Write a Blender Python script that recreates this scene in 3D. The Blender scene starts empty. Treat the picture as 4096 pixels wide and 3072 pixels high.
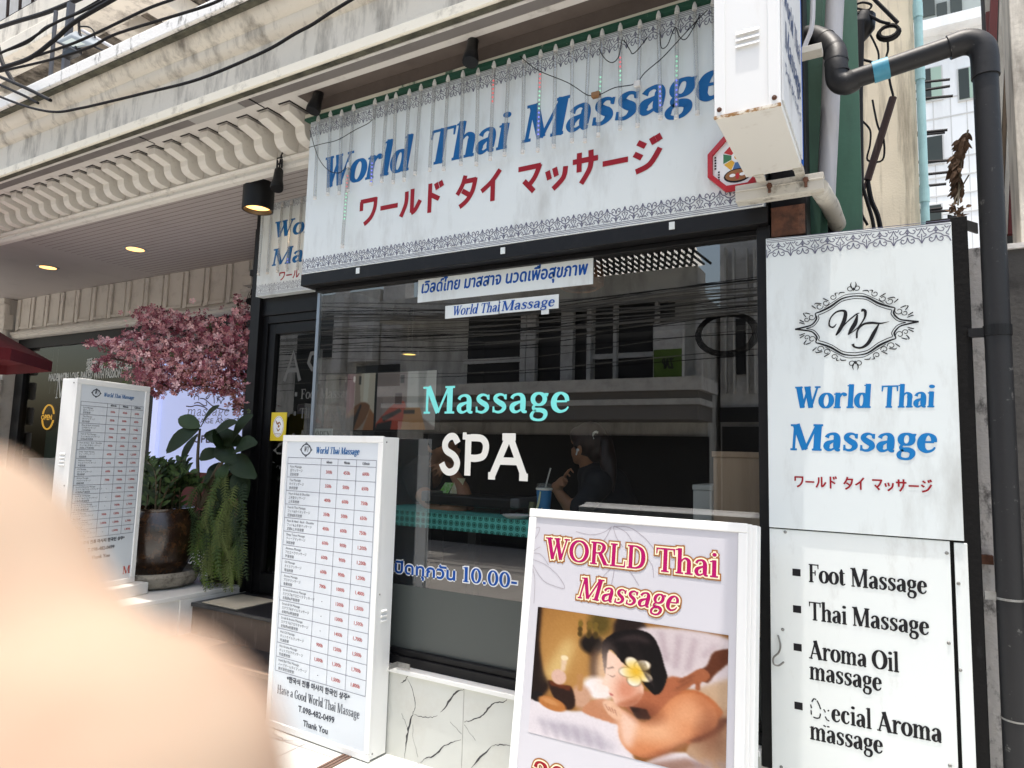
import bpy, bmesh, math, random
import numpy as np
from mathutils import Vector, Matrix
random.seed(7)
SC = bpy.context.scene
COL = SC.collection
rad = math.radians

# ------------------------------------------------------------------ camera, sky, sun, exposure
F_PX = 2731.844
RW = np.array([[0.86965342, -0.02740512, -0.4929015], [0.49290312, 0.10357255, 0.8638977], [0.02737584, -0.99424428, 0.10358029]])
CAM_H = 1.5
cam = bpy.data.cameras.new('camera')
cam_ob = bpy.data.objects.new('camera', cam)
COL.objects.link(cam_ob)
_r, _u, _b = RW[:, 0], -RW[:, 1], -RW[:, 2]
cam_ob.matrix_world = Matrix(((_r[0], _u[0], _b[0], 0), (_r[1], _u[1], _b[1], 0), (_r[2], _u[2], _b[2], CAM_H), (0, 0, 0, 1)))
cam.sensor_width = 36.0
cam.lens = F_PX / 4096 * 36.0
cam.clip_start = 0.005
cam.clip_end = 400
cam.dof.use_dof = True
cam.dof.focus_distance = 3.4
cam.dof.aperture_fstop = 12.0
SC.camera = cam_ob

SUN_EL, SUN_AZ = 84.0, 165.0          # azimuth measured from +Y towards +X (behind the camera, a little to its right)
world = bpy.data.worlds.new('World')
SC.world = world
world.use_nodes = True
_nt = world.node_tree
_sky = _nt.nodes.new('ShaderNodeTexSky')
_sky.sky_type = 'NISHITA'
_sky.sun_disc = False
_sky.sun_elevation = rad(SUN_EL)
_sky.sun_rotation = rad(SUN_AZ)
_sky.air_density = 1.6
_sky.dust_density = 5.0
_sky.ozone_density = 1.0
_bg = _nt.nodes['Background']
_bg.inputs['Strength'].default_value = 0.15
_nt.links.new(_sky.outputs[0], _bg.inputs[0])
sun = bpy.data.lights.new('sun', 'SUN')
sun.energy = 2.6
sun.angle = rad(0.6)
sun.color = (1.0, 0.95, 0.88)
sun_ob = bpy.data.objects.new('sun', sun)
COL.objects.link(sun_ob)
_d = Vector((math.sin(rad(SUN_AZ)) * math.cos(rad(SUN_EL)), math.cos(rad(SUN_AZ)) * math.cos(rad(SUN_EL)), math.sin(rad(SUN_EL))))
sun_ob.rotation_euler = (-_d).to_track_quat('-Z', 'Y').to_euler()
SC.view_settings.view_transform = 'Standard'
SC.view_settings.look = 'None'
SC.view_settings.exposure = 1.0
SC.view_settings.gamma = 1.0
SC.cycles.use_denoising = True
SC.cycles.max_bounces = 8
SC.cycles.transparent_max_bounces = 16
SC.cycles.sample_clamp_indirect = 8

# ------------------------------------------------------------------ helpers
def at(px, py, Y):
    """the point at depth Y that the calibrated survey of the street gives for a surveyed direction"""
    r = RW @ np.array([px - 2048, py - 1536, F_PX])
    t = Y / r[1]
    return Vector((r[0] * t, Y, r[2] * t + CAM_H))

def atz(px, py, z):
    r = RW @ np.array([px - 2048, py - 1536, F_PX])
    t = (z - CAM_H) / r[2]
    return Vector((r[0] * t, r[1] * t, z))

def lin(c):
    return tuple((v / 255 / 12.92) if v / 255 <= 0.04045 else ((v / 255 + 0.055) / 1.055) ** 2.4 for v in c)

def M(name, rgb, rough=0.5, metal=0.0, dirt=None, dfac=0.5, dscale=6.0, dlo=0.45, dhi=0.7, streak=1.0, bump=0.0, bscale=60.0, spec=0.5, var=0.0, coat=0.0):
    """principled material: base colour, a second noisy colour (dirt / wear), optional vertical streaking and fine bump"""
    m = bpy.data.materials.new(name)
    m.use_nodes = True
    nt = m.node_tree
    p = nt.nodes['Principled BSDF']
    base = (*lin(rgb), 1)
    p.inputs['Base Color'].default_value = base
    p.inputs['Roughness'].default_value = rough
    p.inputs['Metallic'].default_value = metal
    p.inputs['Specular IOR Level'].default_value = spec
    if coat: p.inputs['Coat Weight'].default_value = coat
    tc = nt.nodes.new('ShaderNodeTexCoord')
    last = None
    if var:
        nv = nt.nodes.new('ShaderNodeTexNoise'); nv.inputs['Scale'].default_value = dscale * 0.35; nv.inputs['Detail'].default_value = 6
        nt.links.new(tc.outputs['Object'], nv.inputs['Vector'])
        mr = nt.nodes.new('ShaderNodeMapRange'); mr.inputs['From Min'].default_value = 0.25; mr.inputs['From Max'].default_value = 0.75
        mr.inputs['To Min'].default_value = 1 - var; mr.inputs['To Max'].default_value = 1 + var * 0.4
        nt.links.new(nv.outputs['Fac'], mr.inputs['Value'])
        hs = nt.nodes.new('ShaderNodeHueSaturation'); hs.inputs['Color'].default_value = base
        nt.links.new(mr.outputs[0], hs.inputs['Value'])
        last = hs.outputs[0]
    if dirt is not None:
        mp = nt.nodes.new('ShaderNodeMapping'); mp.inputs['Scale'].default_value = (1, 1, 1 / streak)
        nt.links.new(tc.outputs['Object'], mp.inputs['Vector'])
        nz = nt.nodes.new('ShaderNodeTexNoise'); nz.inputs['Scale'].default_value = dscale; nz.inputs['Detail'].default_value = 9; nz.inputs['Roughness'].default_value = 0.68
        nt.links.new(mp.outputs[0], nz.inputs['Vector'])
        cr = nt.nodes.new('ShaderNodeValToRGB')
        cr.color_ramp.elements[0].position = dlo; cr.color_ramp.elements[1].position = dhi
        cr.color_ramp.elements[0].color = (0, 0, 0, 1); cr.color_ramp.elements[1].color = (dfac, dfac, dfac, 1)
        nt.links.new(nz.outputs['Fac'], cr.inputs[0])
        mx = nt.nodes.new('ShaderNodeMix'); mx.data_type = 'RGBA'
        mx.inputs['A'].default_value = base; mx.inputs['B'].default_value = (*lin(dirt), 1)
        if last: nt.links.new(last, mx.inputs['A'])
        nt.links.new(cr.outputs[0], mx.inputs['Factor'])
        last = mx.outputs['Result']
    if last: nt.links.new(last, p.inputs['Base Color'])
    if bump:
        nb = nt.nodes.new('ShaderNodeTexNoise'); nb.inputs['Scale'].default_value = bscale; nb.inputs['Detail'].default_value = 5
        nt.links.new(tc.outputs['Object'], nb.inputs['Vector'])
        bp = nt.nodes.new('ShaderNodeBump'); bp.inputs['Strength'].default_value = bump; bp.inputs['Distance'].default_value = 0.01
        nt.links.new(nb.outputs['Fac'], bp.inputs['Height'])
        nt.links.new(bp.outputs[0], p.inputs['Normal'])
    return m

def EM(name, rgb, strength):
    m = bpy.data.materials.new(name); m.use_nodes = True
    p = m.node_tree.nodes['Principled BSDF']
    p.inputs['Base Color'].default_value = (*lin(rgb), 1)
    p.inputs['Emission Color'].default_value = (*lin(rgb), 1)
    p.inputs['Emission Strength'].default_value = strength
    return m

def GLASS(name, tint, f0=0.06, rough=0.0, body=None, bodyfac=0.0, fmax=0.9):
    m = bpy.data.materials.new(name); m.use_nodes = True
    nt = m.node_tree
    for n in list(nt.nodes): nt.nodes.remove(n)
    out = nt.nodes.new('ShaderNodeOutputMaterial')
    tr = nt.nodes.new('ShaderNodeBsdfTransparent'); tr.inputs[0].default_value = (*tint, 1)
    gl = nt.nodes.new('ShaderNodeBsdfGlossy'); gl.inputs['Roughness'].default_value = rough
    lw = nt.nodes.new('ShaderNodeLayerWeight'); lw.inputs['Blend'].default_value = 0.5
    pw = nt.nodes.new('ShaderNodeMath'); pw.operation = 'POWER'; pw.inputs[1].default_value = 5
    nt.links.new(lw.outputs['Facing'], pw.inputs[0])
    ma = nt.nodes.new('ShaderNodeMath'); ma.operation = 'MULTIPLY_ADD'; ma.inputs[1].default_value = fmax - f0; ma.inputs[2].default_value = f0
    nt.links.new(pw.outputs[0], ma.inputs[0])
    under = tr.outputs[0]
    if body is not None:
        df = nt.nodes.new('ShaderNodeBsdfDiffuse'); df.inputs[0].default_value = (*lin(body), 1)
        mb = nt.nodes.new('ShaderNodeMixShader'); mb.inputs[0].default_value = bodyfac
        nt.links.new(tr.outputs[0], mb.inputs[1]); nt.links.new(df.outputs[0], mb.inputs[2])
        under = mb.outputs[0]
    mx = nt.nodes.new('ShaderNodeMixShader')
    nt.links.new(ma.outputs[0], mx.inputs[0]); nt.links.new(under, mx.inputs[1]); nt.links.new(gl.outputs[0], mx.inputs[2])
    nt.links.new(mx.outputs[0], out.inputs[0])
    return m

def VCOL(name, rough=0.4):
    m = bpy.data.materials.new(name); m.use_nodes = True
    nt = m.node_tree
    a = nt.nodes.new('ShaderNodeVertexColor'); a.layer_name = 'print'
    nt.links.new(a.outputs[0], nt.nodes['Principled BSDF'].inputs['Base Color'])
    nt.nodes['Principled BSDF'].inputs['Roughness'].default_value = rough
    return m

def catmull(pts, n=6, closed=False):
    P = [np.array(p, float) for p in pts]
    if len(P) < 3 or n <= 1: return P
    out = []
    m = len(P)
    rng = range(m) if closed else range(m - 1)
    for i in rng:
        if closed: p0, p1, p2, p3 = P[(i - 1) % m], P[i], P[(i + 1) % m], P[(i + 2) % m]
        else: p0, p1, p2, p3 = P[max(i - 1, 0)], P[i], P[i + 1], P[min(i + 2, m - 1)]
        for k in range(n):
            t = k / n
            out.append(0.5 * (2 * p1 + (p2 - p0) * t + (2 * p0 - 5 * p1 + 4 * p2 - p3) * t * t + (3 * p1 - p0 - 3 * p2 + p3) * t ** 3))
    if not closed: out.append(P[-1])
    return out

class MB:
    """collects boxes, tubes, prisms, ribbons ... that become ONE mesh object"""
    def __init__(s): s.v = []; s.f = []; s.m = []
    def add(s, vs, fs, mi=0):
        o = len(s.v)
        s.v.extend([tuple(map(float, v)) for v in vs])
        for f in fs: s.f.append(tuple(o + i for i in f)); s.m.append(mi)
    def quad(s, a, b, c, d, mi=0): s.add([a, b, c, d], [(0, 1, 2, 3)], mi)
    def hexa(s, p, mi=0): s.add(p, [(0, 3, 2, 1), (4, 5, 6, 7), (0, 1, 5, 4), (1, 2, 6, 5), (2, 3, 7, 6), (3, 0, 4, 7)], mi)
    def box(s, x0, x1, y0, y1, z0, z1, mi=0):
        s.hexa([(x0, y0, z0), (x1, y0, z0), (x1, y1, z0), (x0, y1, z0), (x0, y0, z1), (x1, y0, z1), (x1, y1, z1), (x0, y1, z1)], mi)
    def prism(s, prof, x0, x1, mi=0):
        """profile in (y,z) extruded along x"""
        n = len(prof)
        s.add([(x0, y, z) for y, z in prof] + [(x1, y, z) for y, z in prof], [tuple(range(n)), tuple(range(2 * n - 1, n - 1, -1))] + [(i, i + n, (i + 1) % n + n, (i + 1) % n) for i in range(n)], mi)
    def sweep(s, prof, x0, x1, mi=0, nx=1):
        """open profile in (y,z) swept along x"""
        n = len(prof)
        vs = []
        for k in range(nx + 1):
            x = x0 + (x1 - x0) * k / nx
            vs += [(x, y, z) for y, z in prof]
        s.add(vs, [(k * n + i, k * n + i + 1, (k + 1) * n + i + 1, (k + 1) * n + i) for k in range(nx) for i in range(n - 1)], mi)
    def tube(s, pts, r, n=8, mi=0, cap=True, smooth=0):
        P = [Vector(p) for p in (catmull([tuple(p) for p in pts], smooth) if smooth else pts)]
        R = r if isinstance(r, (list, tuple)) else [r] * len(P)
        if len(R) != len(P):
            R = list(np.interp(np.linspace(0, 1, len(P)), np.linspace(0, 1, len(R)), R))
        vs = []; N = None
        for i, p in enumerate(P):
            t = (P[min(i + 1, len(P) - 1)] - P[max(i - 1, 0)])
            if t.length < 1e-9: t = Vector((0, 0, 1))
            t.normalize()
            if N is None:
                N = t.orthogonal().normalized()
            else:
                N = (N - t * N.dot(t))
                N = N.normalized() if N.length > 1e-6 else t.orthogonal().normalized()
            B = t.cross(N)
            for k in range(n):
                a = 2 * math.pi * k / n
                vs.append(p + (N * math.cos(a) + B * math.sin(a)) * R[i])
        fs = [(i * n + k, i * n + (k + 1) % n, (i + 1) * n + (k + 1) % n, (i + 1) * n + k) for i in range(len(P) - 1) for k in range(n)]
        if cap: fs += [tuple(range(n - 1, -1, -1)), tuple((len(P) - 1) * n + k for k in range(n))]
        s.add(vs, fs, mi)
    def lathe(s, prof, c, n=32, mi=0, axis='z'):
        vs = []
        for r, h in prof:
            for k in range(n):
                a = 2 * math.pi * k / n
                if axis == 'z': vs.append((c[0] + r * math.cos(a), c[1] + r * math.sin(a), c[2] + h))
                elif axis == 'y': vs.append((c[0] + r * math.cos(a), c[1] + h, c[2] + r * math.sin(a)))
                else: vs.append((c[0] + h, c[1] + r * math.cos(a), c[2] + r * math.sin(a)))
        s.add(vs, [(i * n + k, i * n + (k + 1) % n, (i + 1) * n + (k + 1) % n, (i + 1) * n + k) for i in range(len(prof) - 1) for k in range(n)], mi)
    def ball(s, c, r, mi=0, n=8, sc=(1, 1, 1)):
        vs = []; fs = []
        for i in range(n + 1):
            th = math.pi * i / n
            for k in range(2 * n):
                a = math.pi * k / n
                vs.append((c[0] + r * sc[0] * math.sin(th) * math.cos(a), c[1] + r * sc[1] * math.sin(th) * math.sin(a), c[2] + r * sc[2] * math.cos(th)))
        for i in range(n):
            for k in range(2 * n):
                fs.append((i * 2 * n + k, (i + 1) * 2 * n + k, (i + 1) * 2 * n + (k + 1) % (2 * n), i * 2 * n + (k + 1) % (2 * n)))
        s.add(vs, fs, mi)
    def build(s, name, mats, parent=None, smooth=False, bevel=0.0, flip=False):
        me = bpy.data.meshes.new(name)
        off = parent_loc(parent)
        me.from_pydata([(v[0] - off[0], v[1] - off[1], v[2] - off[2]) for v in s.v], [], s.f)
        if not isinstance(mats, (list, tuple)): mats = [mats]
        for m in mats: me.materials.append(m)
        me.polygons.foreach_set('material_index', s.m)
        bm = bmesh.new(); bm.from_mesh(me)
        if smooth != 'flat2d':
            bmesh.ops.remove_doubles(bm, verts=bm.verts, dist=1e-6)
            bmesh.ops.recalc_face_normals(bm, faces=bm.faces)
        bm.to_mesh(me); bm.free()
        if smooth is True:
            me.polygons.foreach_set('use_smooth', [True] * len(me.polygons))
            try: me.set_sharp_from_angle(angle=rad(40))
            except Exception: pass
        me.update()
        o = bpy.data.objects.new(name, me)
        COL.objects.link(o)
        if parent is not None: o.parent = parent
        if bevel:
            b = o.modifiers.new('bevel', 'BEVEL'); b.width = bevel; b.segments = 2; b.limit_method = 'ANGLE'
        return o

def parent_loc(p):
    l = Vector((0, 0, 0))
    while p is not None:
        l = l + p.location
        p = p.parent
    return l

def tag(o, label=None, cat=None, group=None, kind=None):
    if label: o['label'] = label
    if cat: o['category'] = cat
    if group: o['group'] = group
    if kind: o['kind'] = kind
    return o

def thing(name, label, cat, loc=(0, 0, 0), group=None):
    o = bpy.data.objects.new(name, None)
    COL.objects.link(o)
    o.location = loc
    o.empty_display_size = 0.1
    return tag(o, label, cat, group)

def copy_tree(o, loc, label, parent=None):
    c = o.copy(); COL.objects.link(c)
    if parent is None:
        c.location = loc; c['label'] = label
    else: c.parent = parent
    for ch in list(o.children): copy_tree(ch, None, None, c)
    return c

# ------------------------------------------------------------------ flat lettering: a frame maps (a,b) on a face plus a lift c to the world
class Fr:
    def __init__(s, o, u, v):
        s.o = Vector(o); s.u = Vector(u).normalized(); s.v = Vector(v).normalized(); s.n = s.u.cross(s.v).normalized()
    def p(s, a, b, c=0.0): return s.o + s.u * a + s.v * b + s.n * c
def FY(Y): return Fr((0, Y, 0), (1, 0, 0), (0, 0, 1))   # facade planes: a = x, b = z, lift towards the street

class Ink:
    STEP = 4e-5
    def __init__(s, fr, lift=0.0008): s.fr = fr; s.lift = lift; s.k = 0; s.mb = MB(); s.step = Ink.STEP
    def poly2(s, vs, fs, mi=0):
        c = s.lift + s.k * s.step; s.k = (s.k + 1) % 60
        s.mb.add([s.fr.p(a, b, c) for a, b in vs], fs, mi)
    def rect(s, a0, a1, b0, b1, mi=0): s.poly2([(a0, b0), (a1, b0), (a1, b1), (a0, b1)], [(0, 1, 2, 3)], mi)
    def line(s, a, b, w, mi=0): s.ribbon([(a[0], a[1], w), (b[0], b[1], w)], mi, n=1)
    def disc(s, a, b, r, mi=0, ry=None, n=18):
        ry = ry or r
        s.poly2([(a + r * math.cos(2 * math.pi * k / n), b + ry * math.sin(2 * math.pi * k / n)) for k in range(n)], [tuple(range(n))], mi)
    def ribbon(s, pts, mi=0, n=6, closed=False, wadd=0.0):
        P = catmull(pts, n, closed)
        m = len(P); vs = []
        for i, p in enumerate(P):
            if closed: t = P[(i + 1) % m][:2] - P[(i - 1) % m][:2]
            else: t = P[min(i + 1, m - 1)][:2] - P[max(i - 1, 0)][:2]
            l = math.hypot(*t) or 1
            nx, ny = -t[1] / l, t[0] / l
            h = p[2] / 2 + wadd
            q = p[:2].copy()
            if wadd and not closed:
                if i == 0: q -= t / l * wadd
                if i == m - 1: q += t / l * wadd
            vs += [(q[0] + nx * h, q[1] + ny * h), (q[0] - nx * h, q[1] - ny * h)]
        k = m if closed else m - 1
        s.poly2(vs, [(2 * i, 2 * i + 1, (2 * i + 3) % (2 * m), (2 * i + 2) % (2 * m)) for i in range(k)], mi)
    def build(s, name, mats, parent=None): return s.mb.build(name, mats, parent, smooth='flat2d')
    # plain text in Blender's built-in face
    _cache = {}
    def text(s, t, a, b, size, mi=0, width=None, shear=0.0, align='l', bold=0.0, flip=False):
        if t not in Ink._cache:
            cu = bpy.data.curves.new('t', 'FONT'); cu.body = t; cu.size = 1; cu.resolution_u = 2
            ob = bpy.data.objects.new('t', cu); COL.objects.link(ob)
            dg = bpy.context.evaluated_depsgraph_get()
            me = bpy.data.meshes.new_from_object(ob.evaluated_get(dg))
            vs = [(v.co.x, v.co.y) for v in me.vertices]; fs = [tuple(p.vertices) for p in me.polygons]
            fs = [f if sum(vs[f[i]][0] * vs[f[(i + 1) % len(f)]][1] - vs[f[(i + 1) % len(f)]][0] * vs[f[i]][1] for i in range(len(f))) > 0 else f[::-1] for f in fs]
            bpy.data.objects.remove(ob); bpy.data.meshes.remove(me); bpy.data.curves.remove(cu)
            Ink._cache[t] = (vs, fs)
        vs, fs = Ink._cache[t]
        if not vs: return
        x0 = min(v[0] for v in vs); x1 = max(v[0] for v in vs)
        sx = size if width is None else width / (x1 - x0)
        W = (x1 - x0) * sx
        oa = a - (W / 2 if align == 'c' else W if align == 'r' else 0)
        for da, db in ([(0, 0)] if not bold else [(-bold, 0), (bold, 0), (0, bold), (0, -bold)]):
            s.poly2([(oa + da + (x - x0) * sx + shear * y * size, b + db + y * size) for x, y in vs], fs, mi)
    # hand cut serif lettering
    def serif(s, t, a, b, cap, mi=0, width=None, shear=0.0, align='l', wt=1.0, wadd=0.0, track=0.0):
        k = cap / 0.72
        adv = sum(GA.get(c, 0.3) + track for c in t) - track
        sx = k if width is None else width / adv
        W = adv * sx
        x = a - (W / 2 if align == 'c' else W if align == 'r' else 0)
        for c in t:
            for st in GL.get(c, []):
                pts, opt = st
                P = [(x + px * sx + shear * py * k, b + py * k, pw * (wt if pw > 0.075 else (1 + wt) / 2) * (sx if opt.get('vert') else k * 0.5 + sx * 0.5)) for px, py, pw in pts]
                s.ribbon(P, mi, n=opt.get('n', 5), closed=opt.get('closed', False), wadd=wadd)
            x += (GA.get(c, 0.3) + track) * sx

ST, HR, SF = 0.135, 0.055, 0.05
def _stem(x, y0, y1, foot='b', head=None, w=ST):
    o = [([(x, y0, w), (x, y1, w)], {'n': 1, 'vert': 1})]
    e = w / 2 + 0.055
    if foot: o.append(([(x - (e if foot in 'bl' else w / 2), y0 + SF / 2, SF), (x + (e if foot in 'br' else w / 2), y0 + SF / 2, SF)], {'n': 1}))
    if head == 'f': o.append(([(x - e - 0.01, y1 - 0.05, 0.035), (x + w / 2 - 0.01, y1 - 0.02, 0.05)], {'n': 1}))
    if head == 'b': o.append(([(x - e, y1 - SF / 2, SF), (x + e, y1 - SF / 2, SF)], {'n': 1}))
    return o
def _ring(cx, cy, rx, ry, thick=ST, thin=HR, n=16):
    return [([(cx + rx * math.cos(a), cy + ry * math.sin(a), thin + (thick - thin) * abs(math.cos(a)) ** 1.3) for a in [2 * math.pi * k / n for k in range(n)]], {'closed': True, 'n': 2})]
def _c(*p): return [(list(p), {})]
def _l(*p): return [(list(p), {'n': 1})]
def _arch(x, x2, yt): return _c((x + 0.04, yt - 0.14, 0.05), (x + 0.12, yt - 0.05, 0.05), (x + 0.2, yt - 0.035, 0.075), (x2 - 0.01, yt - 0.1, 0.125), (x2, yt - 0.2, ST)) + _stem(x2, 0, yt - 0.19)
GL = {
 'o': _ring(.25, .25, .18, .225), 'i': _stem(.14, 0, .5, 'b', 'f') + _c((.14, .60, .0), (.14, .615, .10), (.14, .66, .14), (.14, .70, .1), (.14, .718, 0)),
 'l': _stem(.14, 0, .76, 'b', 'f'), 'r': _stem(.14, 0, .5, 'b', 'f') + _c((.19, .33, .05), (.26, .44, .06), (.33, .46, .08), (.38, .42, .11), (.395, .385, .06)),
 'h': _stem(.14, 0, .76, 'b', 'f') + _arch(.14, .43, .5), 'n': _stem(.14, 0, .5, 'b', 'f') + _arch(.14, .43, .5),
 'm': _stem(.14, 0, .5, 'b', 'f') + _arch(.14, .42, .5) + _arch(.42, .70, .5),
 'd': _ring(.22, .24, .155, .215) + _stem(.42, 0, .76, 'r', 'f'), 'p': _stem(.14, -.22, .5, 'b', 'f') + _ring(.33, .25, .155, .215),
 'a': _c((.08, .36, .09), (.12, .43, .07), (.22, .465, .06), (.31, .43, .10), (.345, .33, ST), (.345, .12, ST), (.37, .04, .09), (.44, .025, .045)) + _c((.33, .29, .05), (.22, .255, .07), (.115, .2, .11), (.09, .12, .13), (.13, .045, .09), (.21, .03, .055), (.32, .09, .045)),
 's': _c((.34, .36, .05), (.31, .44, .05), (.21, .47, .06), (.12, .425, .09), (.105, .35, .11), (.19, .275, .12), (.29, .21, .125), (.32, .13, .11), (.26, .05, .075), (.17, .025, .06), (.08, .06, .05), (.06, .14, .05)) + _l((.355, .34, .045), (.355, .47, .045)) + _l((.06, .02, .045), (.06, .17, .045)),
 'g': _ring(.23, .335, .135, .14, .115) + _c((.32, .42, .05), (.38, .45, .05), (.44, .43, .08)) + _c((.15, .2, .05), (.105, .13, .07), (.16, .075, .09), (.28, .065, .1), (.37, .02, .11), (.385, -.06, .1), (.33, -.15, .07), (.22, -.175, .055), (.1, -.14, .07), (.07, -.06, .085), (.11, .02, .06), (.17, .06, .05)),
 'e': _c((.08, .27, .045), (.38, .27, .045)) + _c((.385, .27, .10), (.36, .39, .10), (.25, .47, .055), (.14, .41, .11), (.09, .27, .14), (.11, .13, .13), (.19, .045, .085), (.27, .03, .06), (.36, .07, .05), (.41, .14, .035)),
 'c': _c((.36, .355, .1), (.34, .43, .08), (.25, .47, .055), (.14, .41, .11), (.09, .27, .14), (.11, .13, .13), (.19, .045, .085), (.27, .03, .06), (.35, .07, .05), (.40, .14, .035)),
 't': _c((.15, .63, .03), (.15, .5, .12), (.15, .15, ST), (.18, .05, .1), (.25, .03, .06), (.33, .08, .04)) + _l((.03, .475, .05), (.31, .475, .05)),
 'v': _l((.1, .5, .14), (.25, .0, .1)) + _l((.25, 0, .06), (.4, .5, .05)) + _l((0, .48, .05), (.22, .48, .05)) + _l((.32, .48, .05), (.48, .48, .05)),
 'W': _l((.13, .72, .15), (.31, .02, .13)) + _l((.31, .02, .07), (.46, .66, .055)) + _l((.43, .72, .15), (.61, .02, .13)) + _l((.61, .02, .07), (.80, .72, .055)) + _l((.0, .695, SF), (.27, .695, SF)) + _l((.33, .695, SF), (.56, .695, SF)) + _l((.70, .695, SF), (.9, .695, SF)),
 'T': _stem(.32, 0, .72, 'b') + _l((.03, .695, SF), (.61, .695, SF)) + _l((.05, .72, .06), (.04, .53, .035)) + _l((.59, .72, .06), (.60, .53, .035)),
 'M': _stem(.13, 0, .72, 'b', None, .065) + _l((.15, .72, .15), (.43, .02, .13)) + _l((.43, .02, .06), (.70, .70, .06)) + _stem(.74, 0, .72, 'b', 'b', .145) + _l((.01, .695, SF), (.22, .695, SF)),
 'F': _stem(.16, 0, .72, 'b', 'b') + _l((.16, .695, SF), (.53, .695, SF)) + _l((.515, .72, .06), (.525, .54, .035)) + _l((.2, .38, .05), (.38, .38, .05)) + _l((.37, .48, .045), (.37, .28, .045)),
 'A': _l((.1, .0, .06), (.35, .70, .06)) + _l((.33, .72, .15), (.6, 0, .14)) + _l((.17, .22, .05), (.5, .22, .05)) + _l((.0, .025, SF), (.2, .025, SF)) + _l((.48, .025, SF), (.71, .025, SF)),
 'O': _ring(.38, .36, .285, .33, .15), 'S': _c((.43, .52, .055), (.40, .63, .055), (.27, .69, .065), (.15, .63, .11), (.13, .52, .13), (.22, .41, .14), (.36, .31, .145), (.42, .19, .13), (.35, .07, .09), (.23, .03, .065), (.1, .08, .055), (.06, .2, .055)) + _l((.455, .49, .05), (.455, .7, .05)) + _l((.05, .02, .05), (.05, .24, .05)),
 'H': _stem(.15, 0, .72, 'b', 'b') + _stem(.6, 0, .72, 'b', 'b') + _l((.15, .37, .05), (.6, .37, .05)),
 'G': _c((.56, .52, .05), (.52, .63, .06), (.38, .69, .055), (.2, .6, .12), (.13, .37, .15), (.2, .12, .12), (.37, .03, .06), (.5, .07, .06)) + _stem(.56, .06, .34, None, 'b') + _l((.575, .49, .045), (.575, .7, .045)),
 'R': _stem(.16, 0, .72, 'b', 'b') + _c((.16, .695, .05), (.36, .69, .06), (.48, .62, .12), (.49, .52, .14), (.42, .40, .09), (.3, .37, .05), (.16, .37, .05)) + _l((.36, .38, .13), (.57, .03, .14)) + _l((.5, .025, SF), (.69, .025, SF)),
 'L': _stem(.16, 0, .72, 'b', 'b') + _l((.16, .025, SF), (.55, .025, SF)) + _l((.54, .0, .05), (.55, .2, .035)),
 'D': _stem(.16, 0, .72, 'b', 'b') + _c((.16, .695, .05), (.36, .685, .06), (.52, .58, .12), (.575, .36, .15), (.52, .14, .12), (.36, .035, .06), (.16, .025, .05)),
 'P': _stem(.16, 0, .72, 'b', 'b') + _c((.16, .695, .05), (.38, .69, .06), (.5, .62, .12), (.51, .51, .14), (.44, .39, .09), (.3, .35, .05), (.16, .35, .05)),
 'E': _stem(.16, 0, .72, 'b', 'b') + _l((.16, .695, SF), (.53, .695, SF)) + _l((.16, .025, SF), (.55, .025, SF)) + _l((.2, .37, .05), (.4, .37, .05)) + _l((.52, .72, .05), (.53, .56, .035)) + _l((.54, .0, .05), (.55, .19, .035)),
 'N': _stem(.13, 0, .72, 'b', None, .06) + _l((.12, .72, .15), (.58, .0, .14)) + _stem(.6, 0, .72, None, 'b', .06) + _l((.0, .695, SF), (.2, .695, SF)),
 '1': _stem(.22, 0, .72, 'b', 'f', .14), '0': _ring(.25, .36, .17, .33, .14), '.': _c((.12, .01, .0), (.12, .02, .12), (.12, .07, .15), (.12, .12, .12), (.12, .13, 0)),
 '-': _l((.03, .27, .09), (.27, .27, .09)), '2': _c((.09, .52, .13), (.12, .64, .09), (.24, .69, .06), (.37, .62, .12), (.38, .48, .14), (.28, .32, .1), (.15, .17, .07), (.07, .06, .05)) + _l((.05, .05, .1), (.44, .05, .1)) + _l((.43, .02, .05), (.45, .2, .04)),
}
GA = {'o': .5, 'i': .28, 'l': .28, 'r': .44, 'h': .57, 'n': .57, 'm': .85, 'd': .56, 'p': .56, 'a': .48, 's': .42, 'g': .48, 'e': .48, 'c': .46, 't': .35, 'v': .5, 'W': .88, 'T': .63, 'M': .9, 'F': .57, 'A': .7, 'O': .76, 'S': .54, 'H': .75, 'G': .7, 'R': .68, 'L': .58, 'D': .72, 'P': .6, 'E': .6, 'N': .72, '1': .42, '0': .5, '2': .5, '.': .24, '-': .3, ' ': .24}

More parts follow.
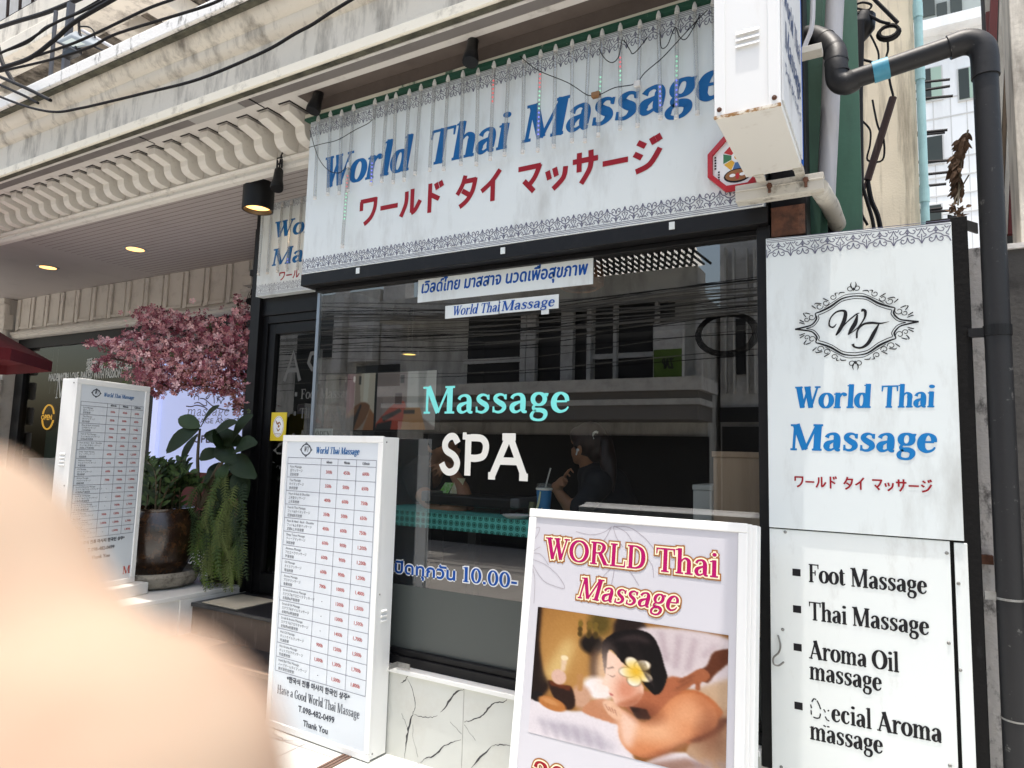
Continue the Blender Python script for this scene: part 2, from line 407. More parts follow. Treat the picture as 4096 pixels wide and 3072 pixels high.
# cut katakana strokes on a unit square: (x, y, pen)
P_ = .15
KT = {
 'ワ': [[(.12, .82), (.12, .5)], [(.06, .82), (.9, .82)], [(.86, .88), (.82, .5), (.62, .2), (.3, .02)]],
 'ー': [[(.06, .46), (.94, .46)]],
 'ル': [[(.3, .85), (.28, .45), (.05, .04)], [(.58, .9), (.58, .12)], [(.55, .1), (.75, .2), (.97, .48)]],
 'ド': [[(.36, .95), (.36, .0)], [(.36, .6), (.8, .4)], [(.62, .93), (.72, .72)], [(.82, .97), (.92, .78)]],
 'タ': [[(.42, .97), (.3, .68), (.08, .4)], [(.35, .78), (.9, .78)], [(.87, .84), (.76, .45), (.52, .17), (.2, .0)], [(.3, .5), (.68, .3)]],
 'イ': [[(.85, .93), (.5, .6), (.08, .36)], [(.56, .64), (.56, .0)]],
 'マ': [[(.06, .8), (.95, .8)], [(.92, .84), (.74, .5), (.52, .28)], [(.3, .42), (.7, .06)]],
 'ッ': [[(.15, .58), (.24, .32)], [(.42, .64), (.5, .38)], [(.84, .62), (.76, .3), (.38, .02)]],
 'サ': [[(.04, .68), (.96, .68)], [(.28, .92), (.28, .36)], [(.7, .94), (.68, .45), (.36, .02)]],
 'ジ': [[(.2, .86), (.46, .72)], [(.08, .56), (.34, .42)], [(.14, .06), (.6, .2), (.94, .6)], [(.66, .93), (.76, .74)], [(.84, .98), (.94, .8)]],
}
def kata(ink, t, a, b, size, width, mi=0, shear=0.0, pen=P_, gap=.45):
    adv = sum(1.0 if c != ' ' else gap for c in t)
    sx = width / adv; x = a
    for c in t:
        if c == ' ': x += gap * sx; continue
        for st in KT[c]:
            ink.ribbon([(x + px * sx * .94 + shear * py * size, b + py * size, pen * size) for px, py in st], mi, n=4 if len(st) > 2 else 1)
        x += sx

def lace(ink, a0, a1, b, h, n, mi=0, up=True, w=0.0022):
    """scalloped scroll border: base line b, height h, n repeats"""
    d = 1 if up else -1
    T = (a1 - a0) / n
    for q in (0.03, 0.12, .2): ink.line((a0, b + d * h * q), (a1, b + d * h * q), w * 0.8, mi)
    for i in range(n):
        x = a0 + (i + .5) * T
        def r(pts, ww=w): ink.ribbon([(x + px * T, b + d * py * h, ww) for px, py in pts], mi, n=4)
        for sg in (-1, 1):
            r([(sg * .5, 1.0), (sg * .40, .78), (sg * .26, .72), (sg * .16, .62), (0, .56)], w * 1.2)
            r([(0, .66), (sg * .05, .86), (sg * .16, .95), (sg * .24, .86), (sg * .2, .76), (sg * .12, .8)], w * 1.1)
            r([(0, .28), (sg * .1, .45), (sg * .22, .5), (sg * .28, .4), (sg * .2, .33)])
            r([(sg * .5, .28), (sg * .42, .5), (sg * .34, .62), (sg * .45, .7)])
            r([(sg * .3, .26), (sg * .36, .36), (sg * .44, .3)])
        r([(0, .24), (0, .56)]); r([(-.06, .42), (0, .5), (.06, .42)]); r([(-.5, .55), (-.5, .95)])
# ------------------------------------------------------------------ materials
m_black = M('black_powdercoat', (15, 15, 17), .45, spec=.3, dirt=(52, 50, 48), dfac=.3, dscale=9, dlo=.55, dhi=.8, bump=.05, bscale=120)
m_signwhite = M('sign_face_white', (215, 221, 221), .42, spec=.35, dirt=(140, 136, 128), dfac=.6, dscale=5.5, dlo=.5, dhi=.82, streak=3.5, var=.05)
m_white = M('white_enamel', (222, 226, 224), .38, dirt=(150, 142, 130), dfac=.5, dscale=7, dlo=.56, dhi=.8, streak=2.5, bump=.02, bscale=30)
m_boxwhite = M('lightbox_white', (232, 232, 230), .38, dirt=(190, 178, 160), dfac=.3, dscale=9, dlo=.6, dhi=.85, streak=4)
m_sill = M('white_sill', (225, 225, 222), .5, dirt=(140, 135, 128), dfac=.4, dscale=14, dlo=.55, dhi=.75)
m_marble = M('white_marble_tile', (205, 206, 200), .22, dirt=(185, 178, 165), dfac=.4, dscale=5, dlo=.5, dhi=.8, spec=.6)
m_crack = M('dark_marble_vein', (52, 50, 54), .4)
m_joint = M('tile_joint_grey', (165, 162, 158), .8)
m_plaster = M('stained_plaster', (226, 219, 206), .9, dirt=(96, 88, 80), dfac=.85, dscale=5.0, dlo=.49, dhi=.70, streak=4, bump=.25, bscale=45, var=.12)
m_ledge = M('weathered_white_ledge', (244, 242, 238), .9, dirt=(60, 57, 55), dfac=.85, dscale=13, dlo=.55, dhi=.68, streak=2.5, bump=.3, bscale=60)
m_band = M('cream_white_band', (236, 230, 214), .85, dirt=(120, 112, 96), dfac=.6, dscale=9, dlo=.55, dhi=.75, bump=.2, bscale=80)
m_olive = M('dark_olive_underside', (92, 90, 76), .95, dirt=(40, 40, 34), dfac=.8, dscale=10, dlo=.4, dhi=.65, bump=.3)  # dark olive; under the ledge it also paints in shading
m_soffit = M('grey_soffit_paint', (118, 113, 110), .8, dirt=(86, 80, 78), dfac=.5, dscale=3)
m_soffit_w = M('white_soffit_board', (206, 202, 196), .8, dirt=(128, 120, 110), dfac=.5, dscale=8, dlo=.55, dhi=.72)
m_bracket = M('painted_bracket', (218, 214, 206), .75, dirt=(120, 112, 100), dfac=.55, dscale=11, dlo=.55, dhi=.75, bump=.12, bscale=50)
m_ceil = M('white_plank_ceiling', (168, 160, 156), .6, dirt=(120, 110, 104), dfac=.3, dscale=5, dlo=.55, dhi=.8)
m_groove = M('ceiling_groove', (108, 101, 98), .9)
m_fascia = M('panelled_fascia', (206, 200, 190), .7, dirt=(130, 122, 112), dfac=.45, dscale=6, dlo=.52, dhi=.75, bump=.08)
m_brown = M('brown_board', (92, 82, 76), .75, dirt=(70, 62, 58), dfac=.5, dscale=7, var=.12)
m_green = M('peeling_green_trim', (20, 72, 52), .6, dirt=(186, 182, 164), dfac=.95, dscale=7, dlo=.46, dhi=.54, bump=.2)
m_greensheet = M('green_metal_sheet', (54, 98, 80), .5, dirt=(26, 44, 38), dfac=.7, dscale=3, dlo=.45, dhi=.75, streak=4, bump=.05)
m_step = M('brown_step_stone', (92, 78, 68), .6, dirt=(150, 135, 122), dfac=.55, dscale=22, dlo=.55, dhi=.8, streak=6, bump=.1)
m_tread = M('black_tread_tile', (38, 38, 41), .35, dirt=(95, 92, 90), dfac=.5, dscale=9, dlo=.5, dhi=.78, bump=.08)
m_tread_tan = M('tan_floor_tile', (150, 128, 112), .5, dirt=(110, 92, 80), dfac=.4, dscale=9)
m_tile_cream = M('cream_floor_tile', (198, 190, 170), .5, dirt=(150, 140, 120), dfac=.4, dscale=7)
m_planter = M('white_painted_planter', (222, 221, 217), .45, dirt=(150, 142, 132), dfac=.4, dscale=5, dlo=.52, dhi=.78)
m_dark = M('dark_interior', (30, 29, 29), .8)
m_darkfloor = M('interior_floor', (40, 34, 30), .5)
m_alu = M('aluminium_trim', (150, 160, 170), .35, metal=.6)
m_steel = M('galvanised_steel', (150, 150, 148), .45, metal=.7, dirt=(90, 84, 76), dfac=.6, dscale=20)
m_rust = M('rusty_steel', (96, 60, 42), .85, dirt=(52, 34, 26), dfac=.8, dscale=18, dlo=.42, dhi=.65, bump=.3)
m_dirtysteel = M('dirty_white_steel', (186, 182, 172), .7, dirt=(70, 62, 52), dfac=.75, dscale=14, dlo=.54, dhi=.7, bump=.15)
m_pipe = M('black_rubber_pipe', (30, 30, 32), .5, spec=.35, dirt=(150, 148, 144), dfac=.55, dscale=26, dlo=.62, dhi=.74, bump=.08)
m_pipeblue = M('blue_coupling', (64, 140, 165), .5, dirt=(40, 100, 120), dfac=.4, dscale=15)
m_pvc = M('grey_pvc', (176, 176, 180), .45, dirt=(110, 108, 106), dfac=.4, dscale=6, streak=6, dlo=.5, dhi=.75)
m_teal = M('pale_teal_pipe', (158, 196, 196), .45, dirt=(120, 150, 150), dfac=.4, dscale=8)
m_cable = M('black_cable', (15, 14, 17), .7, spec=.25)
m_cablegrey = M('grey_cable', (120, 118, 112), .6)
m_cream = M('streaked_cream_wall', (244, 230, 204), .9, dirt=(112, 98, 80), dfac=.75, dscale=9, dlo=.5, dhi=.68, streak=14, bump=.15, var=.15)
m_grime = M('peeling_plaster', (204, 200, 196), .95, dirt=(58, 55, 54), dfac=.85, dscale=12, dlo=.52, dhi=.63, streak=1.6, bump=.5, bscale=70)
m_darkwall = M('charcoal_render', (74, 72, 70), .9, dirt=(40, 38, 37), dfac=.7, dscale=5, bump=.3)
m_tower = M('white_tower_render', (240, 242, 242), .8, dirt=(176, 174, 170), dfac=.5, dscale=.9, dlo=.5, dhi=.75, streak=6)
m_towerline = M('tower_joint', (206, 206, 204), .9)
m_winglass = M('far_window_glass', (64, 70, 68), .3, spec=.2)
m_curtain = M('green_curtain', (168, 192, 176), .8)
m_red = M('maroon_canvas', (98, 16, 24), .8, dirt=(60, 10, 16), dfac=.5, dscale=3)
m_redgloss = M('red_plastic', (176, 28, 40), .4)
m_redpaint = M('dark_red_paint', (92, 26, 28), .7, dirt=(50, 18, 20), dfac=.5, dscale=8)
m_stripewhite = M('grubby_stripe_white', (180, 178, 170), .8, dirt=(90, 80, 70), dfac=.5, dscale=9, streak=3)
m_stripebrown = M('brown_timber', (88, 74, 58), .8, dirt=(50, 40, 32), dfac=.5, dscale=9, streak=5)
m_wood = M('blond_wood_laminate', (176, 152, 128), .5, dirt=(140, 112, 88), dfac=.6, dscale=7, streak=9, dlo=.42, dhi=.65)
m_concrete = M('grimy_concrete', (150, 141, 128), .95, dirt=(46, 40, 34), dfac=.9, dscale=5, dlo=.40, dhi=.62, bump=.35, bscale=30, var=.25)
m_iron = M('dark_wrought_iron', (40, 26, 26), .6)
m_ironred = M('faded_red_iron', (150, 96, 96), .6)
m_upperwall = M('upper_white_wall', (214, 214, 214), .85, dirt=(150, 146, 140), dfac=.5, dscale=3, streak=3)
i_blue = M('print_blue', (14, 92, 152), .55, spec=.25, dirt=(40, 112, 168), dfac=.4)
i_blue2 = M('print_bright_blue', (18, 112, 176), .55, spec=.25)
i_navy = M('vinyl_blue', (16, 76, 156), .5, spec=.25)
i_red = M('print_red', (144, 22, 36), .55, spec=.25)
i_black = M('print_black', (22, 21, 25), .6, spec=.25)
i_grey = M('print_line_grey', (96, 96, 116), .6)
i_mint = M('vinyl_mint', (132, 232, 226), .4)
i_ivory = M('vinyl_ivory', (232, 230, 222), .4)
i_magenta = M('print_magenta', (162, 6, 92), .5, spec=.25)
i_gold = M('print_gold', (150, 98, 50), .4)
i_pale = M('print_pale_gold', (238, 226, 190), .4)
i_white = M('print_white', (240, 240, 240), .4)
i_menublack = M('menu_print_dark', (64, 68, 78), .6, spec=.25)
i_menured = M('menu_print_red', (176, 66, 60), .6, spec=.25)
m_menupaper = M('menu_paper', (212, 218, 224), .3, coat=.2)
m_ground = M('street_concrete', (160, 156, 150), .9, dirt=(120, 116, 110), dfac=.5, dscale=4)
m_glass = GLASS('shop_window_glass', (.78, .80, .79), f0=.22)
m_doorglass = GLASS('door_glass', (.6, .62, .62), f0=.16)
m_frost = GLASS('frosted_film', (.25, .27, .27), f0=.05, rough=.35, body=(92, 98, 96), bodyfac=.62)
m_tubeplastic = GLASS('clear_tube_plastic', (.84, .84, .83), f0=.08, rough=.15, body=(216, 216, 212), bodyfac=.12)
m_warm = EM('warm_lamp_glow', (255, 190, 110), 1.6)

# ------------------------------------------------------------------ ground, street, ledge
g = MB(); g.quad((-80, -60, -.17), (80, -60, -.17), (80, 60, -.17), (-80, 60, -.17)); tag(g.build('road', m_ground), kind='structure')
g = MB()
g.box(-12, 3.2, 1.35, 2.84, -.16, 0.0)
for k in range(24): g.box(-12 + k * .62, -12 + k * .62 + .006, 1.35, 2.84, .0, .0015, 1)
for k in range(3): g.box(-12, 3.2, 1.75 + k * .45, 1.756 + k * .45, .0, .0015, 1)
pv = g.build('pavement', [m_marble, m_joint]); tag(pv, kind='structure')
fr = Fr((0, 0, 0.002), (1, 0, 0), (0, 1, 0))
ink = Ink(fr, .0008)
def crackline(ink, pts, mi=0, rnd=random.Random(3), thin=.002, thick=.009):
    out = []
    n = len(pts)
    for i in range(n - 1):
        a, b = pts[i], pts[i + 1]
        for k in range(4):
            t = k / 4
            w = thin + (thick - thin) * max(0, math.sin(math.pi * (i + t) / (n - 1))) ** 2 * rnd.uniform(.35, 1.1)
            out.append((a[0] + (b[0] - a[0]) * t + rnd.uniform(-.003, .003), a[1] + (b[1] - a[1]) * t + rnd.uniform(-.003, .003), w))
    out.append((*pts[-1], thin))
    ink.ribbon(out, mi, n=1)
rr = random.Random(11)
for k in range(26):
    x = rr.uniform(-3.6, .2); y = rr.uniform(1.5, 2.8); a = rr.uniform(0, 6.28); P = [(x, y)]
    for j in range(rr.randint(3, 6)):
        a += rr.uniform(-.7, .7); x += .07 * math.cos(a); y += .07 * math.sin(a); P.append((x, min(2.82, y)))
    crackline(ink, P, 0, rr, .0015, .006)
ink.build('vein', m_crack, pv)
for nm, pp in (('metal_strip', [(1283, 3072), (1400, 3022)]),):
    a = atz(*pp[0], .004); b = atz(*pp[1], .004); s = MB()
    for k in range(3):
        x = (a.x + b.x) / 2 + (k - 1) * .022
        s.box(x - .006, x + .006, 1.4, 2.83, .0005, .006)
    o = s.build('metal_strip', M('brown_edge_strip', (110, 84, 70), .5), pv)

# entrance steps and the planter beside them
XS0, XS1 = -4.21, -3.06
st = thing('entrance_steps', 'brown stone entrance steps with black treads in front of the black glass door', 'steps', ((XS0 + XS1) / 2, 2.9, 0))
s = MB(); s.box(XS0, XS1, 3.09, 3.60, 0, .425); s.build('riser', m_step, st, bevel=.003)
s = MB(); s.box(XS0, XS1 , 3.075, 3.60, .425, .45); s.build('landing_tread', m_tread, st, bevel=.004)
s = MB(); s.box(XS0 + .07, XS0 + .42, 3.11, 3.44, .4505, .455); s.build('landing_tile', m_tile_cream, st)
s = MB(); s.box(XS0 - .5, XS1, 2.79, 3.088, 0, .222); s.build('riser', m_step, st, bevel=.003)
s = MB(); s.box(XS0 + .38, XS1, 2.775, 3.088, .222, .245); s.build('lower_tread', m_tread, st, bevel=.004)
s = MB(); s.box(XS0 - .5, XS0 + .38, 2.775, 3.088, .222, .2455); s.build('tan_tread_tile', m_tread_tan, st)
s = MB(); s.box(XS0 + .38, XS1, 2.768, 2.792, .226, .250); s.build('nosing', M('tan_nosing', (128, 108, 92), .6, dirt=(60, 50, 42), dfac=.5, dscale=20), st)
pl = thing('planter_plinth', 'long white painted plinth under the glazed jar, left of the entrance steps', 'plinth', (-5.4, 3.4, 0))
s = MB(); s.box(-7.5, XS0 - .004, 3.0, 4.4, .0, .475); s.build('plinth_body', m_planter, pl, bevel=.003)
s = MB(); s.box(-7.5, XS0 - .004, 2.55, 4.4, .476, .505); s.build('plinth_top', m_planter, pl, bevel=.004)
s = MB(); s.box(-7.5, XS0 - .02, 2.57, 2.998, .2459, .475); s.build('plinth_body', m_planter, pl, bevel=.003)

# ------------------------------------------------------------------ massage shop building
shop = thing('massage_shop', 'old shophouse with bracketed cornice and black framed massage shop window below', 'building', (-1.8, 3.2, 0))
XL, XR = -3.05, -.49
d = MB(); d.box(XL, XR, 2.83, 2.98, -.1, .402); d.build('dado', m_marble, shop)
ink = Ink(FY(2.83), .0006)
def zc(x, y): p = at(1500 + x / 1.799, 2150 + y / 1.799, 2.83); return (p.x, p.z)
for pts, tk in (([(240, 985), (215, 1030), (185, 1048)], .007), ([(235, 1015), (265, 1080), (293, 1190), (285, 1240)], .004), ([(285, 1225), (265, 1290), (240, 1380), (225, 1480), (212, 1585)], .014),
                ([(285, 1275), (330, 1290), (400, 1295), (450, 1280)], .004), ([(470, 1260), (500, 1230), (560, 1140), (600, 1105), (640, 1090)], .012),
                ([(960, 1145), (940, 1180), (860, 1190), (800, 1250), (760, 1290), (670, 1320), (640, 1325)], .009), ([(330, 1620), (360, 1590), (420, 1575), (500, 1500), (560, 1470), (620, 1455)], .008),
                ([(690, 1659), (760, 1580), (840, 1500)], .014), ([(840, 1500), (900, 1490), (1000, 1505)], .005), ([(190, 1260), (210, 1310), (235, 1370)], .002), ([(540, 1325), (625, 1415)], .001), ([(640, 1350), (725, 1460)], .001), ([(270, 1340), (275, 1450), (310, 1580)], .001)):
    crackline(ink, [zc(*p) for p in pts], 0, rr, .0015, tk)
for k in range(9):   # veins of the tiles further right, behind the poster stand
    x = rr.uniform(-1.5, -.55); z = rr.uniform(.02, .3)
    crackline(ink, [(x, z), (x + .05, z + .05), (x + .12, z + .07), (x + .17, z + .1)], 0, rr, .001, .008)
ink.build('dado_vein', m_crack, shop)
s = MB(); x = at(1855, 2800, 2.83).x
for q in (x - .47, x, x + .47, x + .94): s.box(q - .0015, q + .0015, 2.8292, 2.84, -.1, .4)
s.build('dado_joint', m_joint, shop)
s = MB(); s.box(XL, XR, 2.805, 2.93, .403, .424); s.build('sill', m_sill, shop, bevel=.003)
wf = MB()
wf.box(XL + .03, XR, 2.86, 2.96, .425, .47); wf.box(XL + .05, XR, 2.875, 2.95, .4705, .50)
wf.box(XR + .001, -.435, 2.835, 2.98, .36, 2.455)
wf.box(XL + .05, XR, 2.87, 2.96, 2.43, 2.454)
wf.build('window_frame', m_black, shop, bevel=.003)
s = MB(); s.box(-3.05, -.44, 2.80, 3.0, 2.455, 2.523); s.build('window_beam', m_black, shop, bevel=.003)
for px, py in ((1432, 1083), (2012, 1003), (2688, 903)):
    c = at(px, py, 2.799); s = MB(); s.box(c.x - .012, c.x + .012, 2.795, 2.80, c.z - .016, c.z + .016); s.build('sticker_scrap', m_signwhite, shop)
s = MB(); s.box(-3.005, -2.983, 2.895, 2.917, .50, 2.454); s.build('corner_post', m_alu, shop, bevel=.002)
s = MB(); s.quad((-2.982, 2.90, .50), (XR, 2.90, .50), (XR, 2.90, 2.43), (-2.982, 2.90, 2.43)); wg = s.build('window_glass', m_glass, shop)
s = MB(); s.quad((-2.995, 3.62, .50), (-2.995, 2.917, .50), (-2.995, 2.917, 2.454), (-2.995, 3.62, 2.454)); s.build('window_glass', m_glass, shop)
s = MB(); s.quad((-2.98, 2.8985, .50), (XR, 2.8985, .50), (XR, 2.8985, .815), (-2.98, 2.8985, .815)); s.build('frosted_film', m_frost, shop)
# recessed entrance: black column, header, door
cx0, cx1 = -4.295, -4.20
s = MB(); s.box(cx0, cx1, 3.47, 3.70, .455, 3.35); s.build('column', m_black, shop, bevel=.003)
s = MB(); s.box(cx1 + .001, -3.05, 3.50, 3.66, 2.50, 2.64); s.build('door_header', m_black, shop, bevel=.003)
s = MB(); s.box(cx1 + .001, cx1 + .05, 3.515, 3.64, .45, 2.499); s.box(-3.10, -3.045, 3.515, 3.64, .45, 2.499); s.box(cx1 + .051, -3.101, 3.515, 3.64, 2.44, 2.499); s.build('door_frame', m_black, shop, bevel=.002)
dr = MB(); D0, D1 = cx1 + .052, -3.102
dr.box(D0, D0 + .07, 3.53, 3.58, .46, 2.437); dr.box(D1 - .07, D1, 3.53, 3.58, .46, 2.437); dr.box(D0 + .071, D1 - .071, 3.53, 3.58, 2.36, 2.437); dr.box(D0 + .071, D1 - .071, 3.53, 3.58, .46, .60)
door = dr.build('door', m_black, shop, bevel=.002)
s = MB(); s.quad((D0 + .07, 3.555, .6), (D1 - .07, 3.555, .6), (D1 - .07, 3.555, 2.36), (D0 + .07, 3.555, 2.36)); s.build('door_glass', m_doorglass, door)
s = MB(); s.tube([(D1 - .12, 3.49, 1.25), (D1 - .12, 3.49, 1.75)], .012); s.tube([(D1 - .12, 3.49, 1.3), (D1 - .12, 3.56, 1.3)], .006); s.tube([(D1 - .12, 3.49, 1.7), (D1 - .12, 3.56, 1.7)], .006); s.build('handle', m_steel, door, smooth=True)
# room behind the glass
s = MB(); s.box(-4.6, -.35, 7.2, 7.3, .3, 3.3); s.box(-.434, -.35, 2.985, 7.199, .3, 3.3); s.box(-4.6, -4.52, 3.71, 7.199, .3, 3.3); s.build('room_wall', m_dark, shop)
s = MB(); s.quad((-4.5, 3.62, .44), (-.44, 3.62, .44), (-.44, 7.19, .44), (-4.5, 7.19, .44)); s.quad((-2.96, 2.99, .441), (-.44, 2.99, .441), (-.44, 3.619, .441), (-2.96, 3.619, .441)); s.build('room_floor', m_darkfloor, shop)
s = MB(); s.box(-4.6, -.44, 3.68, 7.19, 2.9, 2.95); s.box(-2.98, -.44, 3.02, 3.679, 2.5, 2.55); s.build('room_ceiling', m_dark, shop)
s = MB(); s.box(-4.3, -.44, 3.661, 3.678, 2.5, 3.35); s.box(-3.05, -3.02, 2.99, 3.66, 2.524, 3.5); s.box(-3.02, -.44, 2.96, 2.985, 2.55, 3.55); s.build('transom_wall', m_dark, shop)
# decals on the glass
ink = Ink(FY(2.90), .0012)
ink.serif('Massage', -2.196, 1.705, .142, 0, width=.865)
ink.build('glass_lettering', i_mint, shop)
ink = Ink(FY(2.90), .0012)
W_ = .036
def mono(pts, n=1): ink.ribbon([(a, b, W_) for a, b in pts], 0, n=n)
S0 = -2.056
mono([(-1.962, 1.553), (-1.985, 1.585), (-2.018, 1.582), (-2.04, 1.55), (-2.03, 1.515), (-1.985, 1.49), (-1.962, 1.455), (-1.975, 1.418), (-2.01, 1.405), (-2.04, 1.42), (-2.058, 1.45)], 5)
mono([(-1.898, 1.598), (-1.898, 1.392)]); mono([(-1.933, 1.59), (-1.91, 1.59)]); mono([(-1.885, 1.582), (-1.82, 1.578), (-1.793, 1.545), (-1.805, 1.495), (-1.845, 1.48), (-1.885, 1.48)], 5)
mono([(-1.752, 1.398), (-1.667, 1.585)]); mono([(-1.573, 1.398), (-1.655, 1.585)]); mono([(-1.715, 1.47), (-1.605, 1.47)]); mono([(-1.70, 1.588), (-1.625, 1.588)]); mono([(-1.775, 1.396), (-1.735, 1.396)]); mono([(-1.60, 1.396), (-1.553, 1.396)])
ink.build('glass_lettering', i_ivory, shop)
ink = Ink(FY(2.90), .0012)
HT = 'เปิดทุกวัน'
ink.text(HT, -2.36, .872, .083, 0, width=.41, bold=.008); ink.serif('10.00-', -1.912, .872, .072, 0, width=.32, wadd=.006)
ink.lift = .0035; ink.k = 0
ink.text(HT, -2.36, .872, .083, 1, width=.41, bold=.0025); ink.serif('10.00-', -1.912, .872, .072, 1, width=.32)
ink.build('glass_lettering', [i_white, i_navy], shop)
for (a0, a1, b0, b1) in ((-2.253, -1.232, 2.306, 2.482),):
    s = MB(); s.box(a0, a1, 2.893, 2.8985, b0, b1); bd = s.build('glass_banner', m_signwhite, shop)
    ink = Ink(FY(2.893), .0008); ink.text('เวิลด์ไทย มาสสาจ นวดเพื่อสุขภาพ', a0 + .025, b0 + .05, .088, 0, width=.965, shear=.12, bold=.0022); ink.build('banner_lettering', i_navy, bd)
s = MB(); s.box(-2.069, -1.742, 2.895, 2.8985, 2.204, 2.272); s.box(-1.736, -1.408, 2.895, 2.8985, 2.206, 2.274); s.box(-1.5, -1.46, 2.895, 2.8985, 2.182, 2.205)
bd = s.build('glass_banner', m_signwhite, shop)
ink = Ink(FY(2.895), .0008); ink.serif('World Thai', -2.025, 2.216, .05, 0, width=.29, shear=.2); ink.serif('Massage', -1.727, 2.216, .05, 0, width=.30, shear=.2); ink.build('banner_lettering', i_navy, bd)
# grey lettering on the door glass
m_vin = M('frosted_vinyl_grey', (84, 83, 80), .6)
ink = Ink(FY(3.555), .001)
for t_, z_ in (('Foot Massage', 1.865), ('Thai Massage', 1.725), ('Aroma Oil', 1.565)):
    ink.serif(t_, -3.80, z_, .072, 0, width=.52); ink.rect(-3.86, -3.835, z_ + .02, z_ + .05, 0); ink.build('door_lettering', m_vin, door); ink = Ink(FY(3.555), .001)
for pts in ([(-3.98, 2.0), (-3.90, 2.22), (-3.82, 2.0)], [(-3.95, 2.08), (-3.85, 2.08)], [(-3.62, 2.22), (-3.62, 1.97)], [(-3.62, 2.205), (-3.72, 2.195), (-3.74, 2.13), (-3.70, 2.08), (-3.62, 2.08)]):
    ink.ribbon([(a, b, .032) for a, b in pts], 0, n=1)
ink.build('door_lettering', m_vin, door)

# cornice
CX0, CX1 = -13.0, -.28
s = MB(); s.sweep([(2.62, 3.66), (2.62, 3.93), (2.60, 3.94), (2.575, 3.96), (2.565, 3.99), (2.565, 4.005), (2.535, 4.02), (2.515, 4.05), (2.50, 4.085), (2.50, 4.10)], CX0, CX1, nx=40); s.build('frieze', m_plaster, shop, smooth=True)
s = MB(); s.box(CX0, CX1, 2.455, 2.497, 4.083, 4.0995); s.build('ledge_shade_grime', m_olive, shop)  # dark strip puts grime and underside shading below the ledge into colour
s = MB(); s.box(CX0, CX1, 2.43, 3.4, 4.10, 4.19); s.build('ledge', m_ledge, shop, bevel=.008)
s = MB(); s.prism([(2.51, 3.645), (2.50, 3.635), (2.50, 3.585), (2.512, 3.578), (2.55, 3.578), (2.62, 3.60), (2.62, 3.66)], CX0, CX1); s.build('low_band', m_band, shop)
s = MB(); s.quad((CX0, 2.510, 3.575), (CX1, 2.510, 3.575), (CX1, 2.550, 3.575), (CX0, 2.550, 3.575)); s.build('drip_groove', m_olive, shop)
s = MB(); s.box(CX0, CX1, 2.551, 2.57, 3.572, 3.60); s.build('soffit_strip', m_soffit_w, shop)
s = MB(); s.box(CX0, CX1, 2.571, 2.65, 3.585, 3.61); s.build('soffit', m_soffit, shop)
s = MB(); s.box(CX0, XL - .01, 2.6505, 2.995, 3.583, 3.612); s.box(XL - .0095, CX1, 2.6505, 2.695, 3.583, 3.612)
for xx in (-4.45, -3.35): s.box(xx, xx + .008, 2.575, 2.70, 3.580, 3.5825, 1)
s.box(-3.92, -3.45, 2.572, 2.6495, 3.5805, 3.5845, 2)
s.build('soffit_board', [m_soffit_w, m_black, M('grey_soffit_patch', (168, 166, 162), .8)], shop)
s = MB(); s.box(CX0, XL - .001, 2.98, 3.05, 3.40, 3.582); s.build('bracket_wall', m_bracket, shop)
prof = [(2.72, 3.570), (2.72, 3.526), (2.845, 3.494), (2.85, 3.455), (2.862, 3.43), (2.882, 3.412), (2.915, 3.402), (2.979, 3.40), (2.979, 3.570)]
bk = MB(); bk.prism([(y, z) for y, z in prof], -.04, .04)
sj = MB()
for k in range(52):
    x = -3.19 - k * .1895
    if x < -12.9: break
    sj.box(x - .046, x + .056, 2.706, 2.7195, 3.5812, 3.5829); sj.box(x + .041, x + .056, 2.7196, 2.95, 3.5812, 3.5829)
sj.build('soffit_shadow_line', M('gap_shadow', (40, 36, 34), .95), shop)  # dark strips paint in the shadow line of the gap around each bracket
pr = None
for k in range(36):
    x = -3.19 - k * .1895
    if x < -12.9: break
    if pr is None:
        pr = bk.build('bracket', m_bracket, None, bevel=.0015)
        pr.parent = shop; pr.location = (x + 1.8, -3.2, 0)
        first = pr
    else:
        c = first.copy(); COL.objects.link(c); c.location = (x + 1.8, -3.2, 0)
s = MB(); s.sweep([(3.05, 3.399), (2.965, 3.399), (2.955, 3.385), (2.965, 3.37), (2.985, 3.365), (2.985, 3.345), (2.97, 3.335), (2.985, 3.318), (3.02, 3.312), (3.02, 3.399)], CX0, XL - .002); s.build('base_moulding', m_bracket, shop)
# boards over the wide sign
s = MB(); a = 3.505; s.box(XL - .009, -.44, 2.6955, 2.96, 3.584, 3.61); s.box(-3.03, -.44, 2.785, 2.96, a, 3.5835); s.build('brown_board', m_brown, shop)
s = MB(); s.box(-3.07, -.44, 2.772, 2.95, 3.466, 3.4795); s.box(-2.35, -.44, 2.7695, 2.78, 3.4796, 3.487); s.build('green_trim', M('green_trim_paint', (18, 66, 48), .6, dirt=(176, 172, 156), dfac=.9, dscale=9, dlo=.62, dhi=.68), shop)
s = MB(); s.box(-3.07, -.44, 2.7725, 2.95, 3.48, a - .001); s.build('flaking_trim', M('flaking_white_trim', (190, 186, 170), .7, dirt=(30, 78, 58), dfac=.9, dscale=6, dlo=.58, dhi=.64, bump=.2), shop, bevel=.003)
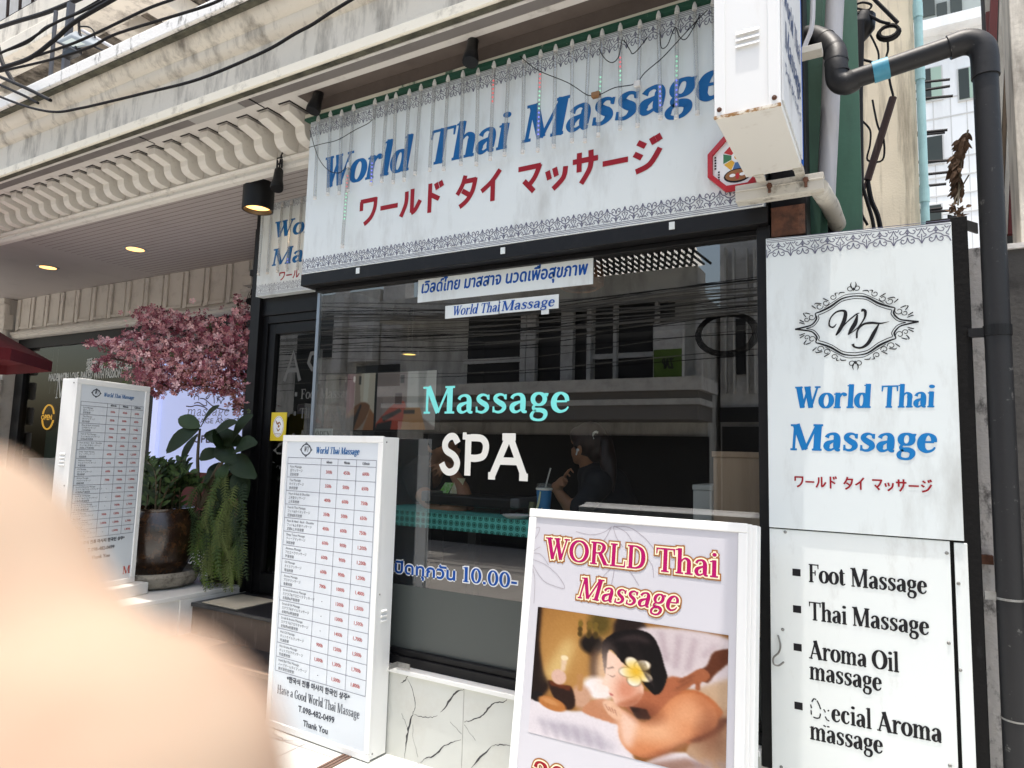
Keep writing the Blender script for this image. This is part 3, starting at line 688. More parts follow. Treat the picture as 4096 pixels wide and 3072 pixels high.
# upper storey
s = MB(); s.box(-13, -.28, 4.6, 4.8, 4.19, 9.5); s.build('upper_wall', m_upperwall, shop)
s = MB()
for k in range(6):
    x = -4.3 + k * 1.0; s.box(x, x + .012, 4.585, 4.60, 4.2, 8)
s.build('wall_panel_joint', m_joint, shop)
BZ = 5.5
y0 = atz(0, 230, BZ).y
bt = at(0, 112, y0).z
s = MB(); s.box(-13, -5.35, y0, 4.59, BZ, BZ + .12); s.build('balcony_slab', m_concrete, shop, bevel=.01)
s = MB(); s.box(-13, -5.35, y0 - .06, y0 - .001, BZ - .01, bt); s.build('balcony_edge_beam', m_plaster, shop, bevel=.01)
yb_ = atz(200, 190, BZ - .19).y
s = MB(); s.box(-13, -5.36, yb_ - .12, yb_ + .12, BZ - .19, BZ - .001); s.build('balcony_beam', m_plaster, shop, bevel=.012)
for q_x in (atz(520, 150, BZ - .19).x, atz(665, 60, BZ - .19).x, -8.6, -10.4):
    s = MB(); s.box(q_x - .13, q_x + .13, y0 + .001 if q_x > -6 else yb_ + .121, 4.58, BZ - .191, BZ - .001); s.build('balcony_beam', m_plaster, shop, bevel=.012)
def scroll_bars(mb, x0, x1, y, z0, along='x', n=8):
    for k in range(n):
        x = x0 + (x1 - x0) * k / n
        w = (x1 - x0) / n * .42
        P = [(x, 0, .0), (x + w, -.05, .12), (x + w * 1.1, -.06, .28), (x + .3 * w, 0, .42), (x - .5 * w, 0, .34), (x - .2 * w, 0, .24)]
        P = [(p[0], y + p[1], z0 + p[2]) if along == 'x' else (y + p[1], p[0], z0 + p[2]) for p in P]
        mb.tube(P, .014, 6, smooth=4)
    for h in (.0, .46):
        mb.tube([(x0, y, z0 + h), (x1, y, z0 + h)] if along == 'x' else [(y, x0, z0 + h), (y, x1, z0 + h)], .016, 6)
s = MB(); scroll_bars(s, -13, -5.45, y0 - .03, bt + .02, 'x', 30); scroll_bars(s, y0, 4.5, -5.30, BZ - .02, 'y', 6); s.build('balcony_railing', [m_iron], shop, smooth=True)
s = MB(); s.box(-13, -5.5, y0 + .08, y0 + .12, BZ + .121, BZ + 1.5); s.build('balcony_panel', m_upperwall, shop)
# ------------------------------------------------------------------ neighbouring bakery front (left)
bak = thing('bakery_front', 'neighbouring bakery front under the plank ceiling with a panelled fascia and dark window', 'building', (-8, 4.45, .3))
CZ = 3.345
s = MB(); s.box(-13, XL - .005, 3.021, 4.55, CZ, CZ + .03)
for k in range(24):
    y = 3.10 + k * .058; s.box(-7.0, XL - .006, y, y + .0035, CZ - .0015, CZ + .001, 1)
s.build('plank_ceiling', [m_ceil, m_groove], bak)
FY_ = 4.42
s = MB(); s.box(-10.0, -5.50, FY_, FY_ + .15, 2.90, CZ - .002); s.build('fascia', m_fascia, bak)
s = MB()
n = 13
for k in range(n):
    x0 = -9.95 + k * .342; x1 = x0 + .342
    for (a, b, c, d_) in ((x0 + .012, x0 + .075, 2.93, 3.33), (x1 - .024, x1 - .012, 2.97, 3.33)):
        s.box(a, b, FY_ - .022, FY_ - .0005, c, d_)
    s.box(x0 + .0755, x1 - .0245, FY_ - .016, FY_ - .0005, 2.94, 2.975)
s.build('fascia_panel', m_fascia, bak, bevel=.005)
s = MB(); s.sweep([(FY_ + .02, 2.90), (FY_ - .05, 2.90), (FY_ - .055, 2.875), (FY_ - .03, 2.865), (FY_ - .03, 2.845), (FY_ - .01, 2.83), (FY_ + .08, 2.825)], -10.0, -5.4); s.build('fascia_moulding', m_fascia, bak)
s = MB(); s.box(-10.0, -5.2, FY_ + .06, FY_ + .14, 2.70, 2.822); s.box(-10.0, -9.8, FY_ + .06, FY_ + .14, .5, 2.699); s.box(-7.12, -7.02, FY_ + .06, FY_ + .14, .5, 2.699); s.box(-5.3, -5.2, FY_ + .06, FY_ + .14, .5, 2.699); s.build('shop_window_frame', m_black, bak, bevel=.004)
m_bakglass = GLASS('bakery_glass', (.55, .6, .57), f0=.10)
s = MB(); s.quad((-9.8, FY_ + .1, .5), (-7.12, FY_ + .1, .5), (-7.12, FY_ + .1, 2.7), (-9.8, FY_ + .1, 2.7)); s.quad((-7.02, FY_ + .1, .5), (-5.3, FY_ + .1, .5), (-5.3, FY_ + .1, 2.7), (-7.02, FY_ + .1, 2.7)); s.build('shop_window_glass', m_bakglass, bak)
m_teald = M('dark_teal_board', (36, 62, 60), .6, dirt=(24, 40, 38), dfac=.6, dscale=2)
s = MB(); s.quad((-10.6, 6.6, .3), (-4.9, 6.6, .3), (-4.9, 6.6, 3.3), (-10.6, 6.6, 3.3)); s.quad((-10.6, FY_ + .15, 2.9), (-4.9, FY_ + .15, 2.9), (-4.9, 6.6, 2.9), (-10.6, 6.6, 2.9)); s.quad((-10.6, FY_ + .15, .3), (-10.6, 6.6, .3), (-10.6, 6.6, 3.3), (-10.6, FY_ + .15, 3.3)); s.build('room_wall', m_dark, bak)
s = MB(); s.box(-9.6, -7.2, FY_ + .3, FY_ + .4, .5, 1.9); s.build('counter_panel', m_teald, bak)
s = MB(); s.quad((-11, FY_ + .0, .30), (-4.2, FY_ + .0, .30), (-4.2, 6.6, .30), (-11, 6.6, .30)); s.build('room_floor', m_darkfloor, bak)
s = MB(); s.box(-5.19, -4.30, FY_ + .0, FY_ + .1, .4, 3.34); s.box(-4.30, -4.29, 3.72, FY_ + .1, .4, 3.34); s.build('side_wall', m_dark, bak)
ink = Ink(FY(FY_ + .1), .002)
a = at(345, 1475, FY_ + .1); b = at(720, 1455, FY_ + .1)
ink.text('愛情&情熱を込めて焼き上げます', a.x, a.z - .02, .17, 0, width=b.x - a.x + .25, bold=.004)
a = at(196, 1518, FY_ + .1); b = at(485, 1499, FY_ + .1)
ink.text('MADE WITH LOVE, BAKED WITH PASSION', a.x, a.z - .02, .13, 0, width=b.x - a.x, bold=.004)
a = at(220, 1594, FY_ + .1)
ink.serif('M', a.x, a.z, .30, 0, width=.25, wt=.6)
ink.build('window_lettering', M('chalk_white_vinyl', (176, 176, 170), .6), bak)
# electrical boxes at the two ends of the fascia
for i, (px, py, w, h) in enumerate(((1005, 1120, .12, .12), (1000, 1180, .14, .09), (18, 1218, .2, .16), (12, 1290, .28, .2))):
    c = at(px, py, FY_ - .08); s = MB(); s.box(c.x - w / 2, c.x + w / 2, c.y - .05, c.y + .06, c.z - h / 2, c.z + h / 2); s.box(c.x - w / 2 - .006, c.x + w / 2 + .006, c.y - .062, c.y - .051, c.z + h / 2 - .03, c.z + h / 2 + .006)
    tag(s.build('junction_box', m_fascia, bevel=.006), ('upper white junction box at the right end of the panelled fascia', 'lower white junction box at the right end of the panelled fascia, over the bundled wires', 'small grey junction box above the maroon parasol', 'wide white junction box just above the maroon parasol')[i], 'junction box', 'junction boxes at the ends of the fascia')
s = MB()
for k in range(5):
    a = at(985 + k * 6, 1215 + k * 2, FY_ - .12); b = at(1010 + k * 4, 1165, 4.3); s.tube([a, (a.x + .05, a.y, a.z + .12), b], .012, 6, smooth=4)
tag(s.build('wire_bundle', m_cable, smooth=True), 'bundle of thick black wires hanging under the junction boxes, above the blossom', 'wires')
# white rusticated pilaster at the far left
pi = thing('white_pilaster', 'white banded pilaster left of the bakery window, below the maroon parasol', 'pilaster', (-10.4, 4.3, .3))
s = MB(); s.box(-10.75, -10.05, 4.36, 4.6, .3, 3.34); s.build('shaft', m_fascia, pi)
s = MB()
for k in range(9): s.box(-10.8, -10.0, 4.28, 4.359, .4 + k * .33, .4 + k * .33 + .24)
s.build('banding', m_fascia, pi, bevel=.03)
# OPEN neon
op = thing('neon_sign', 'small oval OPEN neon sign glowing amber in the bakery window', 'neon sign', at(192, 1690, FY_ + .25))
m_amber = EM('amber_neon', (236, 170, 60), .6)
c = at(192, 1668, FY_ + .25); s = MB()
for a0, a1 in ((15, 165), (195, 345)):
    s.tube([(c.x + .135 * math.cos(rad(a0 + (a1 - a0) * k / 14)), c.y, c.z + .155 * math.sin(rad(a0 + (a1 - a0) * k / 14))) for k in range(15)], .010, 6)
s.build('neon_ring', m_amber, op, smooth=True)
ink = Ink(FY(c.y - .01), .0); ink.text('OPEN', c.x - .14, c.z - .035, .09, 0, width=.25, bold=.004); ink.build('neon_letters', m_amber, op)
s = MB(); s.lathe([(.001, .02), (.15, .02), (.16, .03), (.15, .04), (.001, .04)], (c.x, c.y, c.z), 24, axis='y')
for v in range(len(s.v)): s.v[v] = (s.v[v][0], s.v[v][1], c.z + (s.v[v][2] - c.z) * 1.1)
s.build('backing', m_black, op)
s = MB(); s.tube([(c.x - .06, c.y + .02, c.z + .3), (c.x - .06, c.y + .02, 2.7)], .003, 5); s.tube([(c.x + .06, c.y + .02, c.z + .3), (c.x + .06, c.y + .02, 2.7)], .003, 5); s.build('hanging_wire', m_steel, op)

# white lit poster box of the small massage drawing, behind the plants
pb = thing('poster_lightbox', 'bluish white poster with a line drawing, behind the leafy plant', 'poster', (-5.6, 4.36, 1.5))
Yp = 4.36
a = at(667, 1480, Yp); b = at(1012, 1960, Yp)
px0, px1 = a.x, -5.06
m_lit = EM('lit_poster_face', (176, 186, 226), .30)
s = MB(); s.box(px0, px1, Yp - .03, Yp - .001, 1.25, 2.42); s.build('panel', m_lit, pb)
s = MB(); s.box(px0 - .10, px0 - .001, Yp - .06, Yp, .62, 2.44); s.build('edge_frame', EM('lit_edge', (188, 196, 232), .35), pb)
s = MB(); s.box(px0, px1, Yp - .03, Yp - .001, .6, 1.249); s.build('lower_panel', m_redpaint, pb)
ink = Ink(FY(Yp - .03), .002)
def pz(x, y): q = at(600 + x / 2.764, 1100 + y / 2.764, Yp - .03); return (q.x, q.z)
for pts in ([(400, 1450), (460, 1455), (520, 1440), (600, 1460), (640, 1490)], [(490, 1420), (540, 1410), (600, 1445), (630, 1435), (620, 1400)], [(490, 1380), (495, 1345), (520, 1335), (540, 1350), (540, 1385)], [(555, 1365), (600, 1370), (650, 1410), (700, 1450), (760, 1440)],
            [(655, 1290), (635, 1270), (640, 1235), (665, 1225), (680, 1260), (700, 1310), (710, 1360), (712, 1420)], [(655, 1295), (650, 1325), (620, 1360), (640, 1365), (665, 1330)], [(690, 1470), (760, 1475), (820, 1490), (880, 1500)],
            [(785, 1320), (775, 1350), (745, 1370), (775, 1385), (785, 1420), (800, 1385), (825, 1370), (798, 1350), (785, 1320)], [(541, 1245), (530, 1262), (541, 1278), (555, 1262), (541, 1245)]):
    ink.ribbon([(*pz(*p), .011) for p in pts], 0, n=4)
x_, z_ = pz(400, 1560); ink.serif('massage spa', x_, z_, .10, 0, width=.95, wt=.4, shear=.2)
x_, z_ = pz(385, 1640); ink.text('MASSAGE AND SPA', x_, z_, .07, 0, width=.9)
x_, z_ = (pz(480, 1850)); ink.text('OPEN DAILY', x_, z_, .10, 0, width=.8, bold=.003)
ink.build('poster_drawing', M('poster_plum_ink', (70, 52, 78), .6), pb)

# maroon parasol at the far left
tip = at(210, 1447, 3.6); pc = Vector((tip.x - 1.2 * .39, tip.y - 1.2 * .92, 0))
um = thing('parasol', 'maroon canvas parasol reaching in from the left edge before the bakery', 'parasol', (pc.x, pc.y, .3))
s = MB(); R_ = (Vector((tip.x, tip.y, 0)) - pc).length; a0 = math.atan2(tip.y - pc.y, tip.x - pc.x)
rim = [Vector((pc.x + R_ * math.cos(a0 + k * math.pi / 4), pc.y + R_ * math.sin(a0 + k * math.pi / 4), tip.z)) for k in range(8)]
apex = Vector((pc.x, pc.y, tip.z + .78))
for k in range(8):
    A, B = rim[k], rim[(k + 1) % 8]
    for j in range(6):
        t0, t1 = j / 6, (j + 1) / 6
        f = lambda P, t: Vector((P.x + (apex.x - P.x) * t, P.y + (apex.y - P.y) * t, P.z + (apex.z - P.z) * t - .05 * math.sin(math.pi * t)))
        s.quad(f(A, t0), f(B, t0), f(B, t1), f(A, t1))
s.build('canopy', m_red, um, smooth=True)
s = MB()
for k in range(8):
    A, B = rim[k] * 1.0, rim[(k + 1) % 8]; d_ = Vector((0, 0, -.10)); s.quad(A, B, B + d_, A + d_)
s.build('valance', m_red, um)
s = MB(); s.tube([(pc.x, pc.y, .0), (pc.x, pc.y, apex.z + .05)], .03, 10); s.build('pole', m_alu, um, smooth=True)

# ------------------------------------------------------------------ ceiling lamps
for i, (px, py) in enumerate(((541, 997), (192, 1070))):
    c = atz(px, py, CZ)
    l = thing('ceiling_light', ('round recessed ceiling light glowing warm, nearer the shop sign', 'round recessed ceiling light glowing warm, above the maroon parasol')[i], 'ceiling light', c, 'recessed lights in the plank ceiling')
    s = MB(); s.lathe([(.075, -.002), (.10, -.006), (.105, -.001), (.075, -.0005)], c, 28); s.build('trim_ring', m_alu, l, smooth=True)
    s = MB(); s.lathe([(.0005, -.003), (.078, -.003)], c, 28); s.build('diffuser', m_warm, l)
c = at(1035, 775, 3.12)
l = thing('cylinder_downlight', 'black cylinder downlight hanging under the plank ceiling, glowing warm underneath', 'downlight', (c.x, c.y, CZ))
R_ = .105; zt = at(1040, 712, 3.12).z; zb = zt - .235
s = MB(); s.lathe([(.001, zt - CZ), (R_ - .004, zt - CZ), (R_, zt - CZ - .004), (R_, zb - CZ), (R_ - .012, zb - CZ), (R_ - .016, zb - CZ + .03)], (c.x, c.y, CZ), 40); s.build('housing', m_black, l, smooth=True)
s = MB(); s.lathe([(.001, zb - CZ + .03), (R_ - .016, zb - CZ + .03)], (c.x, c.y, CZ), 32); s.build('bulb', m_warm, l)
s = MB(); s.lathe([(.03, zt - CZ), (.03, 0.0)], (c.x, c.y, CZ), 16); s.build('stem', m_black, l)
lp = bpy.data.lights.new('downlight_lamp', 'POINT'); lp.energy = .35; lp.color = (1, .72, .42); lp.shadow_soft_size = .05
lo = bpy.data.objects.new('downlight_lamp', lp); COL.objects.link(lo); lo.location = (0, 0, zb - CZ - .02); lo.parent = l

def spot(px, py, Y, hang, tilt, label):
    c = at(px, py, Y)
    t = thing('clamp_spotlight', label, 'spotlight', c, 'small black clamp spotlights along the cornice')
    s = MB(); ax = Vector((math.sin(tilt) * .5, -.25, -1)).normalized()
    P = [c + ax * d for d in (-.075, -.06, .02, .045, .075, .09)]
    s.tube(P, [.018, .028, .032, .038, .042, .040], 16); s.build('lamp_head', m_black, t, smooth=True)
    s = MB(); b = c - ax * .08
    s.tube([b + Vector((-.022, 0, 0)), b + Vector((-.022, 0, hang))], .006, 6); s.tube([b + Vector((.022, 0, 0)), b + Vector((.022, 0, hang))], .006, 6); s.tube([b + Vector((-.022, 0, hang)), b + Vector((.022, 0, hang))], .007, 6); s.tube([b + Vector((-.022, 0, hang * .45)), b + Vector((.022, 0, hang * .45))], .006, 6)
    s.build('clamp_bracket', m_black, t, smooth=True)
    s = MB(); s.tube([b, b + Vector((.02, 0, hang + .03)), b + Vector((.09, .01, hang + .025)), b + Vector((.12, .04, hang - .02))], .005, 6, smooth=5); s.build('cord', m_cable, t, smooth=True)
    return t
spot(1888, 195, 2.70, .075, .15, 'black clamp spotlight fixed to the brown board above the middle of the wide sign')
spot(1268, 395, 2.72, .06, -.1, 'black clamp spotlight at the left end of the brown board, beside the last bracket')
spot(1112, 712, 2.94, .07, .45, 'black clamp spotlight hanging askew under the bracket row, over the cylinder downlight')
# ------------------------------------------------------------------ the wide shop sign with its light tubes
SY = 2.80
sg = thing('shop_sign', 'wide white shop sign with blue and red lettering and scroll borders above the window', 'sign', (-1.75, SY, 2.52))
s = MB(); s.box(-3.045, -.455, SY, SY + .14, 2.525, 3.464); s.build('sign_panel', m_signwhite, sg, bevel=.002)
for a_ in (('World', -2.935, 3.02, .192, .66, .17, 1.32), ('Thai', -2.165, 3.018, .19, .505, .17, 1.32), ('Massage', -1.59, 3.025, .185, .985, .19, 1.4)):
    ink = Ink(FY(SY)); ink.serif(a_[0], a_[1], a_[2], a_[3], 0, width=a_[4], shear=a_[5], wt=a_[6]); ink.build('sign_lettering', i_blue, sg)
ink = Ink(FY(SY)); kata(ink, 'ワールド タイ マッサージ', -2.62, 2.757, .168, 1.755, 0, pen=.155); ink.build('sign_lettering', i_red, sg)
ink = Ink(FY(SY)); lace(ink, -3.04, -.46, 2.53, .088, 31, w=.0034); ink.build('scroll_border', i_grey, sg); ink = Ink(FY(SY)); lace(ink, -3.04, -.46, 3.460, .095, 31, up=False, w=.0034); ink.build('scroll_border', i_grey, sg)
# recessed second sign over the door
s2 = thing('door_sign', 'narrow white sign with blue and red lettering over the recessed door, behind the wide sign', 'sign', (-3.6, 3.44, 2.63))
s = MB(); s.box(-4.205, -3.03, 3.43, 3.499, 2.635, 3.36); s.build('sign_panel', m_signwhite, s2, bevel=.002)
ink = Ink(FY(3.43)); ink.serif('World', -4.06, 3.065, .125, 0, width=.62, shear=.17, wt=1.3); ink.build('sign_lettering', i_blue, s2); ink = Ink(FY(3.43)); ink.serif('Massage', -4.06, 2.855, .125, 0, width=.88, shear=.17, wt=1.3); ink.build('sign_lettering', i_blue, s2)
ink = Ink(FY(3.43)); kata(ink, 'ワールド タイ マッサージ', -3.965, 2.735, .068, .86, 0); ink.build('sign_lettering', i_red, s2)
ink = Ink(FY(3.43)); lace(ink, -4.20, -3.04, 2.64, .085, 12); ink.build('scroll_border', i_grey, s2); ink = Ink(FY(3.43)); lace(ink, -4.20, -3.04, 3.355, .07, 12, up=False); ink.build('scroll_border', i_grey, s2)

m_led = [EM('led_red', (230, 70, 70), .45), EM('led_green', (150, 230, 190), .4), EM('led_blue', (100, 110, 235), .6)]
m_cap = M('tube_cap_white', (206, 204, 200), .4)
m_dots = M('led_chip_grey', (196, 197, 202), .5)
def light_tube(x, y, zt, L, tilt, leds, label, name='light_tube', grp='light tubes hanging over the wide sign'):
    t = thing(name, label, 'light tube', (x, y, zt), grp)
    b = Vector((x + tilt, y - .004, zt - L)); a = Vector((x, y, zt))
    s = MB(); s.tube([a, b], .0095, 8); s.build('tube', m_tubeplastic, t, smooth=True)
    s = MB(); s.tube([a + Vector((0, 0, .028)), a + Vector((0, 0, .012)), a - Vector((0, 0, .006))], [.004, .010, .012], 8); s.tube([b + Vector((0, 0, .004)), b - Vector((0, 0, .012))], [.0105, .0105], 8); s.build('end_cap', m_cap, t, smooth=True)
    s = MB(); dm = [m_dots] + m_led
    for k in range(22):
        f = (k + .5) / 22; p = a.lerp(b, f); c = 0
        for (f0, f1, col) in leds:
            if f0 <= f <= f1: c = col
        if not c: continue
        s.box(p.x - .002 - .0012 * (c > 0), p.x + .002 + .0012 * (c > 0), p.y - .003, p.y + .003, p.z - .003, p.z + .003, c)
    if s.v: s.build('led_strip', dm, t)
    return t
TX = [(1275, 476), (1323, 470), (1368, 465), (1416, 440), (1501, 420), (1549, 398), (1585, 390), (1639, 378), (1685, 362), (1739, 348), (1793, 331), (1853, 309), (1914, 290), (1977, 270), (2037, 258), (2098, 235), (2164, 212), (2224, 190), (2290, 170), (2358, 152), (2410, 128), (2482, 108), (2561, 85), (2635, 58), (2709, 38), (2779, 18), (2853, 0)]
WHERE = ['at the far left end of the wide sign, touching its left edge', 'left of the W of World', 'over the first stroke of the W of World', 'over the last stroke of the W of World', 'over the o of World', 'over the r of World', 'over the l of World', 'over the stem of the d of World', 'in the gap between World and Thai', 'over the left serif of the T of Thai', 'over the stem of the T of Thai', 'over the h of Thai', 'between the h and the a of Thai', 'over the a of Thai, lit red near its top', 'over the i of Thai', 'left of the M of Massage', 'over the middle of the M of Massage, lit green and blue', 'over the right stem of the M of Massage', 'over the first a of Massage', 'over the first s of Massage', 'between the two letters s of Massage, lit green', 'over the second s of Massage, lit red and green', 'behind the white junction box on the wide sign', 'over the second a of Massage, lit blue at its foot', 'over the g of Massage, lit green and blue', 'right of the g of Massage', 'beside the projecting lightbox, last on the right']
LEDS = {4: [(.75, .98, 3)], 13: [(.12, .4, 1)], 16: [(.2, .48, 1), (.35, .6, 2), (.6, .85, 3)], 20: [(.42, .62, 2)], 21: [(.28, .4, 1), (.4, .56, 2)], 23: [(.7, .9, 3)], 24: [(.4, .62, 2), (.65, .9, 3)]}
rt = random.Random(5)
for i, (px, py) in enumerate(TX):
    a = at(px, py, 2.775)
    light_tube(a.x, 2.772, 3.445 + rt.uniform(-.008, .008), .475 + rt.uniform(-.01, .01), rt.uniform(-.012, .02), LEDS.get(i, []), 'light tube ' + WHERE[i])
a = at(1393, 668, 2.765); light_tube(a.x, 2.765, a.z, .46, -.008, [(.1, .35, 1), (.3, .7, 2)], 'slipped clear light tube hanging lower than the others below the W')
for i, px in enumerate((1050, 1085, 1125, 1162, 1203)):
    a = at(px, 880, 3.41); light_tube(a.x, 3.41, 3.30, .50, .0, [(.8, .9, 3)] if i == 3 else [], 'light tube over the narrow door sign, ' + ['leftmost of five', 'left of the letter W', 'over the letter W', 'over the letter o, lit blue at its foot', 'beside the edge of the wide sign'][i], grp='light tubes hanging over the door sign')
wires = [
 ('thin grey wire hanging from the sign top to a small brown plug across the letters', [(2080, 225), (2150, 280), (2270, 330), (2345, 378), (2372, 380), (2400, 378), (2460, 350), (2540, 335), (2580, 290), (2650, 230), (2720, 155), (2790, 80), (2830, 40)]),
 ('thin dark wire drooping over the left end of the wide sign', [(1235, 590), (1290, 575), (1350, 560), (1420, 520), (1470, 495), (1490, 478)]),
 ('thin dark wire looping down from the bracket end to the slipped tube', [(1240, 520), (1262, 600), (1285, 650), (1320, 685), (1360, 690), (1390, 660)]),
 ('thin looped wire between tubes above the second s of Massage', [(2395, 195), (2420, 235), (2450, 250), (2475, 225), (2490, 160), (2520, 200), (2530, 215), (2550, 200), (2590, 150)]),
 ('thin looped wire above the g of Massage', [(2640, 130), (2645, 190), (2670, 180), (2700, 110), (2720, 150), (2745, 155), (2780, 100), (2800, 60)]),
]
for lb, pts in wires:
    s = MB(); s.tube([at(x, y, 2.758) for x, y in pts], .0022, 5, smooth=5)
    tag(s.build('thin_wire', m_cable, smooth=True), lb, 'wire', 'loose wires on the wide sign')
c = at(2384, 380, 2.765); s = MB(); s.box(c.x - .02, c.x + .02, 2.752, 2.778, c.z - .012, c.z + .012); tag(s.build('brown_plug', M('brown_plug', (130, 92, 52), .5), bevel=.003), 'small brown plug on the thin wire, between the letters a and s', 'plug')
c = at(2551, 338, 2.765); s = MB(); s.box(c.x - .014, c.x + .014, 2.752, 2.778, c.z - .014, c.z + .014); s.box(c.x - .018, c.x - .0141, 2.756, 2.774, c.z - .006, c.z + .006); tag(s.build('wire_box', m_cap, bevel=.003), 'tiny white wire box on the tubes above the second s of Massage', 'junction box')

# octagonal mirror plaque
oc = thing('octagon_plaque', 'red framed octagonal plaque with painted emblem at the right end of the wide sign', 'plaque', (-.55, 2.79, 2.72))
ocx, ocz, orr = -.552, 2.722, .128
def octp(r, y): return [(ocx + r * math.cos(rad(22.5 + 45 * k)), y, ocz + r * math.sin(rad(22.5 + 45 * k))) for k in range(8)]
s = MB(); A, B, C_, D_ = octp(orr, 2.795), octp(orr, 2.77), octp(orr - .02, 2.768), octp(orr - .022, 2.78)
for P, Q in ((A, B), (B, C_), (C_, D_)):
    for k in range(8): s.quad(P[k], P[(k + 1) % 8], Q[(k + 1) % 8], Q[k])
s.build('plaque_frame', m_redgloss, oc)
s = MB(); s.add(octp(orr - .021, 2.782), [tuple(range(8))]); s.build('plaque_face', i_white, oc)
ink = Ink(FY(2.782), .0006)
cols = [(225, 170, 50), (70, 110, 160), (190, 40, 40), (60, 120, 80), (225, 170, 50), (70, 110, 160), (190, 40, 40), (60, 120, 80)]
pm = [M('emblem_%s' % n_, c_, .5) for n_, c_ in zip(('amber', 'slate', 'scarlet', 'leaf', 'tan', 'sky', 'crimson', 'moss'), cols)] + [i_white, i_black, i_gold]
for k in range(8):
    a0, a1 = rad(22.5 + 45 * k + 2), rad(67.5 + 45 * k - 2)
    ink.poly2([(ocx + r * math.cos(a_), ocz + .022 + r * math.sin(a_)) for r, a_ in ((.025, a0), (.06, a0), (.06, a1), (.025, a1))], [(0, 1, 2, 3)], k)
ink.disc(ocx, ocz + .022, .022, 8); ink.disc(ocx, ocz + .022, .012, 0)
ink.disc(ocx, ocz - .058, .055, 9, .03); ink.disc(ocx, ocz - .056, .049, 10, .024); ink.disc(ocx - .02, ocz - .055, .012, 8, .007); ink.disc(ocx + .02, ocz - .055, .012, 8, .007); ink.disc(ocx, ocz - .06, .008, 2, .014)
for k in range(5): ink.rect(ocx - .092, ocx - .085, ocz + .03 - k * .012, ocz + .038 - k * .012, 9); ink.rect(ocx - .078, ocx - .071, ocz - .035 - k * .011, ocz - .028 - k * .011, 9)
ink.build('plaque_emblem', pm, oc)

# ------------------------------------------------------------------ projecting lightbox at the top right
Zb = 2.594; bx0, bx1, by0, by1 = -.492, -.292, 2.125, 2.64
lb = thing('projecting_lightbox', 'white projecting lightbox with louvres, hung edge-on beside the wide sign', 'lightbox sign', ((bx0 + bx1) / 2, by1, Zb))
s = MB(); s.box(bx0, bx1, by0, by1, Zb, Zb + 1.3); s.build('box_body', m_boxwhite, lb, bevel=.003)
s = MB(); s.box(bx0 + .001, bx1 - .001, by0 + .001, by1 - .001, Zb - .004, Zb - .0005); s.build('bottom_plate', M('lightbox_bottom', (206, 204, 198), .5, dirt=(120, 92, 60), dfac=.5, dscale=8, dlo=.58, dhi=.8), lb)
s = MB()
for x in (bx0 + .0, bx1 - .036): s.box(x + .001, x + .035, by0 - .006, by0 - .0005, Zb + .001, Zb + 1.299)
s.build('front_trim', m_boxwhite, lb, bevel=.002)
for k in range(3):
    s = MB(); z = Zb + .255 - k * .021; xm = (bx0 + bx1) / 2 + .004
    s.prism([(by0 - .0005, z + .016), (by0 - .009, z + .002), (by0 - .008, z - .001), (by0 - .0005, z + .004)], xm - .036, xm + .036); s.build('louvre', m_boxwhite, lb, bevel=.001)
s = MB(); s.lathe([(.001, -.012), (.007, -.010), (.008, -.006)], (bx0 + .017, by0, Zb + .02), 12, axis='y'); s.lathe([(.001, -.012), (.007, -.010), (.008, -.006)], (bx1 - .017, by0, Zb + .02), 12, axis='y'); s.build('screw', m_rust, lb)
s = MB(); s.box(bx0 - .001, bx1 + .001, by0 - .0075, by0 + .004, Zb - .006, Zb + .0005); s.build('rust_edge', M('rust_seam', (150, 112, 70), .9, dirt=(226, 220, 208), dfac=1, dscale=30, dlo=.45, dhi=.55), lb)
s = MB(); s.box(bx1 + .001, bx1 + .006, by0 + .02, by1 - .02, Zb + .02, Zb + 1.28); s.build('side_face', M('aged_sign_side', (206, 208, 210), .5, dirt=(120, 116, 112), dfac=.5, dscale=8, streak=3, dlo=.5, dhi=.75), lb)
fs = Fr((bx1 + .006, by0, Zb), (0, 1, 0), (0, 0, 1))
ink = Ink(fs, .0008); ink.serif('World Thai', .05, .36, .085, 0, width=.40, shear=.15); sl_ = M('faded_navy_print', (48, 70, 112), .6); ink.build('side_lettering', sl_, lb); ink = Ink(fs, .0008); ink.serif('Massage', .06, .22, .095, 0, width=.39, shear=.15); kata(ink, 'ワールド タイ マッサージ', .06, .13, .04, .38); ink.build('side_lettering', sl_, lb)
s = MB(); s.tube([(bx1 + .002, by1 - .012, Zb), (bx1 + .002, by1 - .012, Zb + 1.3)], .006, 6); s.build('side_trim', i_navy, lb)
# steel beam that carries it
bm_ = thing('steel_beam', 'rusty white steel channel beam under the projecting lightbox', 'beam', (-.4, 2.72, 2.55))
bx_l, bx_r = -.545, -.225
s = MB(); s.box(bx_l, bx_r, 2.70, 2.706, 2.522, 2.588); s.box(bx_l, bx_r, 2.7065, 2.76, 2.522, 2.528); s.box(bx_l, bx_r, 2.7065, 2.76, 2.582, 2.588); s.box(bx_l, bx_r, 2.695, 2.6995, 2.560, 2.566); s.build('channel', m_dirtysteel, bm_, bevel=.002)
s = MB()
for x in (bx_l + .10, bx_r - .08): s.box(x - .018, x + .018, 2.63, 2.638, 2.585, 2.60); s.hexa([(x - .017, 2.60, 2.592), (x + .017, 2.60, 2.592), (x + .017, 2.63, 2.592), (x - .017, 2.63, 2.592), (x - .017, 2.66, 2.60), (x + .017, 2.66, 2.60), (x + .017, 2.70, 2.586), (x - .017, 2.70, 2.586)])
s.build('strut', m_dirtysteel, bm_)
s = MB()
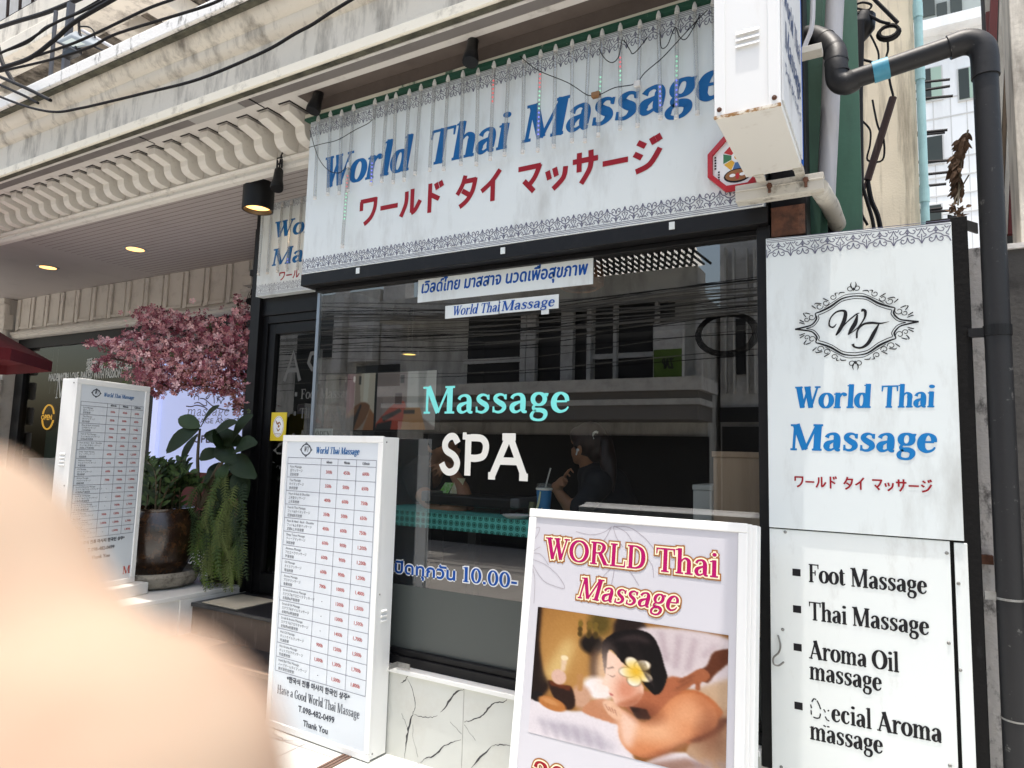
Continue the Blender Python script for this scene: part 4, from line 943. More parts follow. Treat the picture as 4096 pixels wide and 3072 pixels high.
for x in (bx_l + .13, bx_r - .06): s.tube([(x, 2.697, 2.563), (x, 2.685, 2.563)], .011, 6); s.tube([(x, 2.69, 2.562), (x, 2.69, 2.535)], .006, 6)
s.build('bolt', m_rust, bm_)
s = MB(); p1, p2 = at(3262, 800, 2.80), at(3310, 905, 3.06); s.tube([(bx_r - .02, 2.73, 2.54), (bx_r + .0, 2.95, 2.545), (bx_r + .01, 3.2, 2.54)], .035, 14); s.build('beam_pipe', m_dirtysteel, bm_, smooth=True)
# short stub bracket beside it
c = at(3244, 238, 2.74); s = MB(); s.box(c.x - .04, c.x + .045, 2.66, 2.72, c.z - .012, c.z + .014); s.box(c.x - .04, c.x - .034, 2.655, 2.725, c.z - .05, c.z + .018); tag(s.build('stub_bracket', m_dirtysteel, bevel=.002), 'short white steel stub on the right side of the projecting lightbox', 'bracket')

# ------------------------------------------------------------------ tall white sign and the service list to the right of the window
fr_b = thing('sign_frame', 'tall black timber frame carrying the two white signs right of the window', 'sign frame', (-.1, 2.85, 0))
s = MB(); s.box(-.432, -.30, 2.84, 2.98, .0, 3.483); s.build('frame_post', m_black, fr_b)
s = MB(); s.box(.10, .225, 2.812, 2.95, .0, 2.385); s.build('frame_post', M('weathered_black_timber', (19, 18, 18), .8, spec=.2, dirt=(80, 82, 84), dfac=.4, dscale=6, dlo=.56, dhi=.72, streak=3, bump=.2), fr_b, bevel=.003)
s = MB(); s.box(-.299, .099, 2.86, 2.9, .0, 2.38); s.build('back_board', m_black, fr_b)
s = MB(); s.box(-.43, -.305, 2.825, 2.8395, 2.40, 2.52); s.build('rust_plate', m_rust, fr_b)
wt = thing('logo_sign', 'tall white sign with a scrolled monogram and blue lettering, right of the window', 'sign', (-.13, 2.80, 1.26))
Wl, Wr = -.446, .176
s = MB(); s.hexa([(Wl, 2.79, 1.254), (Wr, 2.79, 1.254), (Wr, 2.811, 1.254), (Wl, 2.811, 1.254), (Wl, 2.79, 2.385), (Wr, 2.79, 2.362), (Wr, 2.811, 2.362), (Wl, 2.811, 2.385)]); s.build('sign_panel', m_signwhite, wt, bevel=.0015)
frw = Fr((0, 2.79, 0), (1, 0, -.018), (.0, 0, 1))
ink = Ink(frw); lace(ink, Wl + .003, Wr - .003, 2.375, .078, 7, up=False, w=.003); ink.build('scroll_border', i_grey, wt)
for a_ in (('World', -.352, 1.706, .083, .262), ('Thai', -.062, 1.706, .08, .168), ('Massage', -.372, 1.548, .098, .482)):
    ink = Ink(FY(2.79)); ink.serif(a_[0], a_[1], a_[2], a_[3], 0, width=a_[4], shear=.08, wt=1.29); ink.build('sign_lettering', i_blue2, wt)
#, 1.706, .083, 0, width=.262, shear=.08, wt=1.28); ink.serif('Thai', -.062, 1.706, .08, 0, width=.168, shear=.08, wt=1.28); ink.serif('Massage', -.372, 1.548, .098, 0, width=.482, shear=.08, wt=1.3); ink.build('sign_lettering', i_blue2, wt)
ink = Ink(FY(2.79)); kata(ink, 'ワールド タイ マッサージ', -.355, 1.41, .046, .447, 0, pen=.13); ink.build('sign_lettering', i_red, wt)
ink = Ink(FY(2.79)); ex, ez = -.138, 2.012
def E_(pts, w, mi=0, n=6):
    for sx_ in (1, -1):
        for sz_ in (1, -1): ink.ribbon([(ex + sx_ * a_, ez + sz_ * b_, w if not isinstance(w, list) else w[i]) for i, (a_, b_) in enumerate(pts)], mi, n=n)
E_([(0, .112), (.04, .105), (.08, .078), (.115, .062), (.132, .055), (.128, .036), (.145, .014), (.172, .006), (.205, 0)], [.004, .006, .008, .006, .004, .006, .005, .006, .006])
E_([(0, .102), (.04, .095), (.075, .07), (.105, .055), (.122, .048), (.12, .034), (.138, .009), (.165, 0)], .0028)
E_([(0, .12), (.03, .118), (.07, .095), (.1, .075)], .0022)
for cx_, cz_, r_ in ((.012, .142, .012), (.07, .114, .011), (.095, .094, .012), (.117, .082, .013), (.145, .043, .013), (.163, .035, .010)):
    E_([(cx_ + r_ * (1 - k * .055) * math.cos(k * .55 + 3), cz_ + r_ * (1 - k * .055) * math.sin(k * .55 + 3)) for k in range(12)], .0026, n=2)
for (a_, b_, c_, d_) in ((.0, .132, .006, .165), (.03, .128, .05, .12), (.06, .118, .052, .128), (.085, .1, .105, .112), (.11, .092, .135, .09), (.13, .075, .142, .088), (.15, .055, .168, .058), (.165, .045, .17, .062), (.17, .018, .19, .022), (.172, .025, .188, .035)):
    E_([(a_, b_), ((a_ + c_) / 2 + .006, (b_ + d_) / 2 + .004), (c_, d_)], [.003, .004, .001])
def wz(x, y): q = at(2996 + x / 1.8436, 900 + y / 1.8436, 2.79); return (q.x, q.z)
def rw(pts): ink.ribbon([(*wz(x, y), w) for x, y, w in pts], 0, n=6)
rw([(645, 730, .002), (620, 755, .006), (592, 740, .006), (600, 690, .005), (640, 645, .006), (690, 632, .008), (712, 650, .012), (700, 710, .014), (665, 780, .012), (640, 815, .004)])
rw([(640, 815, .002), (720, 720, .004), (790, 660, .005), (815, 650, .002)]); rw([(800, 660, .004), (785, 720, .014), (755, 770, .013), (733, 810, .005)]); rw([(733, 810, .002), (800, 760, .004), (850, 690, .006), (858, 640, .010), (838, 625, .008), (832, 640, .005)])
rw([(795, 835, .006), (800, 780, .006), (840, 735, .007), (900, 722, .009), (970, 726, .006), (1035, 712, .001)]); rw([(960, 728, .003), (925, 790, .012), (880, 870, .012), (830, 905, .008), (780, 900, .007), (765, 878, .010)])
ink.build('monogram_emblem', i_black, wt)
ls = thing('service_list_sign', 'white sheet sign listing four massages in black lettering, below the tall monogram sign', 'sign', (-.13, 2.80, .3))
s = MB(); s.box(Wl, .135, 2.797, 2.8115, .05, 1.249); s.build('sign_panel', m_white, ls, bevel=.0015)
s = MB(); s.box(.147, .185, 2.797, 2.8115, .05, 1.246); s.build('side_strip', m_white, ls, bevel=.0015)
ink = Ink(FY(2.797))
for t_, x_, z_, w_ in (('Foot Massage', -.312, 1.064, .378), ('Thai Massage', -.312, .928, .380), ('Aroma Oil', -.314, .791, .288), ('massage', -.314, .718, .235), ('ecial Aroma', -.243, .585, .336), ('massage', -.316, .509, .235)):
    ink.serif(t_, x_, z_, .066, 0, width=w_, wt=1.12); ink.build('list_lettering', i_black, ls); ink = Ink(FY(2.797))
for z_ in (1.081, .948, .811, .604): ink.rect(-.366, -.338, z_, z_ + .026); ink.build('list_bullet', i_black, ls); ink = Ink(FY(2.797))
for pts in ([(-.307, .64), (-.300, .652), (-.292, .65)], [(-.290, .648), (-.283, .635), (-.278, .62)], [(-.311, .63), (-.308, .618)], [(-.31, .61), (-.309, .595)], [(-.303, .588), (-.293, .586), (-.282, .59), (-.279, .605)], [(-.268, .622), (-.262, .612)], [(-.255, .618), (-.25, .622)], [(-.263, .598), (-.258, .588), (-.25, .585)], [(-.27, .566), (-.262, .563)], [(-.258, .564), (-.25, .565)]):
    ink.ribbon([(a_, b_, .0045) for a_, b_ in pts], 0, n=2)
ink.build('list_lettering', i_black, ls)
s = MB()
for px, py in ((3787, 2212), (3795, 2572), (3834, 2334), (3841, 2680), (3141, 2128), (3131, 2518), (3800, 3062), (3125, 3068)):
    q = at(px, py, 2.797); s.lathe([(.001, -.004), (.004, -.0035), (.006, -.001), (.006, 0)], q, 10, axis='y')
s.build('screw_head', m_steel, ls, smooth=True)
hk = MB(); q = at(3105, 2570, 2.79)
hk.tube([at(3112, 2540, 2.79), at(3122, 2580, 2.785), at(3115, 2610, 2.782), at(3095, 2630, 2.782), at(3095, 2655, 2.782), at(3115, 2662, 2.782), at(3135, 2648, 2.78)], .0035, 6, smooth=5)
tag(hk.build('wire_hook', m_steel, smooth=True), 'bent wire hook on the left edge of the service list sign', 'hook')
# ------------------------------------------------------------------ price list lightboxes
ROWS = [('Foot Massage', '足マッサージ', '足部按摩', '300b', '450b', '600b'), ('Thai Massage', 'タイマッサージ', '泰式按摩', '350b', '500b', '650b'), ('Head & Back & Shoulder', '上半身マッサージ', '上半身按摩', '400b', '600b', '750b'),
 ('Foot & Thai Massage', 'フット&タイマッサージ', '足部&泰式按摩', '350b', '500b', '650b'), ('Foot & Head - Back - Shoulder', 'フット&上半身マッサージ', '足部&上半身按摩', '400b', '600b', '750b'), ('Deep Tissue Massage', 'ディープマッサージ', '深层按摩', '600b', '900b', '1,200b'),
 ('Aloevera Massage', 'アロエベラマッサージ', '芦荟按摩', '600b', '900b', '1,200b'), ('Oil Massage', 'オイルマッサージ', '精油按摩', '600b', '900b', '1,200b'), ('Aroma Massage', 'アロママッサージ', '香薰按摩', '700b', '1000b', '1,400b'),
 ('Scrub & Aloevera Massage', 'スクラブ&アロエベラマッサージ', '去角质&芦荟按摩', '-', '1300b', '1,500b'), ('Scrub & Oil Massage', 'スクラブ&オイルマッサージ', '去角质&精油按摩', '-', '1300b', '1,500b'), ('Scrub & Aroma Massage', 'スクラブ&アロママッサージ', '去角质&香薰按摩', '-', '1400b', '1,700b'),
 ('Hot Oil Massage', 'ホットオイルマッサージ', '热油按摩', '900b', '1200b', '1,500b'), ('Hot Aroma Massage', 'ホットアロママッサージ', '热香薰按摩', '1,000b', '1,300b', '1,700b'), ('Herb Ball Thai Massage', 'ハーブボールタイマッサージ', '泰式草药球按摩', '-', '1,500b', '1,800b')]
def menu_box(name, label, o, u, W, H, D, louvre_side, full=True):
    """lightbox standing at o (front bottom-left corner), face along u, depth behind it"""
    t = thing(name, label, 'price board', o)
    f = Fr(o, u, (0, 0, 1)); bk_ = -f.n
    def bx(mb, a0, a1, b0, b1, c0, c1, mi=0):
        P = [f.p(a, b, c) for b in (b0, b1) for a, c in ((a0, c1), (a1, c1), (a1, c0), (a0, c0))]
        mb.hexa(P, mi)
    s = MB(); bx(s, .004, W - .004, .004, H - .004, -D, -.014); s.build('box_body', m_boxwhite, t, bevel=.004)
    s = MB(); fw = .034
    bx(s, 0, W, 0, fw, -.0135, 0); bx(s, 0, W, H - fw, H, -.0135, 0); bx(s, 0, fw, fw + .0005, H - fw - .0005, -.0135, 0); bx(s, W - fw, W, fw + .0005, H - fw - .0005, -.0135, 0); s.build('front_frame', m_boxwhite, t, bevel=.003)
    s = MB(); s.quad(f.p(fw, fw, -.007), f.p(W - fw, fw, -.007), f.p(W - fw, H - fw, -.007), f.p(fw, H - fw, -.007)); s.build('menu_sheet', m_menupaper, t)
    i1 = Ink(f, -.0062)
    pw = W - 2 * fw; ph = H - 2 * fw
    X = lambda v: fw + v * pw
    Z = lambda v: H - fw - v * ph
    # heading
    i2 = Ink(f, -.0062); i2.serif('World Thai Massage', X(.335), Z(.043 if full else .052), .036 * W / .77, 0, width=pw * .475, shear=.17, wt=1.15); i2.build('menu_heading', i_blue, t)
    ex, ez, q = X(.225), Z(.030 if full else .038), .048 * W / .77
    i1.ribbon([(ex + q * math.cos(a), ez + q * .8 * math.sin(a), .006) for a in [k * math.pi / 2 for k in range(4)]], 0, closed=True, n=1)
    i1.ribbon([(ex + q * .8 * math.cos(k * .39), ez + q * .62 * math.sin(k * .39), .006) for k in range(16)], 0, closed=True, n=1)
    i1.serif('WT', ex - q * .4, ez - q * .22, .028, 0, width=q * .85, shear=.25)
    top, hb, bot = (.06, .083, .826) if full else (.086, .106, .762)
    cols = (.02, .405, .59, .785, .985)
    lw = .0022
    for c_ in cols: i1.line((X(c_), Z(top)), (X(c_), Z(bot)), lw, 1)
    i1.line((X(cols[0]), Z(top)), (X(cols[4]), Z(top)), lw, 1)
    rh = (bot - hb) / 15
    for k in range(16): i1.line((X(cols[0]), Z(hb + k * rh)), (X(cols[4]), Z(hb + k * rh)), lw, 1)
    for k, h_ in enumerate(('60min', '90min', '120min')): i1.text(h_, X((cols[k + 1] + cols[k + 2]) / 2), Z(hb - .007), .018, 0, align='c', bold=.0006)
    i3 = Ink(f, -.0062)
    for k, r_ in enumerate(ROWS):
        y = hb + k * rh
        tx = X(.055); sz = .0175 * W / .77
        i1.text(r_[0], tx, Z(y + rh * .29), sz, 0); i1.text(r_[1], tx, Z(y + rh * .58), sz * 1.0, 0); i1.text(r_[2], tx, Z(y + rh * .88), sz * 1.05, 0)
        for j in range(3):
            (i1 if r_[3 + j] == '-' else i3).text(r_[3 + j], X((cols[j + 1] + cols[j + 2]) / 2), Z(y + rh * .60), .025 * W / .77, 0, align='c', bold=.0004)
    i1.text('*한국식 전통 마사지 한국인 상주*', X(.5), Z(.852 if full else .792), .034 * W / .77, 0, align='c', bold=.0012)
    if full:
        i1.serif('Have a Good World Thai Massage', X(.06), Z(.902), .045 * W / .77, 0, width=pw * .88, wt=.8)
        i1.text('T.098-482-0499', X(.5), Z(.940), .042 * W / .77, 0, align='c', bold=.0011); i1.text('Thank You', X(.5), Z(.982), .042 * W / .77, 0, align='c', bold=.0011)
    else:
        i1.text('T.098-482-0499', X(.5), Z(.832), .042 * W / .77, 0, align='c', bold=.0011); i1.text('Thank You', X(.5), Z(.872), .042 * W / .77, 0, align='c', bold=.0011); i3.serif('M', X(.86), Z(.975), .05, 0)
    i1.build('menu_lettering', [i_menublack, i_grey], t); i3.build('price_lettering', i_menured, t)
    # louvres on the visible side
    a_ = W - .004 if louvre_side > 0 else .004; sg_ = louvre_side
    for k in range(3 if full else 4):
        s = MB(); z = H * .42 + k * .024 if full else H * .60 + k * .022
        P = []
        for c_ in (-D * .68, -D * .36):
            P += [f.p(a_ + sg_ * .0005, z, c_), f.p(a_ + sg_ * .009, z - .006, c_), f.p(a_ + sg_ * .009, z - .011, c_), f.p(a_ + sg_ * .0005, z - .014, c_)]
        s.hexa([P[0], P[1], P[5], P[4], P[3], P[2], P[6], P[7]]); s.build('louvre', m_boxwhite, t, bevel=.0015)
    s = MB()
    for z in (.03, H * .5, H - .03): s.ball(f.p(a_, z, -.03), .005, n=5)
    s.build('screw', m_steel, t, smooth=True)
    return t
A = Vector((-3.045, 2.735, .006)); B = Vector((-2.277, 2.692, .006))
mbx = menu_box('price_lightbox', 'white price list lightbox standing before the shop window, in front of the steps', A, (B - A), (B - A).length, 1.572, .125, 1)
s = MB(); q = at(1600, 2660, 2.80); s.box(q.x - .02, q.x + .06, 2.80, 2.804, q.z - .012, q.z + .012); s.box(q.x - .022, q.x - .018, 2.74, 2.804, q.z - .012, q.z + .012); tag(s.build('steel_angle', m_steel), 'small perforated steel angle tying the nearer price lightbox to the window sill', 'bracket')
far = Vector((-4.50, 2.85, .585)); du = Vector((-.211, .977, 0)).normalized(); W2 = .56
m2 = menu_box('price_lightbox', 'white price list lightbox standing on a white block at the planter, turned sideways', far - du * W2, du, W2, 1.315, .125, -1, full=False)
s = MB(); f2 = Fr(far - du * W2, du, (0, 0, 1)); P = [f2.p(a, b, c) for b in (-.078, -.002) for a, c in ((-.06, -.20), (W2 + .045, -.20), (W2 + .045, .075), (-.06, .075))]
s.hexa(P); tag(s.build('white_block', m_planter, bevel=.006), 'white flat block on the planter under the sideways price lightbox', 'block')

# ------------------------------------------------------------------ photographic prints, computed as colour fields
class Canvas:
    def __init__(s, w, h, bg): s.w, s.h = w, h; s.im = np.ones((h, w, 3)) * np.array(bg, float); s.yy, s.xx = np.mgrid[0:h, 0:w]; s.xx = (s.xx + .5) / w; s.yy = (s.yy + .5) / h
    def blur(s, a, r):
        if r < .3: return a
        n = int(3 * r) + 1; k = np.exp(-np.arange(-n, n + 1) ** 2 / (2 * r * r)); k /= k.sum()
        b = np.pad(a, n, mode='edge')
        b = np.apply_along_axis(lambda v: np.convolve(v, k, 'valid'), 0, b)
        return np.apply_along_axis(lambda v: np.convolve(v, k, 'valid'), 1, b)
    def mask(s, poly, soft):
        P = catmull(poly, 5, True) if len(poly) > 4 else [np.array(p) for p in poly]
        ins = np.zeros((s.h, s.w), bool); n = len(P)
        for i in range(n):
            x0, y0 = P[i]; x1, y1 = P[(i + 1) % n]
            if y0 == y1: continue
            c = ((y0 > s.yy) != (y1 > s.yy)) & (s.xx < (x1 - x0) * (s.yy - y0) / (y1 - y0) + x0)
            ins ^= c
        return s.blur(ins.astype(float), soft)
    def paint(s, m, c): s.im = s.im * (1 - m[..., None]) + np.array(c, float) * m[..., None]
    def poly(s, p, c, soft=.6, al=1.0): s.paint(s.mask(p, soft) * al, c)
    def ell(s, cx, cy, rx, ry, c, soft=.3, al=1.0, rot=0):
        ca, sa = math.cos(rot), math.sin(rot); dx, dy = s.xx - cx, s.yy - cy
        d = np.sqrt(((dx * ca + dy * sa) / rx) ** 2 + ((-dx * sa + dy * ca) / ry) ** 2)
        s.paint(np.clip((1 - d) / max(soft, 1e-3) + .5, 0, 1) * al, c)
    def build(s, name, corner, mat, parent):
        """corner(u, v) gives the world point; v runs downwards"""
        w, h = s.w, s.h
        vs = [corner(i / (w - 1), j / (h - 1)) for j in range(h) for i in range(w)]
        fs = [(j * w + i, (j + 1) * w + i, (j + 1) * w + i + 1, j * w + i + 1) for j in range(h - 1) for i in range(w - 1)]
        off = parent_loc(parent)
        me = bpy.data.meshes.new(name); me.from_pydata([tuple(Vector(v) - off) for v in vs], [], fs); me.materials.append(mat)
        c = np.clip(s.im / 255, 0, 1); c = np.where(c <= .04045, c / 12.92, ((c + .055) / 1.055) ** 2.4)
        at_ = me.color_attributes.new('print', 'FLOAT_COLOR', 'POINT')
        at_.data.foreach_set('color', np.concatenate([c.reshape(-1, 3), np.ones((w * h, 1))], 1).astype(np.float32).ravel())
        o = bpy.data.objects.new(name, me); COL.objects.link(o); o.parent = parent
        return o
m_print = VCOL('poster_print', .45)
m_print.node_tree.nodes['Principled BSDF'].inputs['Specular IOR Level'].default_value = .2

# poster lightbox (leaning back against the window)
PT = thing('poster_stand', 'white framed poster lightbox with magenta lettering and a massage photograph, leaning on the window', 'poster', (-.93, 2.45, 0))
tl, tr = at(2100, 2036, 2.60), at(2990, 2101, 2.60); 
PYb, PYt, PZt = 2.44, 2.60, 1.274
pxl, pxr = (at(2100, 2036, 2.60).x + at(2055, 3072, 2.47).x) / 2 - .002, -.488
vup = Vector((0, PYt - PYb, PZt)).normalized(); PH = Vector((0, PYt - PYb, PZt)).length; PWd = pxr - pxl
fp = Fr((pxl, PYb, 0.004), (1, 0, 0), vup)
def pbx(mb, a0, a1, b0, b1, c0, c1): mb.hexa([fp.p(a, b, c) for b in (b0, b1) for a, c in ((a0, c1), (a1, c1), (a1, c0), (a0, c0))])
s = MB(); pbx(s, .002, PWd + .028, .003, PH - .004, -.10, -.022); s.build('box_body', m_boxwhite, PT, bevel=.004)
s = MB(); pbx(s, .001, PWd + .012, .001, PH - .002, -.0215, -.012); s.build('side_trim', m_boxwhite, PT, bevel=.002)
s = MB(); w_ = .034
pbx(s, 0, PWd, 0, w_, -.0118, 0); pbx(s, 0, PWd, PH - w_, PH, -.0118, 0); pbx(s, 0, w_, w_ + .0005, PH - w_ - .0005, -.0118, 0); pbx(s, PWd - w_, PWd, w_ + .0005, PH - w_ - .0005, -.0118, 0); s.build('front_frame', m_boxwhite, PT, bevel=.004)
s = MB(); s.quad(fp.p(w_, w_, -.007), fp.p(PWd - w_, w_, -.007), fp.p(PWd - w_, PH - w_, -.007), fp.p(w_, PH - w_, -.007)); s.build('poster_sheet', M('poster_paper', (194, 192, 198), .3, coat=.2), PT)
def pp(x, y):
    """survey point on the leaning poster face"""
    r = Vector(RW @ np.array([2000 + x / 1.547 - 2048, 2000 + y / 1.547 - 1536, F_PX])); o = Vector((0, 0, CAM_H))
    t = (fp.p(0, 0, -.006) - o).dot(fp.n) / r.dot(fp.n); q = o + r * t - fp.o
    return (q.dot(fp.u), q.dot(fp.v))
ink = Ink(fp, -.0062)
flr = M('poster_flower_line', (150, 140, 148), .5)
for pts in ([(690, 165), (640, 200), (560, 215), (470, 195)], [(690, 165), (650, 240), (600, 290)], [(700, 165), (720, 230), (760, 290)], [(700, 165), (800, 170), (890, 230), (950, 300)], [(705, 160), (780, 200), (820, 260)], [(880, 330), (940, 400), (950, 480)], [(710, 420), (700, 470), (690, 520)], [(690, 420), (660, 450), (625, 490)], [(740, 420), (800, 440), (860, 530)], [(180, 215), (210, 180), (245, 170), (235, 210), (200, 260)], [(190, 330), (250, 335), (300, 400)], [(180, 360), (280, 400), (360, 470), (400, 545), (330, 530), (260, 490), (185, 370)], [(185, 380), (215, 480), (210, 640)], [(190, 330), (230, 300), (250, 290)]):
    ink.ribbon([(*pp(*p), .0018) for p in pts], 0, n=5)
ink.build('poster_flowers', flr, PT)
ink = Ink(fp, -.0058)
(x0, z0), (x1, z1) = pp(275, 365), pp(1355, 470)
(x2, z2), (x3, z3) = pp(480, 600), pp(1110, 680)
(x4, z4) = pp(195, 1650)
LINES = [('WORLD Thai', x0, z0 + .001, .088, x1 - x0, 0.0), ('Massage', x2 - .005, z2 - .004, .082, x3 - x2, .24)]
LINES.append(('20 m', x4 + .005, z4 - .062, .09, .30, 0.0))
for t_, xx, zz, cp, ww, sh in LINES:
    ink = Ink(fp, -.0058)
    for lay, (wd, mi) in enumerate(((.0105, 1), (.0052, 2), (.0, 0))):
        ink.lift = -.0058 + lay * .0007; ink.k = 0
        ink.serif(t_, xx, zz, cp, mi if mi or t_ != '20 m' else 3, width=ww, shear=sh, wt=.95, wadd=wd)
    ink.build('poster_lettering', [i_magenta, i_gold, i_pale, i_red], PT)
cv = Canvas(230, 190, (150, 104, 56))
def q_(x, y):
    u = (x - 222 + 37 * (y - 660) / 828) / (1190 + 30 * (y - 660) / 900); v = (y - (660 + 147 * max(0, u))) / (828 + 85 * u); return (u, v)
def Q(*p): return [q_(*a) for a in p]
cv.ell(.30, .15, .35, .4, (186, 140, 80), 1.2); cv.ell(.2, .42, .25, .3, (200, 156, 96), 1.0, .8)
cv.poly(Q((215, 650), (250, 655), (245, 900), (275, 1080), (320, 1200), (180, 1260)), (42, 26, 20), 2)
cv.poly(Q((290, 1100), (430, 880), (480, 900), (440, 1060), (350, 1150)), (232, 208, 150), 6, .8)
cv.ell(*q_(650, 760), .06, .10, (110, 92, 42), .9); cv.ell(*q_(600, 905), .065, .075, (34, 25, 20), .5); cv.poly(Q((590, 940), (640, 940), (640, 1130), (595, 1130)), (70, 46, 30), 3)
cv.poly(Q((755, 730), (930, 760), (915, 900), (800, 1000), (740, 900)), (48, 34, 30), 2)
cv.poly(Q((915, 780), (1430, 840), (1425, 1140), (1250, 1180), (1050, 1090), (950, 930)), (222, 210, 212), 2)
for a in ((1010, 800, 1060, 1000), (1120, 820, 1110, 1040), (1210, 840, 1180, 1050), (1330, 870, 1260, 960)): cv.poly(Q((a[0], a[1]), (a[0] + 26, a[1]), (a[2] + 20, a[3]), (a[2] - 12, a[3])), (182, 162, 168), 3, .7)
cv.poly(Q((1180, 1180), (1420, 1080), (1420, 1330), (1300, 1260)), (206, 178, 150), 3)
cv.ell(*q_(645, 1190), .085, .085, (246, 240, 240), .5, 1.0)
cv.poly(Q((170, 1290), (300, 1300), (460, 1340), (620, 1340), (820, 1420), (900, 1640), (1100, 1560), (1420, 1600), (1440, 1800), (170, 1520)), (234, 227, 231), 1.5)
cv.poly(Q((240, 1400), (520, 1440), (760, 1540), (700, 1580), (420, 1500)), (192, 186, 196), 5, .7); cv.poly(Q((950, 1640), (1180, 1590), (1400, 1640), (1100, 1680)), (150, 112, 96), 3, .8)
cv.ell(*q_(540, 1250), .055, .09, (212, 172, 146), .5); cv.poly(Q((505, 1105), (550, 1100), (545, 1210), (515, 1210)), (196, 150, 100), 1)
cv.poly(Q((316, 1150), (400, 1180), (472, 1190), (500, 1300), (450, 1335), (380, 1290), (330, 1210)), (58, 34, 26), 1); cv.poly(Q((320, 1150), (470, 1185), (465, 1215), (330, 1180)), (128, 66, 36), 1, .8)
cv.ell(*q_(385, 1125), .042, .058, (226, 192, 176), .25); cv.poly(Q((402, 985), (442, 990), (425, 1085), (395, 1085)), (232, 206, 178), 1); cv.ell(*q_(420, 1000), .02, .02, (244, 226, 190), .4)
cv.ell(*q_(240, 1255), .035, .04, (30, 24, 26), .3); cv.ell(*q_(345, 1300), .082, .048, (196, 134, 78), .25, rot=.25); cv.ell(*q_(330, 1285), .05, .02, (214, 158, 104), .8, rot=.25)
# back, neck and arm
cv.poly(Q((1090, 1200), (1180, 1170), (1260, 1180), (1340, 1240), (1400, 1340), (1400, 1480), (1180, 1500), (1060, 1330)), (200, 128, 84), 1)
cv.poly(Q((1210, 1490), (1330, 1390), (1420, 1270), (1430, 1640), (1200, 1580)), (192, 160, 132), 1); cv.poly(Q((1200, 1480), (1330, 1360), (1400, 1330), (1380, 1400), (1260, 1480)), (92, 52, 40), 2, .9)
cv.poly(Q((860, 1180), (980, 1190), (1090, 1090), (1170, 1140), (1060, 1300), (980, 1350), (880, 1340), (820, 1290)), (186, 118, 84), 1.2)
cv.poly(Q((840, 1290), (950, 1310), (980, 1370), (890, 1370)), (26, 18, 18), 1)
cv.poly(Q((560, 1310), (620, 1265), (700, 1260), (790, 1330), (800, 1410), (700, 1395), (560, 1350)), (206, 150, 116), 1)
cv.poly(Q((770, 1310), (850, 1340), (930, 1390), (1020, 1320), (1110, 1220), (1230, 1190), (1330, 1270), (1340, 1390), (1180, 1490), (1040, 1580), (930, 1608), (840, 1570), (790, 1500), (775, 1400)), (216, 148, 104), 1)
cv.poly(Q((860, 1380), (940, 1420), (1100, 1330), (1190, 1240), (1240, 1260), (1120, 1400), (960, 1500), (860, 1500)), (240, 190, 152), 7, .7); cv.poly(Q((770, 1310), (850, 1345), (900, 1390), (880, 1480), (850, 1560), (800, 1510), (776, 1400)), (248, 222, 208), 4, .8); cv.poly(Q((1230, 1195), (1330, 1270), (1340, 1390), (1240, 1450), (1270, 1330)), (160, 92, 58), 6, .7); cv.poly(Q((840, 1560), (940, 1600), (1180, 1480), (1320, 1400), (1300, 1440), (1050, 1590), (920, 1612)), (150, 92, 66), 3, .8)
cv.poly(Q((680, 1275), (740, 1265), (790, 1310), (790, 1380), (740, 1370), (700, 1330)), (236, 196, 168), 1)
for k in range(4): cv.poly(Q((690 + k * 20, 1290 + k * 9), (697 + k * 20, 1290 + k * 9), (722 + k * 16, 1330 + k * 8), (716 + k * 16, 1330 + k * 8)), (170, 116, 92), .6, .7)
# head
cv.poly(Q((690, 925), (720, 945), (800, 1010), (880, 1100), (930, 1180), (900, 1260), (860, 1290), (790, 1296), (752, 1280), (735, 1240), (712, 1215), (716, 1195), (700, 1172), (672, 1160), (688, 1100), (680, 1000)), (244, 210, 190), .8)
cv.ell(*q_(825, 1190), .06, .09, (214, 142, 112), 1.3, .75); cv.poly(Q((760, 1285), (860, 1240), (920, 1200), (900, 1270), (820, 1300)), (190, 122, 90), 2, .8)
cv.poly(Q((662, 910), (690, 860), (760, 815), (880, 798), (970, 830), (1020, 920), (1050, 1030), (1065, 1100), (1035, 1190), (990, 1210), (940, 1160), (900, 1110), (850, 1060), (790, 1010), (730, 940), (700, 960), (690, 1095), (672, 1010)), (24, 17, 18), .7)
cv.poly(Q((740, 880), (840, 830), (930, 840), (960, 890), (860, 870)), (84, 70, 70), 2.5, .7)
cv.poly(Q((700, 1055), (735, 1045), (742, 1052), (702, 1064)), (60, 40, 36), .7); cv.poly(Q((705, 1095), (735, 1108), (752, 1102), (735, 1115)), (50, 30, 28), .6); cv.poly(Q((718, 1212), (740, 1222), (745, 1236), (722, 1228)), (178, 78, 78), .7)
for k in range(5):
    a = k * 1.2566 + .5; cx, cy = q_(880 + 52 * math.cos(a), 1070 + 58 * math.sin(a)); cv.ell(cx, cy, .047, .038, (120, 96, 72), .25, .8, rot=a); cv.ell(cx, cy, .044, .034, (248, 240, 222), .35, rot=a)
cv.ell(*q_(880, 1070), .045, .055, (238, 196, 70), 1.6)
